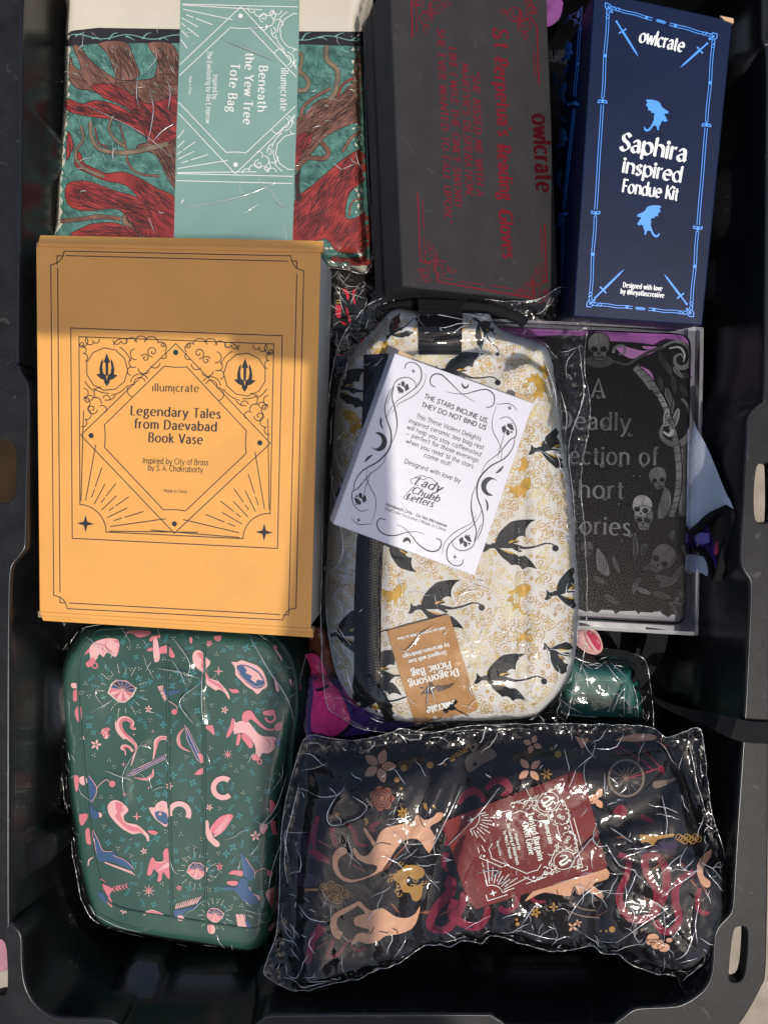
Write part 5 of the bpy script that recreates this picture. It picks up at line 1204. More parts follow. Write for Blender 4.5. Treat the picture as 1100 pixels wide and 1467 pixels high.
def flap():
    # white cloth corner with black binding sticking out past the clear case
    w = lambda s: V(780, 440, 3.056, s)
    t = thing('white_cloth', 'white cloth with black bound edge and purple lining poking out past the clear case', 'cloth')
    def sheet(name, s, zf, m, sm=2):
        P = resample(catmull(w(s), sm, True), 2.5, True); v, f = fill_grid(P, 3.5)
        z = zf(v[:, 0], v[:, 1]); return mesh(name, W(v, z), f, m, t, smooth=True)
    zf = lambda x, y: -84 + (x - 962) * .80 + 1.2 * np.sin((x - y) * .06) + 2 * np.sin(x * .09 + y * .02)
    sheet('cloth', "560,420 640,470 665,530 700,590 732,660 762,735 795,815 828,885 790,895 745,905 705,930 690,945 640,980 560,960", zf, m_pale)
    sheet('lining', "600,960 690,945 740,905 800,890 836,900 838,950 810,1030 780,1090 752,1180 735,1120 690,1060 600,1040", lambda x, y: zf(x, y) - 7, mat('purple_lining', (.045, .018, .13), .9, .1, vary=(.6, 120)))
    sheet('lower_corner', "600,1085 690,1092 716,1115 712,1180 690,1165 600,1150", lambda x, y: zf(x, y) - 6, m_pale)
    I = Ink(); pl = type('S', (), {'hit': lambda s, p, off=0: W(p, zf(np.atleast_2d(p)[:, 0], np.atleast_2d(p)[:, 1]) - 5.5 + np.asarray(off))})()
    I.fill(w("655,985 720,990 722,1030 690,1040 655,1025")); I.build('violet_print', pl, mat('violet_print', (.22, .17, .55), .8, .1), t)
    J = Ink(); J.fill(catmull(w("750,1030 768,1015 772,1050 755,1085 740,1080"), 2, True)); J.build('pink_print', pl, mat('rose_print', (.5, .06, .12), .8, .1), t)
    def cord(s, r, dz):
        p = catmull(w(s), 7); q = W(p, zf(p[:, 0], p[:, 1]) + dz); tube('binding', q, r, m_web, t, 8, flat=(r * 1.25, r * .6))
    cord("640,992 680,960 715,925 755,900 800,886 832,900 836,945 815,1005 785,1085 765,1160 752,1196", 2.9, 0)
    cord("752,1196 736,1165 726,1115 700,1075 660,1050", 2.6, -4); cord("805,1000 780,1060 765,1110", 2.2, -5)
    finish_thing(t)
flap()

# ================================================================== clear case with black printed insert
def clear_case():
    t = thing('clear_case', 'clear plastic case holding a black insert with silver skulls and lettering', 'plastic case')
    q = [(692, 456), (1008, 468.5), (1000, 911), (690, 894)]; pl = Plane(q, (-50, -52, -60)); c = pl.corners; n = pl.n; D = 16
    pl2 = lambda p, off: pl.hit(p, off)
    def rrect(quad, r, k=7):
        out = []; Q = [np.array(a, float) for a in quad]
        for i in range(4):
            p, a, b = Q[i], Q[i - 1], Q[(i + 1) % 4]; u = (a - p) / np.hypot(*(a - p)); v = (b - p) / np.hypot(*(b - p)); s, e = p + u * r, p + v * r
            for f in np.linspace(0, 1, k): out.append(s * (1 - f) ** 2 + 2 * f * (1 - f) * p + e * f * f)
        return out
    o0 = rrect(q, 3, 4); o1 = rrect([(696, 460), (1003, 472.5), (995.5, 905.5), (694, 889)], 3, 4)
    i0 = rrect([(700, 466), (990, 478), (983, 896), (698, 880)], 20); i1 = rrect([(702, 468), (987.5, 480), (980.5, 893), (700, 878)], 19)
    def ring(name, A, B, ha, hb, m):
        n_ = len(A); v = np.vstack([pl.hit(A, ha), pl.hit(B, hb)]); mesh(name, v, [(i, (i + 1) % n_, n_ + (i + 1) % n_, n_ + i) for i in range(n_)], m, t)
    ring('outer_wall', o0, [tuple(p) for p in toPx(pl.hit(o0, -0.0) - n * D)], 0, -D, m_acre)
    ring('outer_edge', o0, o1, 0, .5, m_acre)
    ring('inner_ridge', i0, i1, .2, 1.6, m_acre)
    v, f = fill_grid(np.array(o1), 60); mesh('window', pl.hit(v, .5), f, m_acr, t)
    v, f = fill_grid(np.array(o0), 60); mesh('back', pl.hit(v, -D - 10), f, mat('milky_plastic', (.12, .12, .15), .3, .4, bump=[(18, .8)]), t)
    # insert
    vw = lambda s: V(780, 440, 3.056, s); x0 = vw([(0, 0)])
    P = [(700, 484)] + vw("100,125 190,130 260,140 290,150 430,158 500,168 530,150 560,140 590,148 625,158 640,185 645,230 630,260 638,300 630,360 640,400 625,430 632,480 640,560 625,600 628,800 620,920 628,1010 615,1060 620,1100 610,1160 615,1230 608,1280 618,1310 600,1350 560,1345 540,1358 510,1340 505,1325 470,1338 420,1335 410,1345 400,1330 330,1332 310,1345 300,1328 250,1325 230,1340 200,1330 180,1335 150,1322 100,1325") + [(702, 868)]
    vv_, ff = fill_grid(np.array(P), 40); mb = mat('black_insert', (.0035, .0033, .0035), .3, .03); [mb.node_tree.links.remove(l) for l in list(mb.node_tree.links) if l.to_socket.name == 'Roughness']; mesh('insert', pl.hit(vv_, -1.5), ff, mb, t)
    # cut-outs of the frame where lilac paper shows
    Pu = Ink(); 
    for s in ("310,175 340,168 400,185 440,190 500,180 460,205 420,215 380,225 340,205", "395,260 430,262 470,290 480,350 455,355 430,310", "430,170 500,175 480,185 440,182"): Pu.fill(catmull(vw(s), 3, True))
    Pu.build('lilac_gaps', pl, mat('lilac_print', (.17, .055, .17), .5, .3), t, -1.3)
    A, B_, C_ = Ink(), Ink(), Ink()   # dark, mid, pale grey foil
    def skull(c, s, fl=1, an=0, tone=None):
        c = np.array(c, float); I = tone or B_; ca, sa = math.cos(R(an)), math.sin(R(an))
        M = lambda P: (np.array(P, float) * [fl * s, s]) @ np.array([[ca, sa], [-sa, ca]]) + c
        I.fill(M(catmull([(-.5, -.1), (-.48, -.42), (-.25, -.68), (.1, -.74), (.42, -.58), (.52, -.2), (.44, .1), (.36, .2), (.34, .48), (.12, .56), (-.14, .54), (-.26, .42), (-.28, .2), (-.42, .12)], 3, True)))
        for P in ([(-.36, .0), (-.22, -.1), (-.06, -.02), (-.08, .14), (-.28, .16)], [(.08, -.02), (.24, -.1), (.38, 0), (.32, .15), (.12, .14)], [(0, .14), (.06, .27), (-.05, .27)]): K.fill(M(catmull(P, 3, True)))
        for x in (-.18, -.08, .02, .12, .22): K.line(M([(x, .34), (x, .48)]), s * .03)
        K.line(M([(-.24, .4), (.3, .41)]), s * .03); K.curve(M([(.02, -.7), (-.02, -.5), (.04, -.35), (0, -.2)]), s * .02)
        K.line(M(catmull([(-.5, -.1), (-.48, -.42), (-.25, -.68), (.1, -.74), (.42, -.58), (.52, -.2), (.44, .1), (.36, .2), (.34, .48), (.12, .56), (-.14, .54), (-.26, .42), (-.28, .2), (-.42, .12)], 3, True)), s * .035, True)
    K = Ink()
    skull(vw([(237, 180)])[0], 31, tone=B_); skull(vw([(497, 755)])[0], 25, 1, -8, tone=B_); skull(vw([(425, 885)])[0], 28, -1, 10, tone=C_); skull(vw([(432, 930)])[0], 27, 1, 5, tone=B_); skull(vw([(510, 1110)])[0], 34, -1, 35, tone=A); skull(vw([(185, 1065)])[0], 18, 1, 0, tone=A)
    A.fill(catmull(vw("170,235 205,215 280,215 300,240 265,262 215,262 190,250"), 3, True))
    # scrolls, leaves, arch blocks
    for s, w0, w1, wm, I in (("300,200 310,175 345,170 350,200 325,205", 4, 1.5, 4, B_), ("300,235 360,250 420,215 470,190 530,170", 2, 5, 4, A), ("520,170 570,150 620,165 640,210 630,250 600,265 575,250 570,220 595,205 610,225", 3, 2, 7, B_), ("545,180 590,175 612,205 608,240", 2, 1, 3, C_),
                             ("515,520 510,560 535,590 580,600 620,575 638,520 630,440 600,400", 4, 3, 9, B_), ("520,545 545,560 560,540 545,530", 2, 2, 6, C_), ("390,270 430,310 465,360", 3, 4, 5, B_), ("565,560 570,640 585,740 575,830 545,920", 2, 3, 4, A)): I.taper(vw(s), w0, w1, wm)
    ar = catmull(vw("385,262 440,315 480,375 510,430 535,500 560,590 572,680 572,780 560,860 540,918"), 5); B_.line(ar + [4.5, -1], 8); 
    for i in range(0, len(ar) - 1, 2): K.line([ar[i] - [1, 0], ar[i] + [11, -2.5]], .9)
    K.line(ar + [9.5, -1.5], 1.2)
    A.fill(vw("600,600 622,600 618,915 590,915")); B_.fill(vw("596,620 606,620 600,900 588,900"))
    r = np.random.RandomState(4)
    for (x, y, a, ln, I) in [(500, 190, 70, 70, A), (520, 230, 60, 80, A), (560, 260, 45, 70, B_), (600, 290, 20, 50, A), (560, 300, 80, 80, A), (590, 340, 50, 70, A), (500, 300, 75, 70, A), (530, 350, 70, 90, B_), (560, 400, 95, 80, B_), (500, 380, 60, 70, C_), (470, 370, 10, 40, B_), (540, 440, 100, 80, C_), (585, 440, 100, 90, C_), (530, 480, 50, 60, B_), (570, 500, 160, 60, C_), (600, 370, 30, 50, A),
                             (600, 1040, 60, 60, A), (580, 1080, 120, 60, A), (555, 1020, -80, 50, B_), (545, 1005, -60, 36, B_), (600, 1130, 40, 60, A), (420, 1180, 120, 70, A), (400, 1200, 100, 60, B_), (400, 1230, 20, 70, B_), (430, 1150, -30, 60, A), (480, 1180, 10, 90, A), (500, 1220, -20, 90, A), (560, 1200, -60, 80, A), (470, 1250, 15, 90, A), (590, 1240, 60, 60, A), (540, 1300, 0, 60, B_), (560, 1310, 60, 45, B_), (560, 1310, 120, 45, A), (560, 1310, -60, 50, B_), (560, 1310, -10, 50, A), (525, 1320, 160, 40, A), (600, 1280, -30, 40, A), (210, 1180, 25, 70, A), (260, 1260, 30, 80, A), (190, 1310, -20, 40, A)]:
        u = np.array([math.cos(R(a)), math.sin(R(a))]); v2 = np.array([-u[1], u[0]]); p = np.array([x, y]); w_ = ln * .16
        I.fill(vw(catmull([p, p + u * ln * .35 + v2 * w_, p + u * ln * .75 + v2 * w_ * .8, p + u * ln + v2 * w_ * .2, p + u * ln * .8 - v2 * w_ * .5, p + u * ln * .3 - v2 * w_ * .8], 3, True)))
        K.curve(vw([p, p + u * ln * .5 + v2 * w_ * .2, p + u * ln * .95]), .8); K.curve(vw([p + u * ln * .2, p + u * ln * .6 + v2 * w_ * .6]), .5); K.curve(vw([p + u * ln * .2, p + u * ln * .6 - v2 * w_ * .4]), .5)
    for s, I in (("525,790 548,810 552,870 530,915 497,925 500,870 515,820", B_), ("228,1060 250,1075 275,1120 282,1175 232,1150", B_), ("297,1092 315,1110 330,1165 305,1140", B_), ("392,990 405,1010 410,1060 398,1105 386,1060", B_), ("420,1040 450,1040 445,1070 425,1090", A), ("505,785 518,780 512,810", C_)):
        I.fill(catmull(vw(s), 3, True))
        Pq = np.array(vw(s)); cc = Pq.mean(0)
        for k in range(5): K.line([Pq.min(0) + (Pq.max(0) - Pq.min(0)) * [.15 + .17 * k, .05], Pq.min(0) + (Pq.max(0) - Pq.min(0)) * [.3 + .12 * k, .95]], .6)
    for x, y in ((390, 738), (418, 741), (324, 862), (337, 1022)): C_.circ(vw([(x, y)])[0], .7, n=6)
    T2 = Ink(); w_ = 14
    def deco(s, a, b, cap):
        text(T2, s, vw([a])[0], vw([b])[0], cap, 'serif', 9.5)
    deco('A', (205, 395), (265, 397), 27); deco('Deadly', (60, 530), (378, 541), 25); deco('Collection of', (-60, 682), (498, 692), 25); deco('Short', (90, 832), (350, 838), 25); deco('Stories', (60, 988), (378, 1000), 25)
    for (x, y) in ((262, 515), (372, 555), (250, 690), (330, 690), (430, 690), (262, 835), (175, 990), (372, 995), (235, 390)): T2.spiral(vw([(x, y)])[0], 3.4, 1.3, 0, .9, 1)
    g = lambda v, nm: mat(nm, (v, v, v * 1.04), .4, .1, vary=(.5, 60))
    for I, nm, m, off in ((A, 'dark_foil', g(.017, 'dark_grey_foil'), -1.25), (B_, 'grey_foil', g(.055, 'grey_foil'), -1.1), (C_, 'pale_foil', g(.17, 'pale_grey_foil'), -.95), (K, 'etched_lines', mb, -.75), (T2, 'lettering', g(.07, 'silver_foil'), -.9)): I.build(nm, pl, m, t, off)
    finish_thing(t)
clear_case()

# ================================================================== white picnic bag with dragons
m_wf = weave(mat('white_canvas', (.60, .59, .56), .8, .2, bump=[(120, .2)], vary=(.04, 60)), 300, .25)
m_gold = mat('gold_ink', (.50, .30, .045), .6, .3, vary=(.25, 150)); m_pgold = mat('pale_gold_ink', (.62, .50, .18), .6, .3, vary=(.2, 150))
m_drag = mat('charcoal_ink', (.018, .020, .021), .75, .2, bump=[(900, .3)], vary=(.25, 200))
def picnic_bag():
    t = thing('picnic_bag', 'white quilted picnic bag printed with black dragons and gold swirls, sealed in crinkled clear film', 'picnic bag')
    a_ = lambda s: V(450, 420, 2.75, s); b_ = lambda s: V(450, 740, 2.75, s)
    out = a_("310,72 408,78 590,85 690,90 702,130 760,165 860,195 918,235 950,400 968,560") + [(815, 700), (822, 790), (826, 850), (822, 930), (808, 972), (784, 1004), (755, 1024), (690, 1029), (600, 1031), (560, 1028), (515, 1010), (486, 975), (472, 922), (466, 860), (470, 760), (476, 660), (480, 590), (487, 545), (505, 505), (530, 480)]
    def ex(x, y):
        px = x / (CAMZ + 12) * FPX + CX; py = CY - y / (CAMZ + 12) * FPX
        z = 5 * vn(x, y, 70, 14) + 1.4 * vn(x, y, 26, 15)
        z += -3.0 * np.exp(-((px - 744) / 7) ** 2) * (py > 560) - 2.5 * np.exp(-((px - 548) / 6) ** 2)
        d = (px - 560) * .35 + (py - 505)                                   # gather under the handle
        z += 5.5 * np.exp(-((py - 478 - (px - 640) ** 2 * .0012) / 15) ** 2) - 4 * np.exp(-((py - 502 - (px - 640) ** 2 * .0012) / 9) ** 2)
        z += 2.0 * np.sin((px * .8 + py) * .09) * np.exp(-((py - 520) / 45) ** 2)
        return z
    o, hf, P = pillow('body', out, -46, 46, 40, m_wf, t, step=2.8, extra=ex, zbot=-90)
    px_out = toPx(np.c_[P, np.full(len(P), -46.)]); inner = resample(px_out, 8, True)
    Gd, Pg, Bk = Ink(), Ink(), Ink()
    # dragons
    def dragon(c, s=1.0, a=0, fl=1, fy=1):
        ca, sa = math.cos(R(a)), math.sin(R(a)); k = s / 2.75
        M = lambda L: (np.array([tuple(map(float, q.split(','))) for q in L.split()]) * [fl * k, fy * k]) @ np.array([[ca, sa], [-sa, ca]]) + np.array(c)
        for L in ("-8,2 -2,-22 8,-42 26,-62 50,-84 66,-90 104,-96 150,-97 132,-88 120,-76 112,-60 109,-44 112,-28 98,-32 86,-30 76,-22 70,-10 62,-14 52,-12 44,-4 38,4 10,10", "-10,18 10,20 26,30 44,38 60,42 70,40 84,48 98,50 112,46 122,54 134,64 148,80 162,98 140,92 126,90 114,94 104,104 98,92 86,84 72,82 60,88 52,78 38,68 22,56 6,38",
                  "-60,36 -50,20 -49,-8 -44,-2 -40,6 -28,8 -12,2 2,6 -2,16 -18,20 -32,24 -40,34 -52,38"): Bk.fill(M(L), grid=4)
        Bk.line(catmull(M("-20,12 8,10 40,9 75,10 110,16 150,10 190,-4 215,-4 232,6"), 5), np.interp(np.linspace(0, 1, 41), [0, .25, .55, 1], [7, 7.5, 2.6, 1.5]) * s)
        for L in ("60,20 90,34 100,30 84,18", "50,2 80,-4 92,-12 70,-10"): Bk.fill(M(L), grid=4)
        Bk.circ(M("231,13")[0], 4.6 * s, n=14)
        for L in ("26,-12 40,-30 62,-36 66,-22 84,-16 70,-6 40,-2", "26,28 50,32 72,38 60,48 50,54 34,42", "-14,-6 -4,-22 0,-10", "-18,28 2,40 0,52 -10,40"): Gd.fill(catmull(M(L), 2, True), grid=4)
        occ.append(M("40,0")[0]); occ.append(M("90,-60")[0]); occ.append(M("90,60")[0]); occ.append(M("150,5")[0]); occ.append(M("30,50")[0]); occ.append(M("40,-50")[0])
    occ = []
    Ig = [x for x in (Gd, Pg, Bk)]
    clip = resample(px_out, 6, True); cc = clip.mean(0); clipi = (clip - cc) * .985 + cc
    for I in Ig: I.clip = clipi
    for c, s, a, fl, fy in (((606, 866), 1.0, 0, 1, 1), ((700, 968), .95, 3, 1, 1), ((712, 778), 1.0, 2, 1, 1), ((640, 528), .9, 12, 1, 1), ((485, 905), .95, 0, 1, 1), ((800, 846), .95, -4, 1, 1), ((520, 1000), .9, 0, 1, 1), ((528, 958), .9, 8, 1, 1), ((790, 935), .7, 20, 1, -1), ((778, 640), .95, 4, 1, 1), ((482, 552), .8, 6, 1, 1), ((690, 462), .6, 60, 1, 1), ((500, 700), .9, 5, 1, 1), ((560, 476), .5, -30, 1, 1), ((560, 785), .8, 10, 1, -1)):
        dragon(c, s, a, fl, fy)
    for c, h, a, f in (((560, 850), 40, 90, 1), ((742, 858), 44, 10, -1), ((545, 500), 26, 70, 1), ((770, 560), 34, 30, 1), ((742, 700), 40, 80, 1), ((750, 915), 26, 70, -1), ((505, 608), 40, 0, 1), ((765, 545), 30, 90, -1), ((748, 668), 24, 40, 1), ((780, 535), 22, 0, 1)): dragon_at(Gd, c, h, a, f); occ.append(np.array(c, float))
    r = np.random.RandomState(2); lo, hi = px_out.min(0), px_out.max(0); C = r.rand(7000, 2) * (hi - lo) + lo
    d = sdist(C[:, 0], C[:, 1], inner); C = C[d > 3.5]; kept = np.zeros((0, 2)); occ = np.array(occ); bkp = np.vstack(Bk.v)
    for c in C:
        if len(kept) and np.min(np.hypot(*(kept - c).T)) < 9.0: continue
        db = np.min(np.hypot(*(bkp - c).T))
        if db < 4.5: continue
        kept = np.vstack([kept, c]); k = len(kept); I = Gd if vn(c[0], c[1], 40, 3) > .45 else Pg; rr = 3.4 + 2.6 * r.rand(); a = r.rand() * 360; dr = 1 if k % 2 else -1
        if db < 8: rr = 3
        if k % 13 == 0: I.star(c, 4.2, 8, .3); continue
        I.spiral(c, rr, 1.1, a, 1.25, dr)
        I.circ(c + r.randn(2) * .5, rr + 2.0, .95, a + 20, a + 130, 8); I.circ(c, rr + 2.4, .85, a + 170, a + 250, 7)
    for I in Ig: I.clip = None
    Pg.build('pale_gold_swirls', hf, m_pgold, t, .2); Gd.build('gold_swirls', hf, m_gold, t, .25); Bk.build('black_dragons', hf, m_drag, t, .5)
    # zip panel on the left
    m_zb = mat('black_zip', (.008, .008, .009), .85, .12, bump=[(500, .4)])
    zl = Ink(); zl.fill(resample([(521, 508), (556, 506), (556, 560), (552, 700), (546, 860), (545, 1008), (520, 1004), (507, 975), (507, 860), (514, 700), (520, 560)], 5, True), grid=5); zl.build('zip_tape', hf, m_zb, t, 1.0)
    cen = resample(catmull([(544, 508), (540, 600), (537, 700), (534, 820), (532, 960), (533, 1005)], 6), 2.1); q = hf.hit(cen, 1.6); vs = []; fs = []
    for i in range(1, len(q) - 1):
        d = q[i + 1] - q[i - 1]; d /= np.linalg.norm(d); s = np.cross(d, [0, 0, 1]); n = np.cross(s, d); b = len(vs); sh = 1.0 if i % 2 else -1.0
        for c in ((-1, -1, 0), (1, -1, 0), (1, 1, 0), (-1, 1, 0), (-1, -1, 1), (1, -1, 1), (1, 1, 1), (-1, 1, 1)): vs.append(q[i] + s * (c[0] * 1.5 + sh) + d * c[1] * .32 + n * c[2] * 1.0)
        for f in ((0, 1, 2, 3), (4, 5, 6, 7), (0, 1, 5, 4), (1, 2, 6, 5), (2, 3, 7, 6), (3, 0, 4, 7)): fs.append(tuple(b + k for k in f))
    zo = mesh('zip_teeth', vs, fs, mat('zip_teeth', (.02, .02, .022), .35, .5), t); zo['kind'] = 'stuff'
    # seams and stitches
    S = Ink()
    for s in ([(548, 812), (545, 900), (544, 1010)], [(742, 560), (743, 700), (743, 850), (744, 1022)], [(787, 700), (788, 800), (786, 900)], [(556, 560), (553, 700), (549, 800)]):
        p = resample(catmull(s, 6), 2.2)
        for i in range(0, len(p) - 1, 2): S.line([p[i], p[i] * .3 + p[i + 1] * .7], .9)
    S.build('stitching', hf, mat('white_thread', (.7, .7, .66), .7, .2), t, .5)
    # black trim along the top, webbing handle with woven rows, lower-left strap and buckle
    def strip(name, pts, off, m, grid=4):
        I = Ink(); I.fill(resample(pts, 4, True), grid=grid); return I.build(name, hf, m, t, off)
    slab_pts = lambda pts, z: [W([p], z)[0] for p in pts]
    tp = catmull([(540, 452), (562, 440), (600, 435), (650, 437), (700, 442), (738, 453), (752, 464)], 6); zz = np.interp(tp[:, 0], [540, 562, 600, 700, 752], [-40, -34, -28, -30, -40]); tube('top_trim', W(tp, zz), 6, m_web, t, 8, flat=(4.2, 2.2))
    hx = [(599, 428), (663, 430), (661, 508), (600, 508)]; vs = []; fs = []; rows = 26; cols = 12
    for i in range(rows + 1):
        v = i / rows; L = np.array(hx[0]) * (1 - v) + np.array(hx[3]) * v; Rr = np.array(hx[1]) * (1 - v) + np.array(hx[2]) * v
        pp = L + (Rr - L) * np.linspace(0, 1, cols + 1)[:, None]; q = hf.hit(np.clip(pp, [0, 452], [2000, 2000]), 2.4 + 1.2 * (i % 2)); q = W(pp, np.maximum(q[:, 2], -16 + 4.0 * (i % 2 == 0) * .3)); vs += list(q)
    for i in range(rows):
        for j in range(cols): a = i * (cols + 1) + j; fs.append((a, a + 1, a + cols + 2, a + cols + 1))
    nb = len(vs); mesh('handle', vs, fs, m_web, t)
    strip('strap', V(400, 880, 5.5, "575,0 760,0 765,150 770,330 790,380 740,420 775,520 760,700 660,750 580,720 575,560 600,400 640,250 590,120"), 1.8, m_web)
    B0 = V(400, 880, 5.5, "690,520 760,520 850,650 890,720 915,850 850,865 800,800 730,660"); zq = hf.hit([B0[3]], 0)[0][2]
    m_buck = mat('glossy_black_plastic', (.010, .010, .010), .25, .5)
    for s, z in (("690,540 750,520 840,640 880,720 800,760 730,650", 6), ("790,750 890,715 915,840 850,868", 7), ("690,500 720,480 900,800 880,820", 9)):
        P = V(400, 880, 5.5, s); w3 = W(P, np.maximum(hf.hit(P, 0)[:, 2], -36) + z - 3); bm = bmesh.new(); top = [bm.verts.new(p * MM) for p in w3]; bot = [bm.verts.new((p - [0, 0, 5]) * MM) for p in w3]
        bm.faces.new(top); bm.faces.new(bot[::-1]); m_ = len(top)
        for i in range(m_): bm.faces.new((top[i], bot[i], bot[(i + 1) % m_], top[(i + 1) % m_]))
        bmesh.ops.recalc_face_normals(bm, faces=bm.faces); bmesh.ops.bevel(bm, geom=list(bm.edges), offset=.8 * MM, segments=2, affect='EDGES'); bm_obj('buckle', bm, m_buck, t, False)
    # film
    fo = [(468, 1000), (462, 900), (464, 780), (466, 660), (474, 560), (486, 500), (508, 462), (530, 440), (575, 424), (640, 426), (720, 436), (770, 432), (800, 416), (836, 430), (838, 470), (832, 520), (841, 600), (826, 690), (832, 760), (834, 850), (830, 930), (818, 985), (796, 1040), (740, 1038), (660, 1040), (580, 1046), (520, 1040), (490, 1022)]
    w = lambda s: V(450, 420, 2.75, s)
    film_over('sleeve', fo, -48, [hf], m_film, t, gap=4.0, amp=1.7, sc=20, seed=8, step=1.1, centre=.22, edge_amp=2.4, edgew=24, tent=5, fine=150,
              folds=[(w("640,230 625,300 655,210 680,150"), 1.6, 1.8), (w("410,90 480,100 580,130"), 2, 2), (w("980,380 1010,480 985,580 960,640"), 3, 3), (w("1060,180 1080,400 1010,620 1020,900"), 2, 3), (V(540, 870, 6.875, "185,310 260,365 345,290 400,210 530,130"), 1.4, 2.2), (V(540, 870, 6.875, "455,650 480,700 465,920"), 1.2, 2.4), (V(540, 870, 6.875, "500,680 530,780 560,860"), 1.2, 2.2), (V(540, 870, 6.875, "850,640 870,720 895,790"), 1.2, 2), (V(400, 880, 5.5, "460,60 520,140 570,200"), 1.5, 2), (V(400, 880, 5.5, "380,150 440,250 520,330"), 1.5, 2), (w("60,700 120,1000 60,1100"), 3, 2), (w("880,260 940,430 890,540"), 3, 1.5)])
    finish_thing(t); return hf
HF_PB = picnic_bag()

def sheet_card(q, surf, m, t, off=1.0):
    I = Ink(); I.fill(resample(np.array(q, float), 6, True), grid=5); o = I.build('card', surf, m, t, off)
    mo = o.modifiers.new('thickness', 'SOLIDIFY'); mo.thickness = .0005; mo.offset = -1 if o.data.polygons[0].normal.z > 0 else 1
    return o
class HFs:
    """stiffened copy of a height field: bridges the small hollows as a card does"""
    def __init__(s, hf, r=12): s.f = HF.__new__(HF); s.f.__dict__.update(hf.__dict__); s.f.Z = blur(hf.Z, r) ; d = hf.Z - s.f.Z; s.f.Z = s.f.Z + 1.6
    def hit(s, p, off=0.0): return s.f.hit(p, off)
# ---- kraft tag card under the film
m_kc = mat('kraft_card', (.40, .215, .085), .7, .25, bump=[(300, .2)], vary=(.12, 60))
def kraft_card():
    t = thing('kraft_card', 'brown kraft product card lying upside down on the white dragon bag', 'card')
    q = [(553.8, 904.2), (643.3, 880), (685.5, 1018), (594.5, 1038.7)]
    z = float(np.max(HF_PB.hit([(600, 930), (640, 950), (620, 1000), (570, 920), (660, 1000), (600, 960), (640, 890)], 0)[:, 2])) + 1.4
    pl = HFs(HF_PB, 6); sheet_card(q, pl, m_kc, t)
    w = lambda p: V(540, 870, 6.875, [p])[0]; I = Ink()
    T_ = lambda s, a, b, cap, st='serif', wt=12, J=I: text(J, s, w(a), w(b), cap, st, wt)
    T_('OwlCrate Exclusive | Made in China', (668, 190), (200, 300), 4.2); T_('by @carmen.dmdesign', (703, 352), (248, 470), 6.0); T_('Designed with love', (675, 425), (302, 522), 6.0)
    T_('Picnic Bag', (716, 530), (330, 628), 11); T_('Dragonsong', (792, 602), (303, 734), 11); T_('owlcrate', (768, 915), (482, 990), 11, 'black', 15)
    D = Ink()
    for s in ("425,865 460,835 500,790 530,745 545,745 560,780 570,800 600,770 640,780 690,775 765,745 730,790 700,800 660,820 620,830 600,840 580,800 560,840 530,860 480,850", "415,795 440,790 470,800 440,805"): D.fill(V(540, 870, 6.875, s))
    K = Ink()
    for s in ("655,1010 700,1000 720,960 760,955 790,925 785,950 760,975 780,1000 740,1020 700,1015 690,1045 660,1040",): K.fill(catmull(V(540, 870, 6.875, s), 3, True))
    K.curve(V(540, 870, 6.875, "750,995 800,1025 850,1050 905,1080"), 1.0); K.circ(w((680, 1025)), 3.2, n=10); K.circ(w((775, 935)), 2.6, n=10)
    I.build('lettering', pl, m_white, t, 1.75); D.build('dragon_print', pl, mat('brown_ink', (.085, .05, .035), .6, .3), t, 1.75); K.build('cord_knot', pl, m_web, t, 2.2)
    finish_thing(t)
kraft_card()

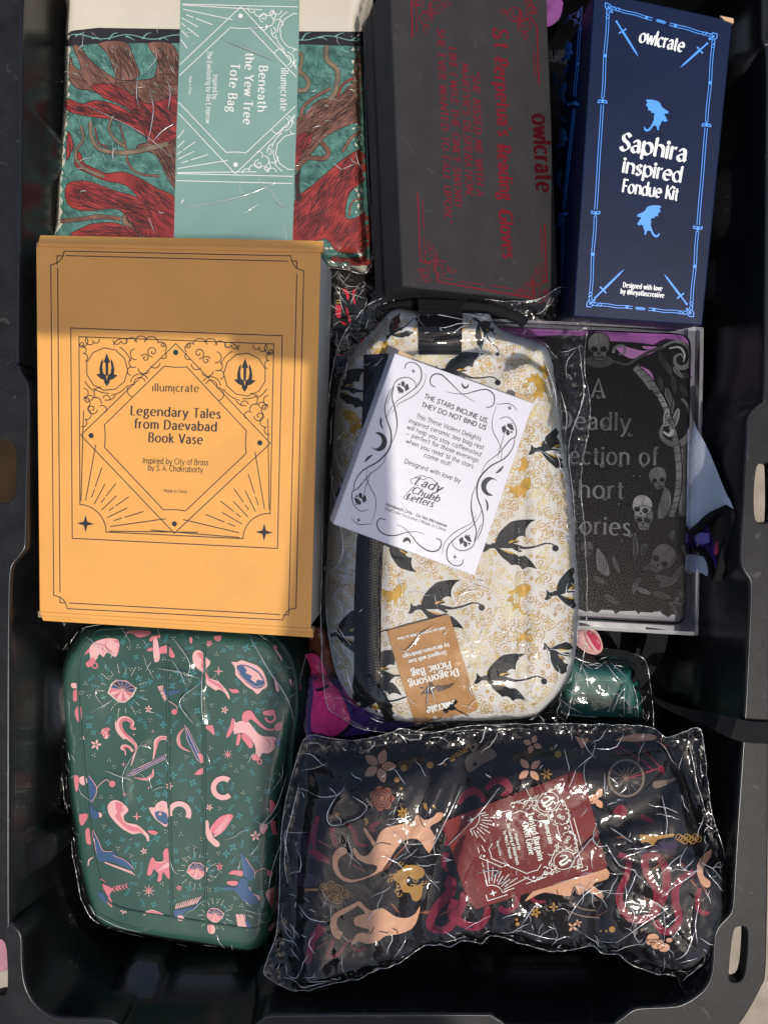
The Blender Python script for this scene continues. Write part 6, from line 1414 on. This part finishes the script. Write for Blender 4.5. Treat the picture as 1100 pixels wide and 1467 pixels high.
# ================================================================== white tea-rest box on top
def tea_box():
    t = thing('small_white_box', 'small white cardboard box with black scrollwork and text, tilted on the white dragon bag', 'box')
    q = [(565.8, 505.5), (764.5, 577.4), (680, 825.4), (477, 750.7)]
    pl = Plane(q, (38, 18, 32)); m_wb = mat('white_box_card', (.52, .51, .56), .38, .45, bump=[(120, .10), (25, .12)], vary=(.015, 40))
    slab('carton', pl.corners, pl.n, 26, m_wb, t, bev=.7)
    c = pl.corners; n = pl.n; ux = (c[1] - c[0]) / np.linalg.norm(c[1] - c[0]); uy = (c[0] - c[3]) / np.linalg.norm(c[0] - c[3])
    for f0, f1, p in ((.02, .12, c[0]), (.86, .99, c[0])):
        L = np.linalg.norm(c[1] - c[0]); a = p + ux * L * f0 + uy * .2 - n * .8; b = p + ux * L * f1 + uy * .2 - n * .8
        slab('tuck_edge', [a + uy * 3.2 - n * 1.2, b + uy * 2.2 - n * 1.5, b, a], n, 1.4, m_kr, t, bev=.2, seg=1)
    I = Ink(); w = lambda s: V(470, 490, 3.548, s); W1 = lambda p: w([p])[0]
    T_ = lambda s, a, b, cap, wt=8: text(I, s, W1(a), W1(b), cap, 'sans', wt)
    T_('THE STARS INCLINE US,', (486, 283), (810, 412), 6.6, 12.5); T_('THEY DO NOT BIND US', (472, 327), (800, 447), 6.6, 12.5)
    T_('This These Violent Delights', (446, 384), (775, 503), 6.3, 8.5); T_('inspired ceramic tea bag rest', (408, 408), (788, 547), 6.3, 8.5); T_('will help you stay caffeinated', (398, 440), (774, 582), 6.3, 8.5)
    T_('— perfect for those evenings', (392, 472), (760, 612), 6.3, 8.5); T_("when you read 'til the stars", (392, 510), (735, 642), 6.3, 8.5); T_('come out!', (484, 582), (620, 630), 6.3, 8.5)
    T_('Designed with love by', (386, 615), (670, 716), 6.6, 8.5); T_('Handwash Only - Do Not Microwave', (292, 830), (602, 942), 4.2, 12); T_('OwlCrate Exclusive | Made in China', (286, 852), (596, 963), 4.2, 8)
    text(I, 'Lady', W1((436, 722)), W1((570, 765)), 12, 'serif', 11, .35); text(I, 'Chubb', W1((420, 765)), W1((560, 815)), 10, 'serif', 11, .35); text(I, 'Letters', W1((395, 800)), W1((530, 840)), 10, 'serif', 11, .35)
    for s in ("428,720 420,700 450,690 480,700 520,690 560,730 575,745 550,750", "415,770 400,790 440,800 500,790 570,790", "395,800 385,790 420,750 440,735 430,760", "440,690 470,680 500,685"): I.curve(w(s), .8)
    def tp(s, w0, wm, w1=.5): I.taper(w(s), w0, w1, wm)
    # side scrollwork, drawn once at upper left and turned about the box centre for the other side
    def side(f):
        g = lambda s: [f(np.array(p)) for p in w(s)]
        def tp(s, w0, wm, w1=.5): I.taper(g(s), w0, w1, wm)
        tp("390,135 395,115 415,102 445,108 468,130 475,160 470,195 445,230 400,265 350,300 315,345 295,390", 1.1, 1.6); tp("300,315 320,260 340,205 375,182 415,182 442,205 445,230", .6, 1.3, .8); tp("496,158 492,200 470,240 430,275 385,300 350,320 325,360", .4, 1.0)
        tp("335,225 325,280 340,340 350,400 345,460 325,510", 1.0, 2.0, .4); tp("320,235 300,280 288,340 300,400 318,450 320,510 300,560 250,610 195,640 160,670 135,715 128,760", .8, 2.4, .8)
        tp("296,565 288,600 262,635 215,670 180,710 150,745 125,760 122,800 140,840 170,860 205,850", .4, 1.4, .8); tp("200,640 195,690 215,740 240,790 242,850 222,915", .4, 1.1, .3); tp("215,655 205,700 190,740 180,790", .4, .9)
        I.fill(g(catmull([(268, 380), (262, 405), (268, 430), (280, 442), (272, 415), (272, 395)], 3, True))); I.fill(g(catmull([(228, 572), (205, 580), (190, 598), (186, 612), (205, 596)], 3, True)))
        I.fill(g(catmull([(240, 460), (268, 460), (292, 480), (300, 510), (288, 540), (255, 555), (214, 532), (240, 542), (262, 530), (274, 505), (266, 478)], 3, True)))
        for c, a in (((378, 230), 20), ((162, 798), 0)):
            for L in ([(-30, -8), (-10, -2), (8, 18), (0, 30), (-22, 20)], [(-6, -8), (-8, -26), (4, -34), (12, -22), (10, 0)], [(14, -12), (28, -20), (34, 8), (16, 20), (10, 2)], [(-26, -14), (-14, -22), (-10, -8)], [(-24, 26), (-14, 24), (-10, 32)]):
                I.fill(g([(c[0] + x, c[1] + y) for x, y in L]))
        for c in ((433, 147), (155, 905)):
            for d in ((9, 2), (-2, 9)): I.line(g([(c[0] - d[0], c[1] - d[1]), (c[0] + d[0], c[1] + d[1])]), 1.3)
        tp("222,925 200,925 160,928 130,910 118,890", .5, 1.2)
    side(lambda p: p)
    cen = (np.array(q).sum(0)) / 4
    side(lambda p: 2 * cen - p)
    for f in (lambda p: p,):
        tp("545,228 522,215 520,185 540,163 575,165 610,195 650,235 690,270 745,303", 1.2, 2.0); tp("602,252 650,262 700,262 745,250 800,240 838,262 845,300 828,328 803,330", .5, 1.8, 1.2)
        I.fill(catmull(w("678,205 680,225 695,238 712,228 715,212 702,226 688,220"), 3, True))
        tp("292,905 262,898 248,925 262,960 300,982 350,982 400,968 450,965 493,978", 1.2, 1.8); tp("348,928 385,945 420,980 460,1030 510,1062 555,1060 575,1030 568,1005 548,1000", .5, 2.0, 1.2)
        I.fill(catmull(w("380,1020 385,1000 402,992 418,1005 418,1028 405,1010"), 3, True))
    I.build('scrollwork', pl, m_ink, t)
    finish_thing(t)
tea_box()

# ================================================================== oven glove pack
m_gv = weave(mat('black_print_cotton', (.011, .010, .013), .85, .12, bump=[(90, .3)], vary=(.25, 60)), 260, .3)
m_pch = mat('peach_ink', (.62, .34, .22), .75, .2, bump=[(900, .2)], vary=(.08, 100)); m_crs = mat('crimson_ink', (.19, .012, .035), .7, .2, vary=(.2, 100))
m_och = mat('ochre_ink', (.36, .20, .055), .7, .2, vary=.2); m_cop = mat('copper_ink', (.20, .06, .035), .7, .2, vary=.2); m_grt = mat('greige_ink', (.17, .13, .10), .7, .2, vary=.2); m_plum = mat('plum_cotton', (.035, .020, .052), .75, .3, vary=.3)
def oven_gloves():
    t = thing('oven_glove', 'black oven glove printed with peach animals and crimson snakes, in crinkled clear film', 'oven glove')
    A = lambda s: V(370, 1020, 3.859, s); B = lambda s: V(600, 1020, 3.859, s); C = lambda s: V(820, 1020, 3.281, s)
    out = [(425, 1390), (418, 1330), (417, 1250), (420, 1180), (432, 1110), (445, 1072), (500, 1068), (545, 1060), (600, 1052), (680, 1046), (760, 1042), (850, 1042), (930, 1044), (952, 1056), (968, 1090), (985, 1150), (1000, 1190), (1024, 1212), (1028, 1260), (1016, 1320), (1000, 1350), (975, 1372), (940, 1374), (905, 1362), (880, 1344), (855, 1348), (840, 1334), (815, 1338), (797, 1342), (760, 1338), (735, 1328), (702, 1322), (685, 1334), (660, 1326), (640, 1340), (610, 1336), (595, 1350), (540, 1368), (480, 1386)]
    val = [(W(p, -12)[:, :2], wd, d) for p, wd, d in (([(700, 1050), (668, 1100), (640, 1170), (622, 1250), (600, 1350)], 12, 10), ([(640, 1060), (615, 1110), (590, 1160)], 8, 5), ([(700, 1330), (702, 1290), (690, 1250)], 8, 8), ([(845, 1345), (840, 1300), (850, 1260)], 9, 7), ([(960, 1100), (925, 1140), (870, 1165), (830, 1175)], 12, 9), ([(880, 1215), (920, 1212), (960, 1205), (1010, 1210)], 6, 5), ([(770, 1050), (730, 1075), (700, 1110)], 7, 4), ([(560, 1240), (600, 1225), (620, 1240)], 8, 3))]
    def ex(x, y):
        z = 6 * vn(x, y, 80, 24) + 2.5 * vn(x, y, 30, 25) + crumple(x, y, 1.8, 45, 4)
        for f, wd, dp in val:
            dd = np.full(np.shape(x), 1e9)
            for i in range(len(f) - 1):
                a, b = f[i], f[i + 1]; ev = b - a; L = ev @ ev; tt = np.clip(((x - a[0]) * ev[0] + (y - a[1]) * ev[1]) / L, 0, 1); dd = np.minimum(dd, np.hypot(x - a[0] - tt * ev[0], y - a[1] - tt * ev[1]))
            z = z - dp * np.exp(-(dd / wd) ** 2)
        return z
    o, hf, P = pillow('glove', out, -40, 36, 30, m_gv, t, step=3.0, extra=ex, zbot=-85)
    px_out = toPx(np.c_[P, np.full(len(P), -40.)]); cc = px_out.mean(0); clip = (resample(px_out, 6, True) - cc) * .985 + cc
    Pc, Cr, Oc, Cp, Gr, Pl, Kk = [Ink() for _ in range(7)]
    for I in (Pc, Cr, Oc, Cp, Gr, Pl, Kk): I.clip = clip
    F = lambda I, P, sm=3: I.fill(catmull(P, sm, True), grid=4)
    F(Pl, A("195,640 240,650 300,740 300,800 195,800")); F(Pl, A("185,900 300,900 330,960 190,960")); F(Pl, C("290,630 330,650 380,640 440,590 490,600 480,680 400,650 330,690")); F(Pl, A("280,720 340,800 410,820 300,820"))
    for P, w0, w1, wm in ((A("330,580 308,650 295,740 310,780 390,830"), 6, 9, 11), (A("405,640 415,690 432,745"), 8, 5, 8), (A("490,620 525,660 545,730 600,740"), 5, 4, 8), (A("645,660 620,640 670,610"), 5, 3, 7), (A("355,1190 300,1260 285,1330 272,1395"), 14, 9, 11), (A("415,1265 385,1350 440,1345 480,1290 520,1255"), 5, 3, 6), (A("510,1290 540,1320 600,1310"), 4, 2, 3),
                          (B("220,510 260,455 310,440 350,470 360,500"), 6, 6, 12), (B("370,430 420,385 470,385 500,430 460,470"), 7, 7, 12), (B("150,930 178,950 165,1010 100,1080 60,1170 95,1205 160,1200 205,1140 240,1070 250,1000"), 16, 10, 11), (B("200,1040 180,1120 240,1170 320,1190 370,1140 380,1080"), 12, 9, 12), (B("445,1080 480,1105 530,1080 550,1010"), 8, 7, 8), (B("150,780 140,850 160,880"), 12, 6, 8), (B("140,640 165,700 145,740"), 6, 5, 9), (B("615,1000 640,1050 700,1050"), 5, 3, 6),
                          (C("215,670 265,700 250,780 220,860 240,940 300,980 370,960 410,900 440,830 440,760 420,700 380,680 340,690 350,760 385,820 395,880 360,920"), 8, 9, 13), (C("570,755 520,780 485,830 485,900 500,970 480,1020 430,1035 385,985"), 10, 9, 11), (C("598,830 588,880 592,930 630,950 650,910"), 7, 5, 8), (C("320,490 350,505 380,515"), 6, 4, 8), (C("200,480 225,455 240,475 220,495"), 9, 6, 12)):
        Cr.taper(P, w0, w1, wm)
    Gr.circ(C([(225, 462)])[0], 2.4, n=10)
    for s in ("330,710 400,750", "500,830 590,885", "680,885 720,850 760,800 830,720", "735,1060 775,1110", "320,1310 385,1270", "890,1110 940,1115"): Cp.line(A(s), 2.2)
    for s in ("110,1130 165,1100", "20,1110 60,1105", "990,1130 1040,1100"): Cp.line(B(s), 2.2)
    for s in ("205,590 250,590", "440,680 480,690", "505,710 530,730", "555,790 580,820", "600,800 640,870", "330,890 360,880", "380,740 440,700"): Cp.line(C(s), 2.6)
    F(Pc, A("945,785 975,690 945,640 985,615 1020,590 1022,560 985,558 970,582 915,600 890,570 865,578 862,602 790,622 700,645 662,690 645,740 600,798 560,790 535,752 520,762 545,812 600,840 655,850 650,882 600,912 520,930 460,905 438,850 450,805 487,785 488,755 442,755 412,800 415,870 450,922 505,945 590,925 680,880 735,800 790,725 850,700 900,720"), 2)
    F(Pc, A("580,648 597,650 652,735 636,745"), 2)
    F(Pc, A("545,1048 570,1055 620,1102 685,1085 750,1130 820,1142 870,1115 895,1070 882,1140 850,1200 770,1232 700,1240 665,1270 600,1285 560,1270 510,1292 545,1230 600,1222 615,1205 530,1180 540,1132 595,1115 552,1075"), 2)
    Pc.taper(A("548,1062 490,1095 430,1130 415,1180 430,1225 460,1240"), 5, 12, 8)
    petals(Pc, A([(668, 300)])[0], 25, 5, -70, .55); Cp.circ(A([(668, 300)])[0], 2.2, n=8)
    petals(Pc, B([(612, 320)])[0], 20, 4, -40, .5); petals(Pc, B([(628, 180)])[0], 14, 4, 200, .6); F(Pc, B("865,135 905,150 940,145 905,205 885,175")); petals(Pc, B([(980, 480)])[0], 16, 3, -60, .6)
    F(Pc, B("585,1050 640,985 760,925 900,880 1040,868 1045,925 975,945 930,1000 960,960 1020,1020 1005,1035 930,985 900,1010 872,1008 862,968 842,1020 770,1012 690,1000 622,1030"), 2)
    F(Pc, C("655,648 620,668 590,710 585,760 610,815 640,828 648,800 615,770 618,730 650,680")); F(Pc, C("200,132 280,106 340,103 392,112 385,132 300,140 240,138"))
    F(Pc, C("75,405 100,385 122,400 112,430 80,432 100,420"), 2)
    for c, r in (((378, 1065), 9), ((400, 1095), 10), ((430, 1110), 9), ((455, 1075), 5), ((365, 1085), 6)): Pc.circ(C([c])[0], r, n=14, ry=r * .75); Kk.circ(C([c])[0], r, .8, ry=r * .75)
    for c, r in (((850, 1190), 8), ((880, 1170), 6)): petals(Pc, B([c])[0], r, 4, c[0])
    # animals' dark seams
    for s in ("640,740 680,725 735,735", "890,570 900,610 920,640", "850,600 830,630"): Kk.curve(A(s), 1.2)
    for s in ("530,1180 560,1215 620,1225 640,1190", "740,1200 765,1210 770,1230", "670,1215 720,1225"): Kk.curve(A(s), 1.2)
    for s in ("840,1020 860,970 880,1010", "760,985 770,1010"): Kk.curve(B(s), 1.2)
    # rose and ochre filigree
    for rr, n_, a in ((19, 7, 0), (13, 6, 20), (7, 5, 40)): petals(Cp, A([(682, 480)])[0], rr, n_, a, .8)
    for rr in (18, 12.5, 7): Kk.circ(A([(682, 480)])[0], rr * .75, .9)
    Oc.circ(A([(678, 475)])[0], 5, n=12)
    for c, r in (((805, 312), 5), ((950, 295), 5), ((765, 375), 4), ((435, 570), 3.5), ((1030, 290), 2.5), ((790, 425), 2)): Oc.circ(A([c])[0], r, n=12)
    petals(Oc, A([(800, 560)])[0], 9, 7, 0, .4); petals(Cp, A([(800, 215)])[0], 4, 4)
    for s in ("590,590 600,610 590,630", "920,505 925,530 935,545", "965,520 980,535"): Oc.taper(A(s), 4, 1, 5)
    for c, r, a in (((400, 960), 6, 0), ((380, 1000), 6, 90), ((410, 1030), 6, 180), ((440, 985), 7, 45), ((440, 1040), 6, 200), ((480, 1010), 6, 300), ((360, 970), 5, 150)): Oc.circ(A([c])[0], r, 1.2); Oc.spiral(A([c])[0], r * .6, 1, a)
    Oc.line(A("255,985 330,985"), 3.5); Oc.line(A("270,975 270,1000"), 1.5)
    F(Oc, A("820,850 880,850 920,880 905,920 850,925 830,905 820,960 860,970 905,950 905,1010 880,1050 850,1040 840,1000 800,1000 780,950 740,920 790,870"), 2)
    for k in range(26):
        a = k * 2.4; r_ = 6 + 11 * ((k * 37) % 10) / 10; p = np.array(A([(830, 930)])[0]) + [math.cos(a) * r_ * 1.6, math.sin(a) * r_ * 1.7]; Oc.spiral(p, 4, 1.3, k * 50, 1.0)
    for k in range(9): Oc.spiral(B([(180 + k * 12, 260 - k * 8)])[0], 3.5, 1.4, k * 60, 1)
    F(Gr, B("270,240 330,215 360,180 400,200 430,245 350,290 280,335 255,290")); Kk.circ(B([(310, 290)])[0], 3, n=8); Kk.circ(B([(300, 195)])[0], 2.5, n=8); F(Gr, B("285,190 325,170 320,215 290,225"))
    for c, r in (((62, 295), 5), ((770, 235), 5), ((735, 205), 2.5), ((545, 1175), 3), ((540, 1150), 2)): Oc.circ(B([c])[0], r, n=10)
    petals(Oc, B([(705, 345)])[0], 9, 6, 0, .35); petals(Oc, B([(645, 1110)])[0], 8, 5, 0, .5); petals(Oc, B([(745, 1080)])[0], 7, 4, 0, .5); petals(Cp, B([(880, 105)])[0], 6, 4); petals(Cp, B([(940, 105)])[0], 5, 4)
    for s in ("870,200 860,215", "905,212 905,235", "920,190 935,215", "935,160 955,165"): Oc.line(B(s), 1)
    F(Oc, C("315,578 400,582 480,572 480,585 400,600 378,632 350,610 325,620"), 1)
    for k in range(8): Oc.circ(C([(500 + k * 13, 590 + (k % 3) * 8)])[0], 4.5, 1.3)
    Oc.circ(C([(186, 1024)])[0], 4.5, n=12); Oc.circ(C([(158, 1032)])[0], 2, n=8); Oc.circ(C([(133, 1032)])[0], 1.4, n=8)
    for k in range(6): Gr.circ(C([(270 + (k * 29) % 60, 1020 + (k * 17) % 30)])[0], 1.8, 1, n=8)
    Gr.curve(B("830,1050 900,1090 980,1100"), 2); Gr.curve(B("820,1100 900,1130 1000,1140"), 2)
    # bicycle
    c = C([(252, 312)])[0]; Gr.circ(c, 25, 3.0, ry=26, n=30)
    for k in range(14): a = k / 14 * 2 * math.pi; Gr.line([c, (c[0] + 24 * math.cos(a), c[1] + 24 * math.sin(a))], .6)
    for s, w_ in (("245,320 415,262 430,290", 2.6), ("415,262 300,145", 1.8), ("360,245 300,215 200,150", 1.8), ("240,155 220,200 190,165 240,180", 1.5), ("330,235 380,275", 1.6)): Cr.line(C(s), w_)
    Cr.circ(c, 4, n=10); Cr.circ(C([(415, 268)])[0], 5, n=10); F(Gr, C("380,330 440,320 490,310 460,335 400,360 380,355")); F(Cp, C("410,120 430,150 465,165 455,185 415,155"))
    for I, nm, m, off in ((Pl, 'plum_print', m_plum, .2), (Cr, 'crimson_print', m_crs, .4), (Cp, 'copper_print', m_cop, .5), (Gr, 'greige_print', m_grt, .5), (Oc, 'ochre_print', m_och, .6), (Pc, 'peach_print', m_pch, .7), (Kk, 'dark_seams', m_gv, .95)): I.build(nm, hf, m, t, off)
    # stitched lower hem
    hem = [(430, 1392), (480, 1386), (540, 1368), (595, 1350), (610, 1338), (640, 1341), (660, 1327), (685, 1335), (702, 1323)]
    fo = [(382, 1388), (384, 1370), (398, 1330), (402, 1270), (404, 1200), (410, 1150), (425, 1090), (444, 1050), (500, 1058), (560, 1046), (573, 1040), (610, 1046), (680, 1036), (760, 1034), (850, 1034), (925, 1038), (948, 1052), (975, 1046), (998, 1042), (1006, 1100), (1014, 1160), (1030, 1215), (1030, 1270), (1020, 1330), (1022, 1380), (1030, 1443), (1005, 1436), (975, 1415), (962, 1388), (945, 1384), (900, 1372), (875, 1352), (856, 1354), (838, 1340), (797, 1350), (750, 1342), (726, 1334), (703, 1326), (684, 1338), (660, 1332), (640, 1345), (612, 1342), (570, 1364), (520, 1384), (470, 1398), (440, 1410), (410, 1408)]
    film_over('sleeve', fo, -22, [hf], m_film, t, gap=3.6, amp=2.0, sc=24, seed=3, step=1.15, centre=.5, edge_amp=2.0, edgew=16, tent=6, fine=230,
              folds=[(A("210,465 330,475 440,455 480,410"), 3, 4), (A("480,620 400,625 380,570 410,500 450,440"), 2.5, 3), (A("520,465 600,520 560,580 470,615"), 2.5, 3), (A("210,1100 280,1150 380,1165"), 3, 3.5), (A("160,330 80,540 0,590"), 2, 2.5), (A("215,430 175,600 140,740 130,900 150,1000"), 3, 4), (A("390,420 440,460"), 2, 2.5), (A("840,330 1000,180 1040,140"), 1.5, 2), (A("290,120 480,190 640,270"), 1.5, 2), (A("550,150 700,130 780,90"), 2, 3),
                     (B("240,430 180,560 70,780"), 2, 3.5), (B("240,670 160,760"), 2, 3), (B("870,320 820,420"), 2.5, 3), (B("450,420 330,560 240,670"), 1, 1.5), (B("960,700 990,740 1040,730"), 2, 3), (B("560,1200 640,1080 660,1090"), 2, 3.5), (B("820,1160 870,1070 960,990 1010,960"), 2, 3.5), (B("320,900 440,880 330,990"), 2, 2.5), (B("820,890 860,800 1000,660"), 1.5, 1.5), (B("540,1220 760,1270 740,1180"), 1.5, 2),
                     (C("120,530 95,600 120,630"), 2, 3), (C("150,610 220,720 300,740"), 4, 4), (C("180,550 280,610"), 1.5, 2.5), (C("250,880 300,750"), 2, 2.5), (C("430,400 440,500 430,580"), 2, 4), (C("550,640 500,710 550,750 590,740"), 2, 2.5), (C("410,860 560,760 690,660"), 1.5, 2), (C("600,190 620,300 650,440 690,560"), 2, 3), (C("590,900 570,1000 580,1080"), 3, 3.5), (C("200,1100 330,990 450,920"), 1.5, 2), (C("500,950 430,1010"), 3, 3), (C("650,1150 640,1250 560,1330"), 2, 3), (C("450,90 460,200 500,330 530,420"), 2, 3)])
    # loose film tab standing at the upper right
    m = m_film
    finish_thing(t); return hf
HF_GL = oven_gloves()
def red_card():
    t = thing('red_card', 'maroon product card with white line art tilted on the black oven glove', 'card')
    q = [(633.7, 1178), (832, 1101.6), (870, 1244), (674, 1305)]
    z = float(np.max(HF_GL.hit([(660, 1190), (700, 1170), (750, 1150), (800, 1130), (840, 1180), (850, 1230), (780, 1250), (700, 1280), (740, 1210), (680, 1240)], 0)[:, 2])) + .8
    pl = HFs(HF_GL); sheet_card(q, pl, mat('maroon_card', (.15, .018, .017), .5, .15, vary=.05), t)
    w = lambda s: V(640, 1090, 4.783, s); I = Ink()
    def snake(A, c):
        x, y = c; P = [(x - .055, y + .03), (x - .05, y - .02), (x - .02, y - .035), (x - .005, y), (x + .01, y + .04), (x + .04, y + .03), (x + .035, y - .01), (x + .015, y - .045), (x + .04, y - .06)]
        I.line(A.m(catmull(P, 5)), np.interp(np.linspace(0, 1, 41), [0, .5, 1], [1.0, 3.4, 2.4]))
    illumi(I, w("795,125 965,745 280,962 105,385"), .95, snake)
    W1 = lambda p: w([p])[0]
    for s, a, b, cap, st in (('ıllumịcrate', (664, 420), (700, 575), 7, 'serif'), ('Twisted Bargains', (552, 362), (628, 690), 9, 'serif'), ('Oven Glove', (514, 430), (565, 650), 9, 'serif'), ('Inspired by', (462, 505), (488, 612), 4.6, 'sans'), ('The Courting of Bristol Keats', (408, 432), (478, 716), 4.6, 'sans'), ('by Mary E. Pearson', (386, 485), (430, 674), 4.6, 'sans'), ('Made in China', (338, 552), (362, 655), 3, 'sans')): text(I, s, W1(a), W1(b), cap, st, 11)
    I.build('white_print', pl, m_white, t, 1.75)
    K = Ink(); K.curve(w("830,262 880,245 950,225"), .8); K.build('crease', pl, mat('crease', (.10, .018, .018), .6, .2), t, 1.75)
    finish_thing(t)
red_card()
# ================================================================== the photographer leaning over the bin (behind and above the camera; casts the
# shadow of phone, hand and shoulders that lies across the packages and darkens the reflections in the plastic)
def photographer():
    m_cl = mat('navy_sweater', (.025, .028, .036), .9, .1, bump=[(200, .5)], vary=.2); m_sk = mat('skin', (.45, .26, .18), .5, .4, bump=[(300, .1)]); m_ph = mat('phone_glass', (.02, .02, .022), .15, .5); m_tr = mat('jeans', (.03, .045, .08), .85, .1, vary=.2)
    ph = thing('phone', 'dark smartphone held level above the bin, taking the picture', 'phone')
    bm = bmesh.new(); bmesh.ops.create_cube(bm, size=1.0)
    for v in bm.verts: v.co = Vector((v.co.x * .165 - .050, v.co.y * .072 - .016, v.co.z * .008 + (CAMZ + 6) * MM))
    bmesh.ops.bevel(bm, geom=list(bm.edges), offset=.003, segments=3, affect='EDGES'); bm_obj('body', bm, m_ph, ph)
    finish_thing(ph)
    def skin(name, joints, edges, m, parent, sub=2):
        me = bpy.data.meshes.new(name); me.from_pydata([tuple(np.array(j[0]) * MM) for j in joints], edges, []); o = link(name, me, m, parent)
        sm = o.modifiers.new('skin', 'SKIN'); sm.use_smooth_shade = True; ss = o.modifiers.new('sub', 'SUBSURF'); ss.levels = sub; ss.render_levels = sub
        for i, j in enumerate(joints): r = j[1]; r = (r, r) if not isinstance(r, tuple) else r; me.skin_vertices[0].data[i].radius = (r[0] * MM, r[1] * MM)
        me.skin_vertices[0].data[0].use_root = True; return o
    p = thing('person', 'person in a dark sweater leaning over the bin with one hand on a phone', 'person')
    J = [((290, -930, 590), (150, 110)), ((288, -925, 730), (130, 100)), ((284, -905, 890), (150, 105)), ((280, -880, 1020), (120, 90)), ((275, -860, 1110), 52), ((273, -850, 1150), 50),   # 0-5 pelvis to neck
         ((270, -820, 1215), (78, 90)), ((268, -800, 1270), (70, 78)),                                                                                                       # 6-7 head
         ((165, -800, 1015), 54), ((128, -440, 800), 42), ((112, -220, 665), 36), ((98, -95, 600), 27), ((94, -62, 584), (34, 17)),                                        # 8-12 arm holding the phone, palm
         ((410, -880, 1010), 58), ((470, -900, 760), 46), ((470, -800, 560), 36), ((466, -780, 470), 26), ((464, -776, 400), (30, 18)),                                   # 13-17 other arm
         ((375, -930, 420), 92), ((380, -920, 80), 62), ((385, -960, -270), 44), ((390, -850, -300), (46, 24)), ((205, -930, 420), 92), ((200, -920, 80), 62), ((195, -960, -270), 44), ((190, -850, -300), (46, 24))]
    E = [(0, 1), (1, 2), (2, 3), (3, 4), (4, 5), (5, 6), (6, 7), (3, 8), (8, 9), (9, 10), (10, 11), (11, 12), (3, 13), (13, 14), (14, 15), (15, 16), (16, 17), (0, 18), (18, 19), (19, 20), (20, 21), (0, 22), (22, 23), (23, 24), (24, 25)]
    skin('body', J, E, m_cl, p)
    fing = [[(122, -30, 588), (85, -8, 590), (50, 2, 584), (22, 4, 578)], [(118, -42, 590), (78, -26, 593), (42, -20, 587), (14, -18, 579)], [(116, -54, 589), (78, -44, 592), (46, -40, 586), (20, -38, 578)], [(114, -64, 584), (82, -60, 586), (56, -58, 582), (34, -56, 576)], [(124, -28, 574), (98, 8, 566), (62, 18, 560), (34, 16, 558)]]
    for f, r in zip(fing, (12.5, 13, 12.5, 11, 12)): skin('finger', [((a[0] - 22, a[1] - 6, a[2]), r * k) for a, k in zip(f, (1, .95, .88, .75))], [(0, 1), (1, 2), (2, 3)], m_sk, p, 1)
    hair = [((272, -865, 1260), 58), ((268, -840, 1305), 80), ((266, -810, 1320), 60)]
    skin('hair', hair, [(0, 1), (1, 2)], mat('brown_hair', (.03, .018, .01), .6, .3, bump=[(500, .8)]), p)
photographer()
